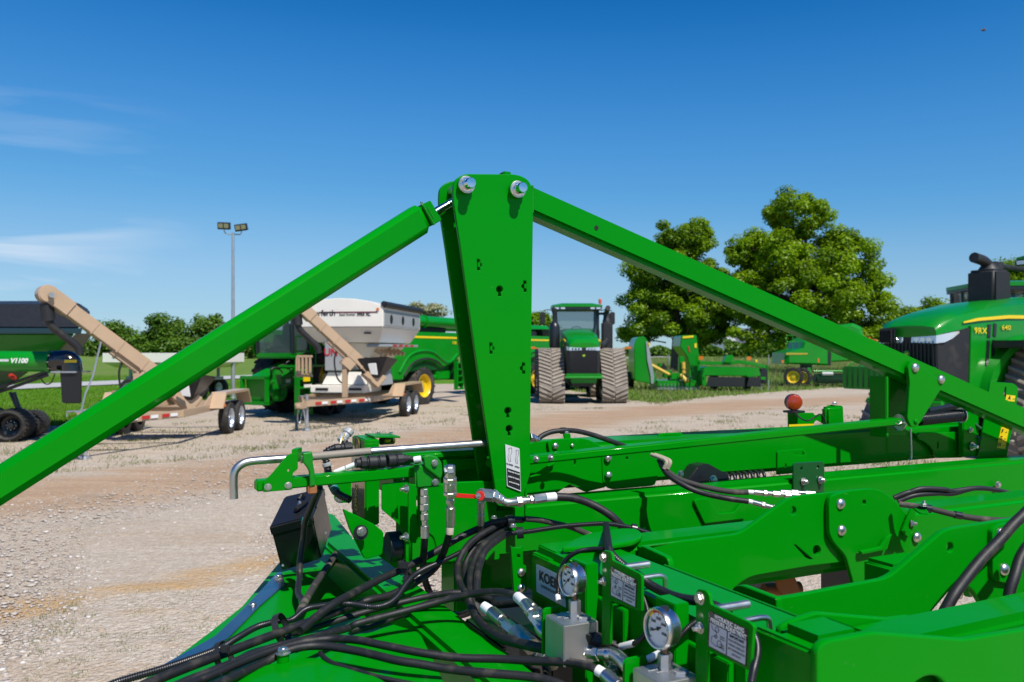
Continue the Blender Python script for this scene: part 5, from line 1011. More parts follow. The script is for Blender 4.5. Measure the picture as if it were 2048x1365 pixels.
# --- left brace with its threaded rod end
bar4('brace_tube', [(-260, 1093), (842, 403.5), (868, 459), (-260, 1181)], 1.860, .070, GREEN, IM, .0135, 1)
bar4('brace_end_block', [(843, 409.5), (861, 401), (884, 440.5), (864, 452)], 1.872, .05, GREEN, IM, .0015, 2)
a_, b_ = onb(862, 430, 1.897), onb(935, 388, 1.897); n_ = 46; Q = [a_.lerp(b_, i / n_) for i in range(n_ + 1)]
m = MB(); m.tube(Q, lambda q: (.0107 if round(q * n_) % 2 else .0098) if q < .5 else .0104, 20, smooth=False); m.out('threaded_rod', CHROME, IM, ang=80)
p = onb(935, 388, 1.897); m = MB(); m.lathe([(.021, -.017), (.023, -.012), (.023, .012), (.021, .017)], p, NV, 24); m.out('rod_eye', GREEN, IM)
m = MB(); p = onb(845, 413, 1.89); m.lathe([(.004, 0), (.004, .006), (.0025, .007), (.0035, .011), (.001, .014)], p - ZV * .002, Vector((-.25, -.1, 1)), 10); m.out('grease_fitting', ZINC, IM)
# --- right brace, gusset and spring
br = [(1044, 361.5), (2300, 927), (2300, 973), (1044, 419)]
bar4('brace_tube', br, 1.856, .068, GREEN, IM, .012, 4)
p = onb(1193, 456, 1.8555); m = MB(); m.lathe([(.0063, 0), (.0060, .0008)], p, -NV, 18); m.out('brace_hole', INK, IM)
plate('brace_gusset', [(1816, 734), (1824, 722), (1838, 727), (1890, 769), (1877, 787), (1839, 848), (1832, 856), (1822, 854), (1815, 838), (1820, 767)], 'b', 1.842, .012, GREEN, IM, .0025, [4, 5, 4, 4, 6, 4, 4, 4, 4, 10])
dome(1829.5, 736, 1.842, 9.5); dome(1881.5, 759.5, 1.842, 9); dome(1831, 843.5, 1.842, 5.5, T_GDOME)
g2 = plate('brace_gusset', [(1816, 734), (1824, 722), (1890, 769), (1877, 787), (1839, 848), (1832, 856), (1822, 854), (1815, 838), (1820, 767)], 'b', 1.842, .012, GREEN, IM, .002, 4); g2.location = g2.location + NV * .085
plate('hanger_channel', [(1771, 752), (1812, 752), (1812, 870), (1773, 870)], 'b', 1.935, .012, GREEN, IM, .002)
m = MB(); c0 = onb(1771, 800, 1.83); aa = c0.dot(DV); zb, zt1 = onb(1771, 870, 1.935).z, onb(1771, 752, 1.935).z
m = MB(); m.hexa([M(aa + .05, 1.87, zb), M(aa + .062, 1.87, zb), M(aa + .062, 1.935, zb), M(aa + .05, 1.935, zb), M(aa + .05, 1.87, zt1), M(aa + .062, 1.87, zt1), M(aa + .062, 1.935, zt1), M(aa + .05, 1.935, zt1)]); m.out('hanger_channel', GREEN, IM, .002)
sp0, sp1 = onb(1798, 845, 1.895), onb(1921, 831, 1.895); ax = (sp1 - sp0).normalized(); s1 = ax.cross(ZV).normalized(); s2 = s1.cross(ax); turns = 27; P_ = []
ss0 = onb(1836, 840, 1.895)
for i in range(turns * 12 + 1):
    a = i / 12 * 2 * math.pi; P_.append(ss0.lerp(sp1, i / (turns * 12)) + (s1 * math.cos(a) + s2 * math.sin(a)) * .0185)
m = MB(); m.tube(P_, .0026, 6, smooth=False); m.out('compression_spring', BLACK, IM, ang=70)
m = MB(); m.cyl(ss0, sp1, .011, seg=16); m.out('spring_rod', GREEN, IM)
for p, r in ((sp1, .026), (sp0, .027)):
    m = MB(); m.lathe([(r, -.002), (r, .002), (r * .45, .002), (r * .45, -.002)], p, ax, 32, False); m.out('spring_washer', ZINC, IM)
m = MB(); m.cyl(onb(1798, 847, 1.842), onb(1810, 845, 1.842), .002); m.tube([onb(1790, 845, 1.84), onb(1797, 849, 1.838), onb(1803, 844, 1.838), onb(1797, 842, 1.838), onb(1812, 848, 1.838)], .0013, 6); m.out('cotter_pin', ZINC, IM)
# --- beams
bar4('link_bar', [(985, 921.5), (1806, 837), (1806, 850.5), (985, 938.5)], 1.85, .045, GREEN, IM, .004, 3)
for u, v in ((1072, 918), (1101, 915.5)): hexb(u, v, 1.85, 5.5, T_NUT)
beam('frame_beam', 2.05, .16, 1.590, .125, 790, 1935, GREEN, IM, .014)
beam('frame_beam', 1.872, .10, 1.470, .13, 815, 2500, GREEN, IM, .012)
beam('frame_beam', 1.385, .095, 1.470, .12, 1105, 2400, GREEN, IM, .014)
# cross tube G with the maker's decal
def bx(name, a0, a1, b0, b1, z0, z1, m_, bev=.002, seg=2):
    m = MB(); m.hexa([M(a0, b0, z0), M(a1, b0, z0), M(a1, b1, z0), M(a0, b1, z0), M(a0, b0, z1), M(a1, b0, z1), M(a1, b1, z1), M(a0, b1, z1)]); return m.out(name, m_, IM, bev, seg)
bx('cross_tube', .747, .905, .838, 1.475, 1.335, 1.468, GREEN, .014, 4)
plate('rounded_cap_plate', [(1120, 1096), (1165, 1068), (1245, 1056), (1276, 1058), (1287, 1070), (1268, 1082), (1215, 1090)], 'z', 1.482, .010, GREEN, IM, .003, [10, 30, 20, 12, 10, 12, 30])
# plate D (with the raised knee), plate D2 over it, plate F in front
Dp = [(1280, 1094), (1474, 1069), (1489, 1062), (1574, 1000), (1592, 993), (1700, 981), (1740, 978), (1740, 1118), (1620, 1132), (1494, 1154), (1442, 1200), (1430, 1250), (1335, 1250), (1290, 1180)]
plate('knee_plate', Dp, 'b', 1.37, .012, GREEN, IM, .0015, [3, 10, 24, 20, 20, 0, 0, 0, 0, 24, 24, 0, 0, 0],
      [circ(1586, 1022, 7, 9), circ(1634, 1101, 8, 10), [(1588, 1090), (1592, 1090), (1626, 1119), (1622, 1120), (1612, 1116)]])
D2 = [(1658, 1010), (1662, 992), (1700, 981.5), (1744, 977), (1765, 982), (1790, 1000), (1824, 1042), (1858, 1090), (1850, 1190), (1707, 1190), (1707, 1165), (1692, 1112), (1667, 1084), (1659, 1066)]
plate('knee_plate', D2, 'b', 1.355, .012, GREEN, IM, .002, [8, 10, 6, 10, 12, 12, 10, 10, 0, 0, 6, 10, 10, 6], [[(1726, 1001), (1732, 1001), (1732, 1008), (1726, 1008)]])
dome(1680.5, 1008, 1.355, 11); dome(1682.5, 1061, 1.355, 11); dome(1833, 1075, 1.352, 10.5)
plate('clip_plate', [(1804, 1064), (1824, 1015), (1830, 1018), (1832, 1040), (1826, 1058), (1818, 1076)], 'b', 1.345, .006, GREEN, IM, .001, 3)
hexb(1822, 1047, 1.345, 6.5, T_NUT, n=(-NV + DV * .7).normalized())
plate('flange_plate', [(1277, 1097), (1284, 1092), (1334, 1115), (1338, 1130), (1338, 1250), (1277, 1190)], 'a', .918, .012, GREEN, IM, .002, [2, 4, 8, 8, 0, 0])
Fp = [(1553, 1197.5), (1590, 1192), (1768, 1158.5), (1785, 1150), (1884, 1065), (1902, 1057.5), (2048, 1034), (2400, 975), (2400, 1250), (1990, 1250), (1940, 1170), (1905, 1175), (1850, 1240), (1553, 1300)]
plate('knee_plate', Fp, 'b', .985, .012, GREEN, IM, .0018, [10, 0, 10, 10, 24, 16, 0, 0, 0, 10, 26, 16, 10, 0], [circ(1900, 1095, 7, 10)])
plate('flange_plate', [(1459, 1192), (1468, 1172), (1482, 1170), (1553, 1197), (1553, 1300), (1459, 1250)], 'a', .924, .012, GREEN, IM, .002, [6, 8, 8, 6, 0, 0])
plate('bolt_strip', [(1985, 1060), (2002, 1048), (2040, 1043), (2046, 1060), (2046, 1160), (2030, 1168), (1998, 1165), (1986, 1150)], 'b', .975, .012, GREEN, IM, .002, 8)
dome(2001, 1068, .975, 12.5); dome(2007.5, 1139, .975, 12.5)
# near beam E with its raised socket
bar4('near_beam', [(1700, 1309), (2500, 1130), (2500, 1400), (1700, 1500)], .765, .085, GREEN, IM, .012, 4)
plate('socket_plate', [(1634, 1500), (1634, 1300), (1650, 1283), (1746, 1264.5), (1928, 1279), (2048, 1259), (2500, 1170), (2500, 1650)], 'b', .735, .012, GREEN, IM, .003, [0, 12, 14, 8, 10, 0, 0, 0], [rp([(1815, 1440), (1828, 1368), (1850, 1353), (1875, 1352), (1895, 1372), (1890, 1440)], 12)])
p0 = onb(1640, 1300, .747); aE = p0.dot(DV); zE = 1.503
m = MB(); m.hexa([M(aE, .75, 1.25), M(aE + .085, .75, 1.25), M(aE + .085, .825, 1.25), M(aE, .825, 1.25), M(aE, .75, zE), M(aE + .085, .75, zE), M(aE + .085, .825, zE), M(aE, .825, zE)]); m.out('beam_socket', GREEN, IM, .012, 4)
m = MB(); a1, a2 = aE + .083, aE + .17
m.hexa([M(a1, .752, 1.3), M(a2, .752, 1.3), M(a2, .823, 1.3), M(a1, .823, 1.3), M(a1, .752, zE - .003), M(a2, .752, 1.462), M(a2, .823, 1.462), M(a1, .823, zE - .003)]); m.out('beam_socket', GREEN, IM, .004, 3)
bp_ = plate('socket_plate', [(1560, 1500), (1560, 1256), (1580, 1243), (1634, 1225), (1775, 1237), (1820, 1232), (1820, 1500)], 'b', .842, .010, GREEN, IM, .003, [0, 10, 10, 8, 8, 0, 0])
bx('beam_end_cap', aE - .012, aE + .004, .74, .85, 1.25, 1.492, GREEN, .004, 3)
# box stub, cylinder bits and shapes between the knee plates
p = onb(1722, 1125, 1.25); a0 = p.dot(DV)
bx('stub_tube', a0, a0 + .13, 1.17, 1.25, 1.36, 1.425, GREEN, .010, 3)
plate('gusset_tab', [(1722, 1103), (1762, 1095), (1775, 1075), (1785, 1068), (1775, 1100), (1725, 1110)], 'b', 1.34, .01, GREEN, IM, .002, 2)
for u, v, b, r in ((1912, 1180, 1.10, .016), (1932, 1170, 1.08, .022)):
    p = onb(u, v, b); m = MB(); m.lathe([(r, 0), (r, .01), (r * .5, .011), (r * .5, .03)], p, (-NV + DV * .4), 20); m.out('cylinder_collar', GREEN if r > .02 else ZINC, IM)
p = onb(1958, 1170, 1.10); m = MB(); m.cyl(p, p + DV * .16 - ZV * .015, .02); m.out('cylinder_barrel', BLACK, IM); m = MB(); m.cyl(p - DV * .05, p + DV * .02, .009); m.out('cylinder_rod', CHROME, IM)
# --- small plates on the rear beams
plate('hinge_plate', [(1040, 900), (1066, 884), (1165, 877), (1182, 881), (1212, 899), (1212, 975), (1172, 985), (1140, 969), (1112, 988), (1040, 992)], 'b', 1.975, .012, GREEN, IM, .002, [4, 6, 4, 6, 10, 4, 4, 4, 4, 4], [circ(1149, 925, 3, 6)])
plate('hinge_plate', [(1203, 905), (1215, 896), (1300, 890), (1330, 905), (1310, 972), (1222, 980), (1206, 968)], 'b', 1.972, .012, GREEN, IM, .002, 8, [[(1252, 914), (1256, 914), (1256, 919), (1252, 919)]])
plate('bolt_strip', [(1095, 884), (1106, 879), (1150, 877), (1158, 884), (1158, 905), (1100, 910)], 'b', 1.965, .008, GREEN, IM, .002, 5)
dome(1110.5, 892.5, 1.963, 7); dome(1144.5, 891.5, 1.963, 4.2); dome(1216, 917, 1.968, 8); dome(1217, 951, 1.968, 8)
plate('curved_edge_plate', [(1060, 953), (1075, 948), (1105, 926), (1113, 925), (1098, 940), (1080, 952), (1060, 956)], 'b', 1.96, .02, GREEN, IM, .002, 2)
plate('pull_handle', [(1317, 884), (1317, 871), (1322, 867), (1362, 865.5), (1367.5, 869), (1367.5, 880)], 'b', 2.12, .010, GREEN, IM, .002, [1, 3, 3, 3, 3, 1], [rp([(1323.5, 880), (1324, 874), (1330, 872.5), (1356, 871.5), (1361, 873), (1361.5, 878)], 2)])
plate('v_gusset', [(1388, 1003), (1395, 998), (1416, 997), (1437, 1027), (1469, 1025), (1484, 1006), (1492, 1010), (1490, 1038), (1410, 1048)], 'b', 1.862, .010, GREEN, IM, .002, [5, 3, 3, 3, 3, 3, 2, 2, 2])
plate('slotted_plate', [(1555, 950), (1555, 905), (1559, 902), (1608, 898), (1613, 902), (1613, 945)], 'b', 1.99, .008, GREEN, IM, .0015, [0, 4, 4, 4, 4, 0], [rp([(1588, 910), (1588, 906), (1607, 904), (1609, 908), (1606, 912)], 2), circ(1571, 932, 2.5, 4)])
plate('two_bolt_bracket', [(1587, 985), (1587, 930), (1591, 926), (1645, 923.5), (1649, 928), (1649, 985)], 'b', 1.865, .006, GREEN_DK, IM, .0015, [0, 4, 4, 4, 4, 0], [circ(1603, 937, 2.6, 4), circ(1636, 934.5, 2.6, 4)])
hexb(1607, 963, 1.862, 6.5, T_NUT); hexb(1641, 960, 1.862, 6.5, T_NUT)
plate('end_gusset', [(1834, 872), (1838, 866), (1926, 864), (1926, 916), (1874, 917), (1866, 898), (1850, 884), (1838, 880)], 'b', 2.03, .010, GREEN, IM, .002, [2, 4, 2, 2, 4, 10, 10, 4], [[(1875, 885), (1877, 885), (1877, 897), (1875, 897)], [(1908, 885), (1910, 885), (1910, 898), (1908, 898)]])
m = MB(); m.tube([onb(1821, 858, 2.0), onb(1822, 890, 2.0), onb(1822.5, 916, 2.0), onb(1818, 921, 2.0)], .0035, 8); m.out('steel_rod', ZINC, IM)
bar4('end_frame', [(1926, 826), (1958, 822), (1958, 912), (1926, 915)], 2.0, .02, GREEN, IM, .003)
hexb(1941, 860, 1.995, 5, n=-NV); hexb(1944, 893, 1.995, 7, T_NUT); hexb(1995, 970, 1.86, 6)
for i in range(3): m = MB(); m.cyl(onb(1935 + i * 5, 838 + i * 26, 2.02), onb(1962, 858 + i * 22, 1.99), .006); m.out('latch_rod', GREEN_DK, IM)
m = MB(); m.cyl(onb(1856, 823, 2.1), onb(1915, 812, 2.1), .012); m.cyl(onb(1870, 833, 2.1), onb(1915, 822, 2.1), .01); m.out('rear_cylinder', BLACK, IM)
# black spring clamp glimpsed behind the second beam
m = MB(); m.prism([(0, 0), (.05, .055), (.09, .06), (.17, .02), (.17, 0)], 'y', 0, .05); me_ = None
cl_ = MB(); cl_.v = [tuple(onb(1368, 972, 2.0) + DV * x + NV * y + ZV * z) for x, y, z in m.v]; cl_.f = m.f; cl_.out('spring_clamp', BLACK, IM, .004)
P_ = []
for i in range(9 * 12 + 1):
    a = i / 12 * 2 * math.pi; P_.append(onb(1425, 966, 2.03) + DV * (.21 * i / 108) - NV * .02 * math.cos(a) + ZV * (.024 * math.sin(a)))
m = MB(); m.tube(P_, .0055, 8, smooth=False); m.out('coil_spring', BLACK, IM, ang=70); hexb(1426, 960, 1.97, 8); hexb(1361, 948, 1.97, 6)
# --- warning lamp and its bracket at the back
p = onb(1588, 806, 2.3); m = MB(); c = at(1588, 805, p.y)
m.lathe([(.0285, 0), (.0285, .008), (.026, .013), (.018, .0165), (.004, .018)], c, (-NV * .9 - DV * .5), 32); lampo = m.out('warning_lamp', REDLENS, IM)
m = MB(); m.lathe([(.030, -.020), (.030, .001)], c, (-NV * .9 - DV * .5), 32); m.out('lamp_body', BLACK_PL, lampo)
m = MB(); m.box(at(1588, 823.5, p.y), (.062, .05, .008), Matrix.Rotation(R(25), 3, 'Z')); m.out('lamp_base', BLACK_PL, lampo, .002)
plate('lamp_bracket', [(1577, 826), (1627, 826), (1630, 831), (1646, 829), (1655, 812), (1662, 810), (1686, 812), (1688, 852), (1688, 875), (1655, 875), (1648, 848), (1632, 840), (1627, 850), (1627, 875), (1578, 875)], 'b', 2.31, .006, GREEN, IM, .001, [1, 1, 3, 4, 5, 3, 4, 0, 0, 0, 5, 5, 2, 0, 0])
plate('reflective_tape', [(1578, 849.5), (1627, 848), (1627, 856), (1578, 858)], 'b', 2.306, .001, YEL_ST, IM, 0)
b5 = onb(1652, 813, 2.28); bar4('bracket_cap', [(1653, 815), (1687, 812), (1687, 852), (1655, 852)], 2.285, .03, GREEN, IM, .008, 3)
hexb(1669, 809, 2.30, 5, n=ZV); hose('lamp_cable', [(1592, 826, 2.9), (1600, 836, 2.88), (1614, 842, 2.86), (1628, 836, 2.86), (1640, 829, 2.86), (1648, 836, 2.86), (1652, 850, 2.86)], 1.6, BLACK_PL)
# --- slotted depth gauge upright with letters
plate('depth_indicator', [(1981, 764), (2028, 767), (2037, 776), (2030, 830), (2012, 922), (1998, 935), (1953, 930), (1966, 860)], 'b', 1.99, .006, GREEN, IM, .001, [2, 6, 6, 0, 6, 6, 3, 0], [rp([(2007, 792), (2010, 774), (2013, 774), (2012, 795)], 2)])
m = MB(); q0, q1, q2, q3 = onb(1954, 928, 1.989), onb(1989, 930, 1.989), onb(2003, 765, 1.989), onb(1982, 764, 1.989)
plate('indicator_scale', [(2013, 790), (2031, 792), (2029, 804), (2011, 802)], 'b', 1.9885, .001, YEL_ST, IM, 0)
plate('indicator_scale', [(2003, 854.5), (2018.5, 857), (2010, 898.5), (1993.5, 896)], 'b', 1.9885, .001, YEL_ST, IM, 0)
upl = (onb(2003, 855, 1.985) - onb(1994, 896, 1.985)).normalized(); xdl = (onb(2018, 857, 1.985) - onb(2003, 855, 1.985)).normalized()
for ch, u, v in (('A', 2019, 796), ('F', 2005, 863), ('G', 2002, 876.5), ('H', 1999, 890)): text('scale_letter', ch, INK, IM, onb(u, v, 1.987), xdl, upl, .021, bold=.0003)
for u, v in ((2012, 864.5), (2009.5, 878), (2006.5, 891.5), (2027, 798)):
    m = MB(); m.box(onb(u + 1, v, 1.9868), (.012, .0006, .0012), Matrix.Rotation(math.atan2(DV.y, DV.x), 3, 'Z')); m.out('scale_tick', INK, IM)

# weld beads where plates and tubes are joined
def weld(pts, r=.0028):
    P_ = spline(pts, 10); n_ = len(P_) - 1; L_ = sum((a - b).length for a, b in zip(P_[:-1], P_[1:])); k_ = max(int(L_ / .0035), 8); m = MB()
    Q = [P_[0].lerp(P_[-1], i / k_) for i in range(k_ + 1)] if len(pts) == 2 else P_
    m.tube(Q, lambda q: r * (1 if int(q * k_) % 2 else .78), 7, smooth=False); m.out('weld_bead', GREEN_CAST, IM, ang=80)
weld([onb(846, 411, 1.866), onb(869, 450, 1.866)]); weld([onb(855, 415, 1.862), onb(868, 438, 1.862)], .002)
weld([M(.9, 1.385, 1.466), M(.9, 1.478, 1.466)]); weld([M(.909, .86, 1.462), M(.909, 1.25, 1.462)])
weld([onb(1283, 1094, 1.366) + ZV * .0, onb(1474, 1069, 1.388)], .0022); weld([onb(1065, 371, 1.853), onb(1066, 425, 1.853)])
weld([onb(1773, 755, 1.932), onb(1773, 860, 1.932)]); weld([M(.747, 1.30, 1.336), M(.747, 1.46, 1.336)])
for u0_, v0_, u1_, v1_ in ((1389, 1003, 1412, 1047), (1412, 1047, 1488, 1038)): weld([onb(u0_, v0_, 1.871), onb(u1_, v1_, 1.871)], .0025)
bx('mast_web', .923, .929, 1.843, 1.922, 1.44, 2.05, GREEN, .001)
# --- gauges, signs and fittings by the cross tube
def gauge(cu, cv, a_face, r, blk_b0, blk_b1, red0, needle):
    c = ona(cu, cv, a_face); ax = (-DV * .98 - NV * .06 + ZV * .05).normalized(); ax = Vector(ax)
    x = ax.cross(ZV).normalized() * -1; y = ax.cross(x) * -1
    if y.z < 0: y = -y
    x = y.cross(ax)
    m = MB(); m.lathe([(r * .80, -.022), (r * .95, -.020), (r * .95, -.008), (r * .985, -.006), (r * 1.06, -.005), (r * 1.06, -.001), (r * 1.0, .002), (r * .93, .0015), (r * .90, -.001)], c, ax, 40, False)
    g = m.out('pressure_gauge', GAUGE_M, IM, ang=50)
    m = MB(); m.lathe([(r * .9, -.022), (r * .9, -.0215)], c, ax, 30); m.out('case_back', ZINC, g)
    m = MB(); m.lathe([(r * .92, -.0028), (r * .92, -.0022)], c, ax, 36); m.out('dial', WHITE, g)
    for name, m_, a0, a1 in (('green_band', mat('dial_green', (.01, .20, .07), .5), 150, 225), ('yellow_band', YEL_ST, 122, 150), ('red_band', mat('dial_red', (.55, .03, .02), .5), -30, 122)):
        m = MB(); P0 = []; n_ = 18
        for i in range(n_ + 1):
            an = R(a0 + (a1 - a0) * i / n_)
            for rr in (.78, .90): P0.append(c + ax * -.0019 + (x * math.cos(an) + y * math.sin(an)) * r * rr)
        m.add(P0, [(2 * i, 2 * i + 1, 2 * i + 3, 2 * i + 2) for i in range(n_)]); m.out(name, m_, g)
    m = MB(); d = x * math.cos(R(needle)) + y * math.sin(R(needle)); s = ax.cross(d); q = c - ax * .0012
    m.add([q - d * r * .25 + s * r * .05, q - d * r * .25 - s * r * .05, q + d * r * .72 - s * r * .012, q + d * r * .72 + s * r * .012], [(0, 1, 2, 3)]); m.lathe([(r * .10, 0), (r * .10, .001)], q - ax * .0004, ax, 14); m.out('needle', INK, g)
    m = MB()
    for k in range(11):
        an = R(225 - k * 27); d = x * math.cos(an) + y * math.sin(an); s = ax.cross(d); q = c - ax * .0018
        m.add([q + d * r * .66 + s * r * .012, q + d * r * .66 - s * r * .012, q + d * r * .77 - s * r * .012, q + d * r * .77 + s * r * .012], [(0, 1, 2, 3)])
    m.out('dial_tick', INK, g)
    for k in (1, 3, 5, 7, 9):
        an = R(225 - k * 27); text('dial_number', str(k * 500), INK, g, c - ax * .0019 + (x * math.cos(an) + y * math.sin(an)) * r * .5, x, y, r * .20)
    m = MB(); m.lathe([(r * .24, 0), (r * .22, .004)], c - ax * .013 + ZV * r * .93, ZV, 16); m.out('vent_plug', BLACK_PL, g)
    b = c - ax * .014; zb = 1.42
    m = MB(); m.lathe([(.0058, 0), (.0058, .004), (.0048, .005), (.0048, .012)], b - ZV * r * .93, -ZV, 16); m.out('stem', mat('brass_thread', (.20, .13, .08), .5, .7), g)
    top = b.z - r * .93 - .010; m = MB(); m.lathe([(.0095, 0), (.010, .001), (.010, top - zb - .001), (.0095, top - zb)], Vector((b.x, b.y, zb)), ZV, 6); m.out('adapter', ALU, g)
    return g
def block(b0, b1):
    bx('valve_block', .643, .706, b0, b1, 1.355, 1.42, ALU, .0015)
    p = M(.690, b0 + .018, 1.42); m = MB(); m.lathe([(.0115, 0), (.0115, .0035), (.009, .005), (.006, .005), (.006, .003)], p, ZV, 6); m.out('block_plug', ALU, IM)
    m = MB()
    for i, (q, s) in enumerate((('12A', .006), ('MADE IN U.S.A.', .0042), ('PORT 1', .004))): text('block_stamp', q, mat('etched_white', (.62, .62, .60), .6), IM, M(.668, b0 + .050 - i * .009, 1.4204), DV, NV, s)
block(1.148, 1.212); block(.895, .958)
gauge(1135, 1161, .665, .0246, 0, 0, 0, 222)
gauge(1314, 1258, .665, .0264, 0, 0, 0, 205)
plate('block_bracket', [(1086, 1310), (1086, 1224), (1092, 1217), (1119, 1214), (1119, 1310)], 'b', 1.218, .006, GREEN, IM, .001, [0, 4, 4, 3, 0])
plate('block_bracket', [(1251, 1365), (1251, 1328), (1258, 1320), (1290, 1314), (1293, 1322), (1293, 1420), (1251, 1420)], 'b', .964, .006, GREEN, IM, .001, [0, 4, 4, 3, 0, 0, 0])
for b0 in (1.198, .956): bx('clamp_bar', .712, .737, b0, b0 + .046, 1.25, 1.497, GREEN, .0015)
for b0 in (1.12, .872): bx('clamp_bar', .735, .746, b0, b0 + .10, 1.25, 1.44, GREEN, .0015)
def sign(line1, line2, out, dec, bolts, rods, kind):
    plate('sign_plate', out, 'a', .7, .005, GREEN, IM, .001, 3)
    TL, TR, BR, BL = dec
    lp_ = lambda p, q, s: (p[0] + (q[0] - p[0]) * s, p[1] + (q[1] - p[1]) * s)
    plate('sign_decal', dec, 'a', .6992, .0004, INK, IM, 0, 2)
    k0, k1 = .32, .965; hh = (ona(*TL, .7) - ona(*BL, .7)).length
    def pt(s, r): return lp_(lp_(TL, BL, r), lp_(TR, BR, r), s)
    for s0, s1 in ((.035, .47), (.50, .965)):
        plate('decal_panel', [pt(s0, k0), pt(s1, k0), pt(s1, k1), pt(s0, k1)], 'a', .6987, .0003, mat('decal_grey', (.55, .56, .60), .4), IM, 0)
    def tx(s, x_, y_, size, m_, **kw):
        c = ona(*pt(x_, y_), .6983); X = (ona(*pt(1, y_), .6983) - ona(*pt(0, y_), .6983)).normalized(); text('sign_text', s, m_, IM, c, X, ZV, size, .0002, **kw)
    w = (ona(*TR, .7) - ona(*TL, .7)).length
    tx(line1, .52, .095, hh * .165, WHITE, bold=.00018, fitw=w * .74); tx(line2, .5, .235, hh * .165, WHITE, bold=.00018, fitw=w * .92)
    tx('IMPORTANT', .735, .40, hh * .10, INK, bold=.0001, fitw=w * .36)
    for i, s in enumerate(('RUN HYDRAULIC', kind + ' CIRCUIT', 'IN CONTINUOUS', 'OR FLOAT')): tx(s, .735, .52 + i * .115, hh * .075, INK, fitw=w * (.40 if i < 3 else .22))
    for (x_, y_, rr) in ((.22, .42, .045), (.20, .62, .03), (.30, .78, .06)):
        c = ona(*pt(x_, y_), .6983); P_ = [c + (NV * math.cos(a) + ZV * math.sin(a)) * w * rr for a in np.linspace(0, 2 * math.pi, 15)]; m = MB(); m.tube(P_, .00035, 4, smooth=False); m.out('decal_drawing', INK, IM)
    P_ = [ona(*pt(x_, y_), .6983) for x_, y_ in ((.08, .36), (.10, .47), (.22, .5), (.2, .62), (.1, .66), (.08, .82), (.18, .88), (.3, .86), (.42, .9))]; m = MB(); m.tube(P_, .0003, 4, 1, smooth=False); m.out('decal_drawing', INK, IM)
    for i in range(4): tx('pressure', .37, .55 + i * .06 + (.1 if i > 1 else 0), w * .035, INK)
    (u1, v1, r1), (u2, v2, r2) = bolts
    for u, v, r_, me in ((u1, v1, r1, T_HEX), (u2, v2, r2, T_NUT)):
        p = ona(u, v, .70); inst(me, 'bolt', p, -DV, r_ * p.y / FPX, spin=.4)
    for (u, v, du, dv, r_, bend) in rods:
        p = ona(u, v, .72); L_ = ((du ** 2 + dv ** 2) ** .5) * p.y / FPX * 1.12
        P_ = [p, p + DV * L_ * .8, p + DV * L_]
        if bend: P_ = [p, p + DV * L_ * .5, p + DV * L_ * .84, p + DV * L_ * .97 - ZV * .004, p + DV * L_ - ZV * .016, p + DV * L_ - ZV * .04]
        m = MB(); m.tube(P_, r_, 12); m.out('u_bolt', ZINC, IM)
sign('HYDRAULIC BASKET', 'PRESSURE ADJUSTMENT', [(1204, 1104), (1208, 1101), (1219, 1103), (1223, 1108), (1225, 1121), (1278, 1147), (1283, 1152), (1283, 1224), (1220, 1202), (1220, 1290), (1203, 1290)],
     [(1221.5, 1133), (1274, 1160.5), (1271.5, 1217), (1220, 1192)], [(1208, 1115, 8.5), (1208, 1163, 7.5)], [(1235, 1137, 66, -9, .0056, 0), (1240, 1163, 98, -12, .0042, 1)], 'BASKET')
sign('HYDRAULIC GANG', 'PRESSURE ADJUSTMENT', [(1392, 1184), (1397, 1178), (1411, 1181), (1418, 1190), (1421, 1209), (1500, 1246), (1507, 1254), (1500, 1343), (1414, 1301), (1414, 1420), (1389, 1420)],
     [(1418, 1221), (1496, 1260), (1492, 1334), (1415, 1293)], [(1401, 1197, 11), (1401, 1256, 10)], [(1432, 1219, 72, -14, .0056, 0), (1445, 1250, 108, -18, .0040, 1)], 'GANG')
# maker's decal on the cross tube
plate('maker_decal', [(1072, 1128), (1128, 1155), (1132, 1216), (1073, 1184)], 'a', .7455, .0012, SILVER, IM, 0, 3)
def onG(u, v): return ona(u, v, .7440)
text('maker_name', 'KOENIG', INK, IM, onG(1106, 1166), -NV, ZV, .026, .0003, bold=.0006, fitw=(onG(1134, 1166) - onG(1079, 1166)).length)
text('maker_name', 'KOENIGEQUIPMENT.COM', INK, IM, onG(1106, 1184.5), -NV, ZV, .0075, .0003, fitw=(onG(1130, 1166) - onG(1083, 1166)).length)
# strip with two dome bolts
plate('bolt_strip', [(1022, 1092), (1028, 1096), (1042, 1096), (1046, 1091), (1046.5, 1130), (1052.5, 1132), (1054, 1184), (1028, 1184)], 'b', 1.50, .008, GREEN, IM, .001, 2, [[(1034, 1109), (1040.5, 1109), (1040.5, 1116), (1034, 1116)]])
dome(1042, 1145, 1.50, 8.5); dome(1042, 1176.5, 1.50, 8.5)
# --- handle rod, bar, brackets left of the mast
a_, b_ = onb(975, 886.5, 1.86), onb(741, 903, 1.86)
m = MB(); m.tube([onb(1010, 884, 1.86), b_], .0088, 18); m.tube([onb(604, 915.5, 1.86), onb(560, 918.5, 1.86), onb(507, 922.5, 1.86), onb(487, 927, 1.86), onb(473, 938, 1.86), onb(467.5, 955, 1.86), onb(468, 998, 1.86)], .0088, 18); m.out('crank_handle', ZINC, IM, ang=60)
c_ = onb(604, 915.5, 1.86); n_ = 90; Q = [b_.lerp(c_, i / n_) for i in range(n_ + 1)]; m = MB(); m.tube(Q, lambda q: .0092 if round(q * n_) % 2 else .0082, 18, smooth=False); m.out('dusty_thread', DIRTY_ST, IM, ang=80)
m = MB(); p = onb(600, 915.8, 1.86); m.lathe([(.0125, 0), (.0125, .02)], p, (onb(640, 912.5, 1.86) - p), 20); m.out('rod_collar', ZINC, IM)
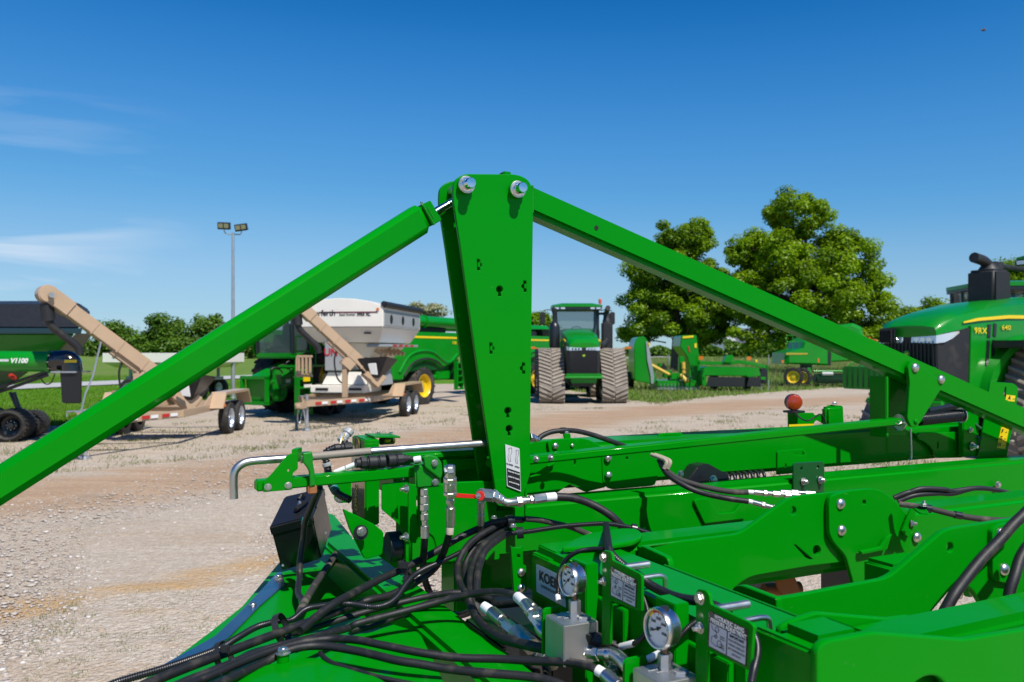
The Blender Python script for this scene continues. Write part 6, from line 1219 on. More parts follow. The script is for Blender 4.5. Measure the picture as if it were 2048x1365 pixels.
bar4('latch_bar', [(513, 962.5), (832, 933.5), (832, 955), (513, 984.5)], 1.79, .034, GREEN, IM, .003, 3)
plate('latch_bracket', [(527, 964), (545, 947), (574, 912), (582, 908), (596, 905), (596, 939), (586, 946), (585, 980), (527, 985)], 'b', 1.782, .005, GREEN, IM, .001, [2, 4, 4, 2, 3, 4, 4, 1, 1], [circ(577, 941.5, 2.2, 2.6, 10)])
bx_ = onb(589, 903, 1.782); m = MB(); m.hexa([bx_ + v for v in (Vector((-.006, 0, -.02)), Vector((.006, .004, -.02)), Vector((.006, .04, -.02)), Vector((-.006, .036, -.02)), Vector((-.006, 0, .004)), Vector((.006, .004, .004)), Vector((.006, .04, .004)), Vector((-.006, .036, .004)))]); m.out('latch_bracket', GREEN, IM, .001)
hexb(536, 974.5, 1.782, 6); hexb(576.5, 971, 1.782, 6)
plate('latch_lever', [(605.5, 907), (624, 903.5), (627.5, 918), (626, 925), (630, 945), (632, 972), (620, 975), (619, 942), (607, 926)], 'b', 1.772, .012, GREEN_CAST, IM, .003, [3, 3, 2, 3, 4, 4, 4, 6, 3])
m = MB(); p = onb(623, 978, 1.79); m.box(p, (.018, .03, .02), Matrix.Rotation(R(25), 3, 'Z')); m.out('lever_shoe', RUST, IM, .003)
# valve casting with bolts
bar4('valve_casting', [(830, 932), (880, 926), (883, 974), (832, 978)], 1.775, .05, GREEN_CAST, IM, .004, 3)
plate('casting_ear', [(850, 935), (848, 915), (856, 909), (874, 913), (884, 925), (886, 948), (882, 960)], 'b', 1.765, .012, GREEN_CAST, IM, .003, 5)
hexb(869.5, 926, 1.763, 6); hexb(870.5, 964.5, 1.772, 6)
# green electronics box with emblem and number
zT, zB = onb(730, 880, 1.90).z, onb(730, 1053, 1.90).z; aL = onb(730, 880, 1.90).dot(DV); aR = onb(759, 880, 1.90).dot(DV)
bx('control_box', aL, aR, 1.90, 2.015, zB, zT, GREEN, .003, 3)
plate('box_decal', [(703, 890), (729, 900), (729, 1044), (703, 1018)], 'a', aL - .0004, .0004, mat('olive_decal', (.13, .125, .035), .22, coat=.8), IM, 0)
c = ona(715, 893, aL - .001); 
m = MB(); m.lathe([(.0245, 0), (.0245, .0008)], c, -DV, 28); em = m.out('emblem', INK, IM); 
P_ = [c - DV * .0012 + (NV * math.cos(a) * .0205 + ZV * math.sin(a) * .0205) for a in np.linspace(0, 2 * math.pi, 24)]; m = MB(); m.tube(P_, .0008, 4, smooth=False); m.out('emblem_ring', mat('gold_print', (.45, .33, .05), .4), em)
P_ = [c - DV * .0012 + NV * x + ZV * z for x, z in ((.010, -.012), (.006, -.006), (.008, .0), (.002, .004), (-.004, .003), (-.010, .009), (-.007, .002), (-.005, -.006), (-.002, -.012), (0, -.005), (.004, -.004))]
m = MB(); m.add(P_, [tuple(range(len(P_)))]); m.out('leaping_deer', bpy.data.materials['gold_print'], em)
text('model_number', '2660', bpy.data.materials['gold_print'], IM, ona(712, 995, aL - .0012), -ZV, -NV, .034, .0003, bold=.0004, sx=.95)
m = MB(); m.hexa([M(aR - .01, 1.91, zT + .002), M(aR + .055, 1.91, zT - .001), M(aR + .055, 1.99, zT - .001), M(aR - .01, 1.99, zT + .002), M(aR - .01, 1.91, zT + .006), M(aR + .055, 1.91, zT + .003), M(aR + .055, 1.99, zT + .003), M(aR - .01, 1.99, zT + .006)]); m.out('level_shelf', GREEN, IM, .001)
for u in (757, 782): p = at(u, 867, 2.05); inst(T_HEX, 'bolt', p, ZV, .005)
m = MB(); m.cyl(at(762, 883, 2.02), at(786, 881.5, 2.05), .009, seg=16); vi = m.out('level_vial', mat('olive_glass', (.09, .10, .02), .1, coat=1), IM); m = MB(); m.cyl(at(770, 882.3, 2.012), at(780, 881.6, 2.022), .004, seg=10); m.out('vial_bubble', YEL_ST, vi)
# connectors and cables round the box
def conn(P, prof, m_=BLACK_PL, name='plug_connector'): return fit(name, (at(*P[0]), at(*P[1])), prof, m_)
conn([(769, 923, 1.86), (711, 927, 1.83)], [(.22, .0150, 0), (.06, .0135, 0), (.30, .0150, 0), (.06, .0125, 0), (.20, .0138, 8), (.16, .0105, 0)])
conn([(774, 922, 1.86), (821, 917, 1.89)], [(.30, .0150, 0), (.07, .0128, 0), (.30, .0140, 10), (.13, .0105, 0), (.20, .0075, 0)])
conn([(703, 894, 1.95), (668, 897, 1.93)], [(.45, .0115, 12), (.2, .0095, 0), (.35, .0100, 10)])
conn([(700, 860, 2.0), (682, 884, 1.98)], [(.35, .0125, 12), (.3, .0100, 0), (.35, .0115, 0)], GREY_P)
hose('harness_cable', [(690, 884, 1.98), (683, 896, 1.96), (670, 897, 1.93), (656, 902, 1.92), (650, 912, 1.92), (654, 930, 1.92), (658, 955, 1.9), (664, 972, 1.88), (676, 988, 1.87), (700, 1000, 1.86)], 7.5, LOOM, True)
sleeve((666, 974, 1.88), (672, 984, 1.875), 9, TEAL, 'teal_tape'); sleeve((653, 926, 1.915), (655, 933, 1.915), 9.5, GREY_P, 'cable_clamp')
sleeve((669, 945.5, 1.84), (690, 937, 1.84), 5); sleeve((693, 936, 1.84), (713, 928, 1.84), 5)
for du in (0, 4, -3): hose('signal_wire', [(686 + du, 868, 1.97), (683 + du * .5, 878, 1.97), (680, 890, 1.96)], .9, YEL_ST if du == 4 else WHITE)
hose('harness_cable', [(820, 917, 1.89), (835, 925, 1.9), (845, 940, 1.92)], 5, LOOM, True); sleeve((828, 920, 1.86), (842, 918, 1.86), 6.5, WHITE, 'white_tape')
hose('harness_cable', [(770, 905, 1.95), (785, 912, 1.96), (800, 930, 1.96), (806, 960, 1.96)], 5, LOOM, True)
# bracket plates below
plate('side_bracket', [(764, 968), (818, 964), (818, 1008), (818, 1080), (797, 1048), (764, 1020)], 'b', 1.80, .006, GREEN, IM, .001, 2)
plate('stud_bracket', [(817, 968), (833, 970), (833, 1087), (817, 1086)], 'b', 1.755, .006, GREEN, IM, .001, 2)
for v in (978, 1074): p = onb(813, v, 1.757); inst(T_NUT, 'bolt', p, (-DV - NV * .25), .0085)
plate('pivot_plate', [(669, 966), (703, 962), (703, 1006), (676, 1007), (669, 1000)], 'b', 1.90, .006, GREEN, IM, .001, 4); hexb(678.5, 998, 1.895, 7)
p = onb(721, 1065, 1.80); m = MB(); m.lathe([(.0165, 0), (.0165, .004)], p, -NV, 28); m.out('rubber_washer', BLACK, IM); hexb(723, 1063, 1.795, 8.5)
plate('tongue_lug', [(686, 1018), (750, 1050), (768, 1065), (765, 1110), (730, 1120), (700, 1060)], 'b', 1.82, .012, GREEN, IM, .002, 6)
plate('front_plate', [(836, 975), (905, 965), (990, 962), (1000, 1120), (880, 1125), (868, 1075), (838, 1050)], 'b', 1.868, .010, GREEN, IM, .002, 6)
m = MB(); q = at(775, 1095, 2.0); m.cyl(q, q + DV * .11, .036, seg=28); m.cyl(q + DV * .11, q + DV * .15, .028, seg=28); m.out('hydraulic_motor', BLACK, IM, .002)
bar4('far_bar', [(888, 919.5), (972, 917), (973, 938.5), (888, 945)], 1.99, .05, GREEN, IM, .004)
bar4('far_bar', [(800, 908), (1000, 898), (1000, 912), (800, 924)], 2.0, .05, GREEN, IM, .006)
# fitting stacks
fit('hose_fitting', (at(848.5, 978, 1.80), at(850, 1077, 1.80)), [(.14, .0085, 6), (.16, .0095, 0), (.14, .0100, 6), (.06, .0075, 0), (.14, .0088, 6), (.10, .0070, 0), (.26, .0092, 12)], ZINC)
fit('swivel_elbow', (at(889, 943, 1.77), at(908, 941, 1.77)), [(.4, .009, 6), (.6, .0115, 8)], ALU)
fit('hose_fitting', (at(900, 932, 1.77), at(901, 1052, 1.80)), [(.19, .0118, 8), (.08, .0148, 8), (.15, .0132, 0), (.06, .0150, 8), (.06, .0085, 0), (.09, .0098, 6), (.05, .0070, 0), (.32, .0098, 0)], ZINC)
sleeve((900, 1054, 1.80), (899, 1069, 1.80), 8, mat('beige_tape', (.55, .46, .35), .6))
fit('hose_fitting', (at(962, 1003, 1.90), at(961, 1050, 1.92)), [(.3, .0095, 0), (.2, .0085, 0), (.5, .0090, 0)], ZINC)
hose('hydraulic_hose', [(849.5, 1076, 1.8), (848, 1100, 1.82), (846, 1130, 1.88), (850, 1160, 1.95), (862, 1190, 1.98), (884, 1218, 1.98), (912, 1231, 1.96), (936, 1226, 1.9), (952, 1212, 1.86)], 7.5)
hose('hydraulic_hose', [(961, 1049, 1.92), (960, 1070, 1.93), (958, 1090, 1.94)], 7)
# ball valve with red lever and the elbow chain to the right
v0 = at(967, 990, 1.86)
fit('ball_valve', (at(955, 989, 1.87), at(986, 992, 1.89)), [(.15, .0105, 0), (.7, .0150, 8), (.15, .0125, 6)], ZINC)
bar4('lever', [(912, 987), (958, 990.5), (960, 998.5), (912, 996)], 1.69, .004, RED, IM, .001, 2)
m = MB(); m.lathe([(.0095, 0), (.0105, .003), (.0105, .010), (.009, .012)], at(960, 993, 1.835), Vector((.0, 1, .0)), 20); m.lathe([(.0045, 0), (.006, .003), (.006, .008), (.004, .011)], at(907.5, 989.5, 1.80), Vector((.1, .8, .1)), 14); m.out('lever', RED, IM)
inst(T_HEX, 'bolt', at(956, 992, 1.832), Vector((-.4, -1, .1)), .0055)
fit('hose_fitting', (at(984, 990, 1.89), at(1005, 1001, 1.90)), [(.35, .0150, 6), (.15, .0110, 0), (.35, .0120, 6), (.15, .0100, 0)], ZINC)
m = MB(); m.tube([at(1003, 999, 1.90), at(1010, 1004, 1.90), at(1018, 1005.5, 1.90), at(1034, 1004, 1.91)], .0092, 16); m.out('elbow', ZINC, IM)
fit('hose_fitting', (at(1032, 1004.5, 1.91), at(1091, 995.5, 1.94)), [(.18, .0125, 6), (.14, .0092, 0), (.12, .0075, 0), (.10, .0105, 6), (.04, .008, 0), (.42, .0112, 8)], ZINC)
sleeve((1091, 995.5, 1.94), (1111, 993.5, 1.95), 8.8)
hose('hydraulic_hose', [(1108, 994, 1.95), (1142, 996, 1.96), (1173, 1004.6, 1.97), (1204, 1020, 1.97), (1228, 1037, 1.97), (1248, 1058, 1.98)], 8.2)
hose('hydraulic_hose', [(1050, 1038, 1.95), (1081, 1041, 1.97), (1112, 1047.7, 2.0), (1145, 1056, 2.03), (1190, 1075, 2.05)], 6, RUBBER_DUSTY)
hose('hydraulic_hose', [(1075, 880, 2.12), (1086, 871, 2.13), (1104, 864, 2.14), (1128, 861.5, 2.15), (1153, 862.5, 2.17), (1183, 869.5, 2.19), (1214, 880, 2.21), (1250, 893, 2.24)], 5.2)
m = MB(); m.lathe([(.0085, 0), (.0085, .014)], at(1122, 862, 2.149), (at(1134, 861.5, 2.16) - at(1122, 862, 2.149)), 18); m.out('hose_clamp', BLACK, IM); inst(T_HEX, 'bolt', at(1133, 867, 2.14), ZV, .006)
plate('clamp_tab', [(1127, 868), (1141, 867), (1143, 884), (1131, 884)], 'b', 1.97, .006, GREEN, IM, .001, 3)
fit('hose_fitting', (at(1058, 875, 2.08), at(1078, 880, 2.1)), [(.4, .012, 6), (.3, .009, 0), (.3, .006, 6)], ZINC)
# clamp on the mast foot
m = MB(); m.lathe([(.0135, 0), (.0135, .017)], at(1012, 1043, 1.93), (at(1030, 1041, 1.94) - at(1012, 1043, 1.93)), 20); m.out('hose_clamp', BLACK, IM); inst(T_HEX, 'bolt', at(1026, 1054, 1.9), ZV, .0075); inst(T_HEX, 'bolt', at(988, 1037, 1.95), ZV, .007)
plate('clamp_tab', [(1004, 1050), (1030, 1062), (1040, 1058), (1014, 1046)], 'z', 1.440, .004, GREEN, IM, .001, 2)
# --- hoses over the tongue
def zt_pts(l): return [(u, v, t if t else (EYE - 1.355) * FPX / (v - V0)) for u, v, t in l]
hose('corrugated_loom', zt_pts([(190, 1385, 0), (238, 1364, 0), (340, 1333, 0), (435, 1299, 0), (473, 1277, 1.44), (514, 1254, 1.5), (555, 1243, 1.53), (583, 1240, 1.54), (610, 1220, 1.58), (637, 1213, 1.60), (692, 1208, 1.62), (740, 1214, 1.60), (768, 1211, 1.62), (792, 1196, 1.66), (817, 1162, 1.74), (842, 1142, 1.80), (893, 1118.6, 1.86), (968, 1083, 1.90), (1019, 1068, 1.92), (1060, 1063, 1.93), (1119, 1054, 1.93), (1167, 1049.5, 1.93), (1214, 1048, 1.93), (1262, 1056, 1.93), (1300, 1068, 1.93), (1340, 1090, 1.93)]), 8.3, LOOM, True)
hose('hydraulic_hose', zt_pts([(240, 1392, 0), (337, 1350, 0), (446, 1308, 0), (555, 1267, 0), (610, 1247, 0), (660, 1230, 1.60), (716, 1208, 1.70), (741, 1200, 1.72), (781, 1190, 1.76), (830, 1166, 1.82), (868, 1138, 1.86), (885, 1110, 1.86), (893, 1088, 1.83), (898, 1068, 1.80)]), 11, RUBBER)
hose('hydraulic_hose', [(600, 1262, 1.50), (640, 1228, 1.56), (670, 1207, 1.60), (716, 1182, 1.68), (766, 1156, 1.76), (804, 1139, 1.81), (867, 1106, 1.88), (918, 1076, 1.92), (968, 1053, 1.94), (991, 1045, 1.94), (1020, 1040, 1.935), (1045, 1040, 1.96)], 9)
hose('hydraulic_hose', zt_pts([(300, 1396, 0), (369, 1364, 0), (446, 1334, 0), (528, 1301, 0), (610, 1280, 0), (692, 1258, 1.55), (716, 1247, 1.56), (792, 1227, 1.60), (867, 1207, 1.62), (918, 1193, 1.62), (968, 1185, 1.60), (1006, 1185, 1.57), (1034, 1194, 1.53), (1048, 1204, 1.50)]), 9.5, RUBBER)
hose('hydraulic_hose', [(560, 1272, 1.53), (640, 1252, 1.60), (741, 1221, 1.66), (842, 1196, 1.70), (905, 1186, 1.70), (950, 1190, 1.70), (985, 1200, 1.68)], 7)
hose('hydraulic_hose', zt_pts([(330, 1400, 0), (391, 1364, 0), (419, 1353, 0), (501, 1317, 0), (555, 1298, 0), (610, 1284, 0), (665, 1278, 1.45), (716, 1281, 1.43), (766, 1291, 1.41), (842, 1306, 1.39), (918, 1316, 1.38), (994, 1318, 1.37), (1060, 1322, 1.35), (1110, 1324, 1.33), (1150, 1327, 1.31), (1178, 1333, 1.29), (1196, 1341, 1.28)]), 9.5, RUBBER)
hose('hydraulic_hose', zt_pts([(430, 1372, 0), (520, 1330, 1.36), (580, 1300, 1.40), (640, 1292, 1.42), (716, 1303, 1.40), (792, 1321, 1.37), (842, 1329, 1.36), (893, 1338, 1.35), (968, 1346, 1.33), (1060, 1354, 1.31), (1110, 1365, 1.29), (1150, 1385, 1.27)]), 9.5, RUBBER)
hose('hydraulic_hose', [(936, 1190, 1.66), (943, 1214, 1.64), (955, 1237, 1.60), (976, 1260, 1.56), (1006, 1278, 1.50), (1060, 1292, 1.43), (1112, 1302, 1.38)], 8.8, RUBBER)
for pts_, r_ in (([(1012, 1046, 1.97), (980, 1060, 1.92), (950, 1078, 1.88), (928, 1102, 1.84), (915, 1134, 1.8), (920, 1168, 1.74), (933, 1190, 1.68)], 6.4), ([(1022, 1052, 1.99), (990, 1068, 1.94), (955, 1090, 1.9), (936, 1116, 1.87), (929, 1141, 1.84), (933, 1172, 1.78), (940, 1195, 1.72)], 6),
                 ([(1018, 1056, 1.97), (980, 1080, 1.88), (958, 1103, 1.83), (946, 1130, 1.79), (941, 1156, 1.74), (941, 1190, 1.68)], 6.6), ([(1024, 1062, 1.97), (995, 1080, 1.88), (972, 1100, 1.82), (961, 1124, 1.78), (955, 1150, 1.73), (953, 1190, 1.67)], 6.6)):
    hose('hydraulic_hose', pts_, r_, RUBBER)
# fittings at the blocks
sleeve((1035, 1194, 1.53), (1049, 1206, 1.50), 10.5)
fit('hose_fitting', (at(1049, 1206, 1.50), at(1083, 1258, 1.42)), [(.42, .0098, 0), (.10, .0078, 0), (.18, .0105, 6), (.30, .0092, 6)], ZINC)
m = MB(); m.tube([at(1079, 1253, 1.42), at(1086, 1264, 1.41), at(1097, 1270, 1.40), at(1116, 1269, 1.39)], .0105, 14); m.out('elbow', ZINC, IM)
fit('hose_fitting', (at(1110, 1269, 1.39), at(1126, 1267, 1.385)), [(1, .0150, 6)], ZINC)
sleeve((968, 1213, 1.60), (985, 1226, 1.58), 11)
fit('hose_fitting', (at(983, 1224, 1.58), at(1064, 1294, 1.46)), [(.28, .0118, 0), (.10, .0095, 0), (.22, .0125, 6), (.40, .0165, 8)], ZINC)
sleeve((1110, 1301, 1.38), (1136, 1305, 1.36), 9.8)
fit('hose_fitting', (at(1138, 1305, 1.36), at(1216, 1309, 1.31)), [(.40, .0092, 0), (.10, .0110, 6), (.16, .0085, 0), (.14, .0118, 6), (.20, .0100, 0)], ZINC)
m = MB(); m.tube([at(1212, 1309, 1.31), at(1226, 1309, 1.305), at(1240, 1318, 1.29), at(1256, 1334, 1.27)], .0110, 14); m.out('elbow', ZINC, IM)
sleeve((1194, 1340, 1.28), (1211, 1350, 1.27), 11)
fit('hose_fitting', (at(1209, 1349, 1.27), at(1262, 1395, 1.22)), [(.55, .0105, 0), (.45, .012, 6)], ZINC)
fit('sensor_plug', (at(1172, 1272, 1.34), at(1232, 1290, 1.33)), [(.22, .0130, 4), (.38, .0110, 6), (.25, .0085, 0), (.15, .006, 0)], BLACK_PL)
fit('sensor_plug', (at(1180, 1262, 1.35), at(1176, 1296, 1.34)), [(.5, .0095, 4), (.5, .008, 6)], BLACK_PL)
hose('sensor_cable', [(1222, 1288, 1.33), (1242, 1294, 1.32), (1262, 1290, 1.30), (1280, 1280, 1.28), (1294, 1262, 1.27), (1297, 1235, 1.28), (1290, 1205, 1.31), (1280, 1180, 1.34), (1265, 1160, 1.37)], 5.2, LOOM, True)
sleeve((1241, 1294, 1.315), (1268, 1287, 1.295), 6.8)
hose('sensor_cable', [(1290, 1330, 1.2), (1310, 1316, 1.18), (1335, 1296, 1.165), (1362, 1270, 1.16), (1382, 1250, 1.16), (1400, 1240, 1.17)], 6, LOOM, True); sleeve((1296, 1319, 1.17), (1322, 1306, 1.165), 7.5)
hose('sensor_cable', [(1116, 1192, 1.5), (1116, 1165, 1.5), (1121, 1140, 1.48), (1134, 1118, 1.47), (1155, 1104, 1.46), (1180, 1099, 1.45), (1206, 1098, 1.43)], 4.8, LOOM, True); sleeve((1115, 1191, 1.5), (1117, 1204, 1.49), 5.5)
hose('sensor_cable', [(1212, 1050, 1.9), (1214, 1070, 1.62), (1216, 1090, 1.45), (1222, 1108, 1.40), (1245, 1130, 1.37), (1275, 1150, 1.345), (1300, 1170, 1.32), (1335, 1188, 1.27), (1365, 1198, 1.23), (1400, 1203, 1.19), (1432, 1214, 1.16), (1458, 1228, 1.14)], 6.5, LOOM, True)
hose('sensor_cable', [(1503, 1260, 1.07), (1513, 1285, 1.05), (1514, 1310, 1.03), (1506, 1345, 1.0), (1498, 1390, .98)], 8, LOOM, True)
# ties and straps
def ring(u, v, t, du, dv, r, w=.008, name='cable_tie', m_=BLACK_PL):
    c = at(u, v, t); d = at(u + du, v + dv, t) - c; m = MB(); m.lathe([(r, -w / 2), (r * 1.06, -w / 2), (r * 1.06, w / 2), (r, w / 2)], c, d, 20, False); m.out(name, m_, IM)
ring(563, 1258, 1.50, 1, -.4, .026, .012, 'hose_strap'); ring(448, 1316, 1.40, 1, -.4, .026, .010, 'hose_strap')
ring(812, 1138, 1.80, 1, -.6, .018, .012); ring(818, 1160, 1.77, 1, -.8, .0125, .014); ring(1040, 1066, 1.93, 1, -.1, .0125, .016, 'hose_clamp', BLACK)
ring(1268, 1058, 1.93, 1, .2, .0105, .012, 'hose_clamp', BLACK)
m = MB(); m.box(at(450, 1298, 1.36), (.014, .01, .012)); m.out('tie_head', BLACK_PL, IM, .002)
m = MB(); m.box(at(806, 1131, 1.78), (.02, .012, .014)); m.out('tie_head', BLACK_PL, IM, .002)
# --- rear hoses at the right
hose('hydraulic_hose', [(1318, 920, 2.20), (1330, 938, 2.18), (1355, 957, 2.16), (1392, 970, 2.15), (1430, 979, 2.15), (1467, 984.5, 2.15), (1496, 985, 2.15)], 5.5, RUBBER_DUSTY)
hose('hydraulic_hose', [(1322, 930, 2.2), (1336, 950, 2.16), (1370, 972, 2.13), (1404, 986, 2.12), (1454, 997, 2.10), (1496, 1003, 2.10)], 5.5, RUBBER)
for du in (0, 7): hose('dusty_hose_end', [(1303 + du, 910, 2.22), (1322 + du, 917, 2.19), (1333 + du, 924, 2.17), (1328 + du, 938, 2.17)], 4, mat('mud_caked_rubber', (.38, .33, .24), .85))
sleeve((1495, 984.5, 2.15), (1507, 985, 2.15), 4.5); sleeve((1495, 1002.5, 2.10), (1506, 1005, 2.10), 4.5)
fit('hose_fitting', (at(1507, 985, 2.15), at(1600, 992, 2.16)), [(.2, .0068, 0), (.08, .0085, 6), (.12, .006, 0), (.16, .0085, 6), (.1, .006, 0), (.14, .008, 6), (.2, .006, 0)], ZINC)
fit('hose_fitting', (at(1506, 1005, 2.10), at(1556, 1018, 2.08)), [(.35, .0068, 0), (.15, .0085, 6), (.3, .006, 0), (.2, .008, 6)], ZINC)
fit('hose_fitting', (at(1560, 984, 2.16), at(1630, 988, 2.17)), [(.3, .006, 0), (.2, .008, 6), (.2, .006, 0), (.3, .007, 6)], ZINC)
hose('hydraulic_hose', [(2070, 1008, 1.46), (2048, 1029, 1.45), (2026, 1050, 1.44), (2000, 1080, 1.43), (1964, 1117, 1.41), (1934, 1154, 1.39), (1908, 1190, 1.37), (1880, 1240, 1.36)], 10.5, RUBBER)
hose('hydraulic_hose', [(2080, 1060, 1.44), (2044, 1110, 1.42), (2030, 1150, 1.40), (2018, 1190, 1.39), (2010, 1250, 1.38)], 10.5, RUBBER)
hose('hydraulic_hose', [(1800, 1009, 1.9), (1830, 1013, 1.88), (1864, 1019, 1.87), (1914, 1031, 1.86), (1964, 1038.5, 1.86), (2010, 1041, 1.88), (2050, 1036, 1.9)], 6, RUBBER_DUSTY)
fit('hose_fitting', (at(1846, 1016, 1.87), at(1862, 1019, 1.87)), [(1, .0095, 0)], BLACK); ring(1916, 1031, 1.86, 1, .2, .0078, .016, 'hose_clamp', BLACK)
plate('clamp_tab', [(1826, 1016), (1850, 1014), (1858, 1026), (1840, 1026)], 'z', 1.50, .004, GREEN, IM, .001, 2); inst(T_NUT, 'bolt', at(1848, 1013, 1.86), ZV, .007)
for dv_, du_ in ((0, 0), (7, 8), (-6, 20)): hose('hose_bundle', [(1788 + du_, 996 + dv_, 2.3), (1822 + du_, 984 + dv_, 2.3), (1868 + du_, 983 + dv_ * .6, 2.32), (1905, 985 + dv_ * .4, 2.34), (1950, 977, 2.36), (1990, 980, 2.4), (2030, 990, 2.42)], 5, BLACK_PL)
# --- tongue: plates, tubes, tool box
plate('tongue_plate', [(655, 1026), (668, 1030), (706, 1076), (672, 1118), (602, 1214), (660, 1226), (760, 1240), (840, 1265), (925, 1440), (150, 1440), (315, 1342), (416, 1267), (484, 1213), (553, 1131), (600, 1080)], 'z', 1.302, .012, GREEN, IM, .002, 4)
plate('tongue_recess', [(655, 1070), (870, 1290), (700, 1340), (540, 1240)], 'z', 1.235, .010, GREEN, IM, .001)
bx('tongue_tube', .545, .645, 1.02, 2.35, 1.20, 1.318, GREEN, .010, 4)
bx('tongue_tube', .545, .80, 2.28, 2.42, 1.19, 1.30, GREEN, .012, 4)
plate('wear_strip', [(553, 1146), (563, 1143), (571, 1168), (520, 1212), (457, 1276), (335, 1348), (318, 1334), (430, 1272), (478, 1226), (530, 1172)], 'z', 1.306, .004, STEELPL, IM, .0008, 4)
inst(T_HEX, 'bolt', onz(556, 1158, 1.306), ZV, .010); inst(T_DOME, 'bolt', onz(505.5, 1210, 1.306), ZV, .008)
plate('hitch_cover', [(380, 1400), (446, 1362), (501, 1337), (555, 1323), (597, 1316), (637, 1313), (678, 1329), (720, 1343), (762, 1354), (820, 1400)], 'z', 1.340, .02, GREEN, IM, .005, 20)
hose('edge_trim', [(640, 1306, 1.41), (650, 1317, 1.39), (668, 1328, 1.37), (706, 1340, 1.35), (762, 1356, 1.32), (840, 1372, 1.3)], 5, RUBBER)
p = onz(566, 1322, 1.342); m = MB(); m.cyl(p - ZV * .02, p + ZV * .012, .010); m.out('hold_down_stud', GREEN, IM); inst(T_HEX, 'bolt', p + ZV * .012, ZV, .0105)
# machinery below the hoses; black boxes added for underframe parts and for shadow
bx('cross_beam', .80, 1.25, 2.0, 2.1, 1.17, 1.33, GREEN, .006); bx('lower_frame_shade_box', 1.22, 1.52, 1.62, 1.75, 1.0, 1.36, BLACK, .006); bx('lower_frame_shade_box', 1.80, 2.05, 1.62, 1.75, 1.0, 1.34, BLACK, .006); bx('lower_frame_shade_box', 1.0, 2.6, 1.50, 1.60, 1.0, 1.10, BLACK, .006); bx('lower_frame_shade_box', .80, .95, 1.48, 1.9, 1.0, 1.26, BLACK, .004)
bx('lower_frame_shade_box', .60, .74, .80, 1.33, 1.10, 1.17, BLACK, .006); bx('lower_frame_shade_box', .66, .73, 1.42, 1.60, 1.02, 1.30, BLACK, .004); bx('lower_frame_shade_box', .30, .53, .95, 1.02, 1.12, 1.24, BLACK, .004)
bx('lower_frame_shade_box', .40, .53, 1.08, 1.40, 1.08, 1.10, BLACK, .004); bx('ballast_plate', .45, .56, .90, .99, 1.245, 1.255, mat('dusty_plate', (.26, .22, .17), .7), .002)
for i in range(3): bx('shank_mount', .93 + i * .5, 1.0 + i * .5, 1.20, 1.26, .95, 1.30, RUST, .004)
p = at(1572, 1166, 1.9); m = MB(); m.box(p, (.045, .012, .26), Matrix.Rotation(R(-24), 3, 'Y')); m.out('rusty_shank', RUST, IM, .003)
m = MB(); q = at(1528, 1182, 1.95); m.cyl(q, q + DV * .09 - NV * .02, .016, seg=24); m.out('shank_roller', RUST, IM)
for i in range(9):
    c = M(1.15 + i * .28, 1.55, .38); m = MB(); m.lathe([(.25, 0), (.20, .03), (.1, .05), (.02, .055)], c, (DV + NV * .3), 28); m.out('disc_blade', RUST, IM)
m = MB(); m.cyl(M(1.0, 1.55, .38), M(3.7, 1.55, .38), .03); m.out('gang_shaft', BLACK, IM)
for i in (0, 1):
    c = M(1.7 + i * 1.3, 2.35, .36); m = MB(); m.lathe([(.2, -.11), (.33, -.12), (.36, -.08), (.36, .08), (.33, .12), (.2, .11)], c, NV, 36); w_ = m.out('wheel', TIRE, IM); m = MB(); m.lathe([(.2, -.10), (.17, -.06), (.05, -.05)], c, NV, 24); m.out('rim', YELLOW, w_)
    m = MB(); m.tube([c, c + ZV * .5 - DV * .2, c + ZV * .9 - NV * .2 - DV * .2], .04, 8); m.out('wheel_arm', GREEN, IM)
# tool box on the tongue
TL = at(540, 1054, 1.99); TR = at(624, 1032, 2.08); BR = at(643, 1119, 2.17); BL = TL + (BR - TR); e = at(570, 993, 2.15) - TL
def lid(k0, k1, g): # slab between heights k0..k1 (0 bottom, 1 top) grown by g
    a = [BL.lerp(TL, k0), BR.lerp(TR, k0)]; b_ = [BL.lerp(TL, k1), BR.lerp(TR, k1)]; xx = (TR - TL).normalized() * g; yy = e.normalized() * g
    m = MB(); m.hexa([a[0] - xx - yy, a[1] + xx - yy, a[1] + e + xx + yy, a[0] + e - xx + yy, b_[0] - xx - yy, b_[1] + xx - yy, b_[1] + e + xx + yy, b_[0] + e - xx + yy]); return m
tb = lid(0, .84, 0).out('manual_box', BLACK, IM, .004, 3); lid(.80, 1.0, .0025).out('box_lid', BLACK, tb, .004, 3)
nb = (TL - BL).normalized(); c = TL + (TR - TL) * .55 + e * .5
m = MB(); m.tube([c + nb * .004 - e * .05, c + nb * .012 - e * .25, c + nb * .014 + (TR - TL) * .2, c + nb * .012 + e * .25, c + nb * .004 + e * .2 - (TR - TL) * .1], .005, 8); m.out('rubber_latch', RUBBER, tb); inst(T_NUT, 'latch_bolt', c + nb * .004, nb, .006, tb)
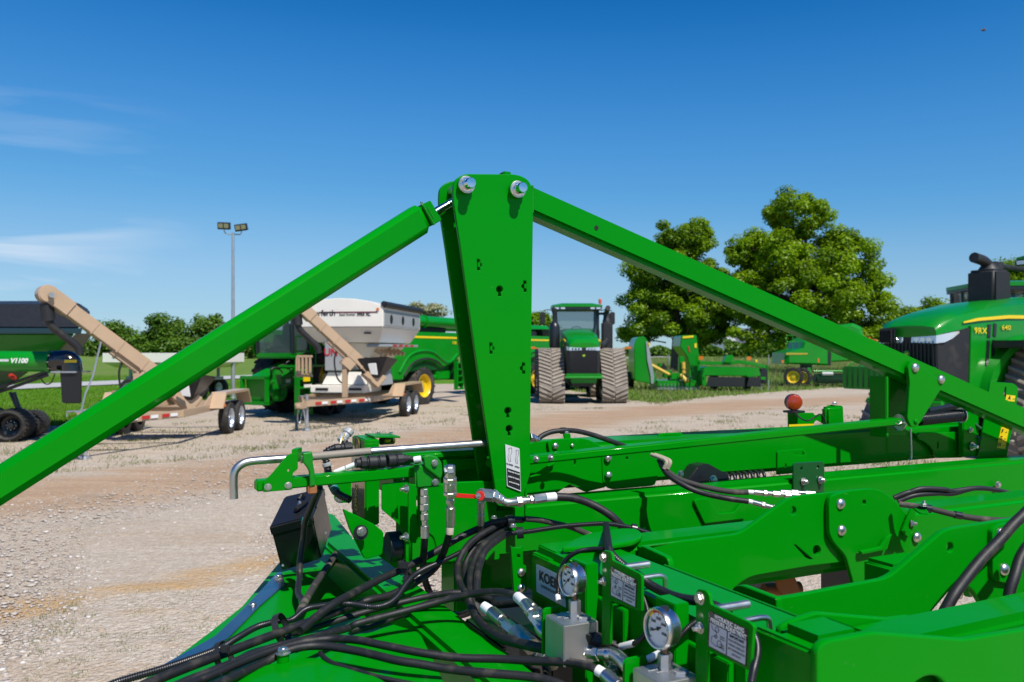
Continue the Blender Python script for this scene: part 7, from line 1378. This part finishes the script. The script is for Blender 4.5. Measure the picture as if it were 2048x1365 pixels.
m = MB(); s0 = TR + e * .3 - nb * .01; m.hexa([s0, s0 + (TR - TL) * .03, s0 + (TR - TL) * .03 + e * .6, s0 + e * .6, s0 + nb * .012, s0 + (TR - TL) * .03 + nb * .012, s0 + (TR - TL) * .03 + e * .6 + nb * .012, s0 + e * .6 + nb * .012]); m.out('box_hinge', BLACK, tb, .001)
for u, v in ((566, 1131), (652, 1066)): m = MB(); m.lathe([(.003, 0), (.003, .002)], at(u, v, 2.05), Vector((0, -1, .1)), 10); m.out('rivet', ZINC, tb)
hose('braided_cable', [(640, 975, 1.84), (632, 990, 1.87), (620, 1020, 1.90), (610, 1045, 1.92), (606, 1080, 1.93), (600, 1120, 1.92), (599, 1155, 1.90), (596, 1185, 1.82), (604, 1200, 1.74), (606, 1215, 1.66)], 6.3, RUBBER)
sleeve((611, 1038, 1.92), (609, 1049, 1.925), 7, TEAL, 'teal_tape')
hose('hydraulic_hose', [(672, 1108, 2.1), (652, 1138, 2.0), (630, 1170, 1.87), (612, 1200, 1.72), (600, 1225, 1.6)], 6.3, RUBBER_DUSTY)

# more hoses and fittings packed below the cross tube
hose('hydraulic_hose', [(955, 1196, 1.72), (975, 1206, 1.70), (1000, 1210, 1.68), (1030, 1207, 1.64), (1055, 1206, 1.60)], 7.5)
fit('hose_fitting', (at(1055, 1206, 1.59), at(1092, 1240, 1.52)), [(.35, .0092, 0), (.15, .0075, 0), (.25, .0100, 6), (.25, .0082, 0)], ZINC)
hose('hydraulic_hose', [(985, 1275, 1.62), (1010, 1305, 1.58), (1040, 1330, 1.52), (1075, 1345, 1.46)], 6.5)
fit('hose_fitting', (at(1058, 1290, 1.50), at(1110, 1330, 1.44)), [(.3, .0115, 0), (.2, .0135, 6), (.2, .0100, 0), (.3, .0125, 6)], ZINC)
fit('hose_fitting', (at(1216, 1322, 1.36), at(1236, 1362, 1.32)), [(.4, .0085, 0), (.25, .0100, 6), (.35, .0080, 0)], ZINC)
hose('hydraulic_hose', [(700, 1262, 1.62), (760, 1246, 1.66), (830, 1218, 1.72), (880, 1200, 1.74), (930, 1196, 1.72)], 7.5)
hose('hydraulic_hose', [(1080, 1300, 1.60), (1090, 1330, 1.52), (1096, 1365, 1.46)], 7, RUBBER_DUSTY)
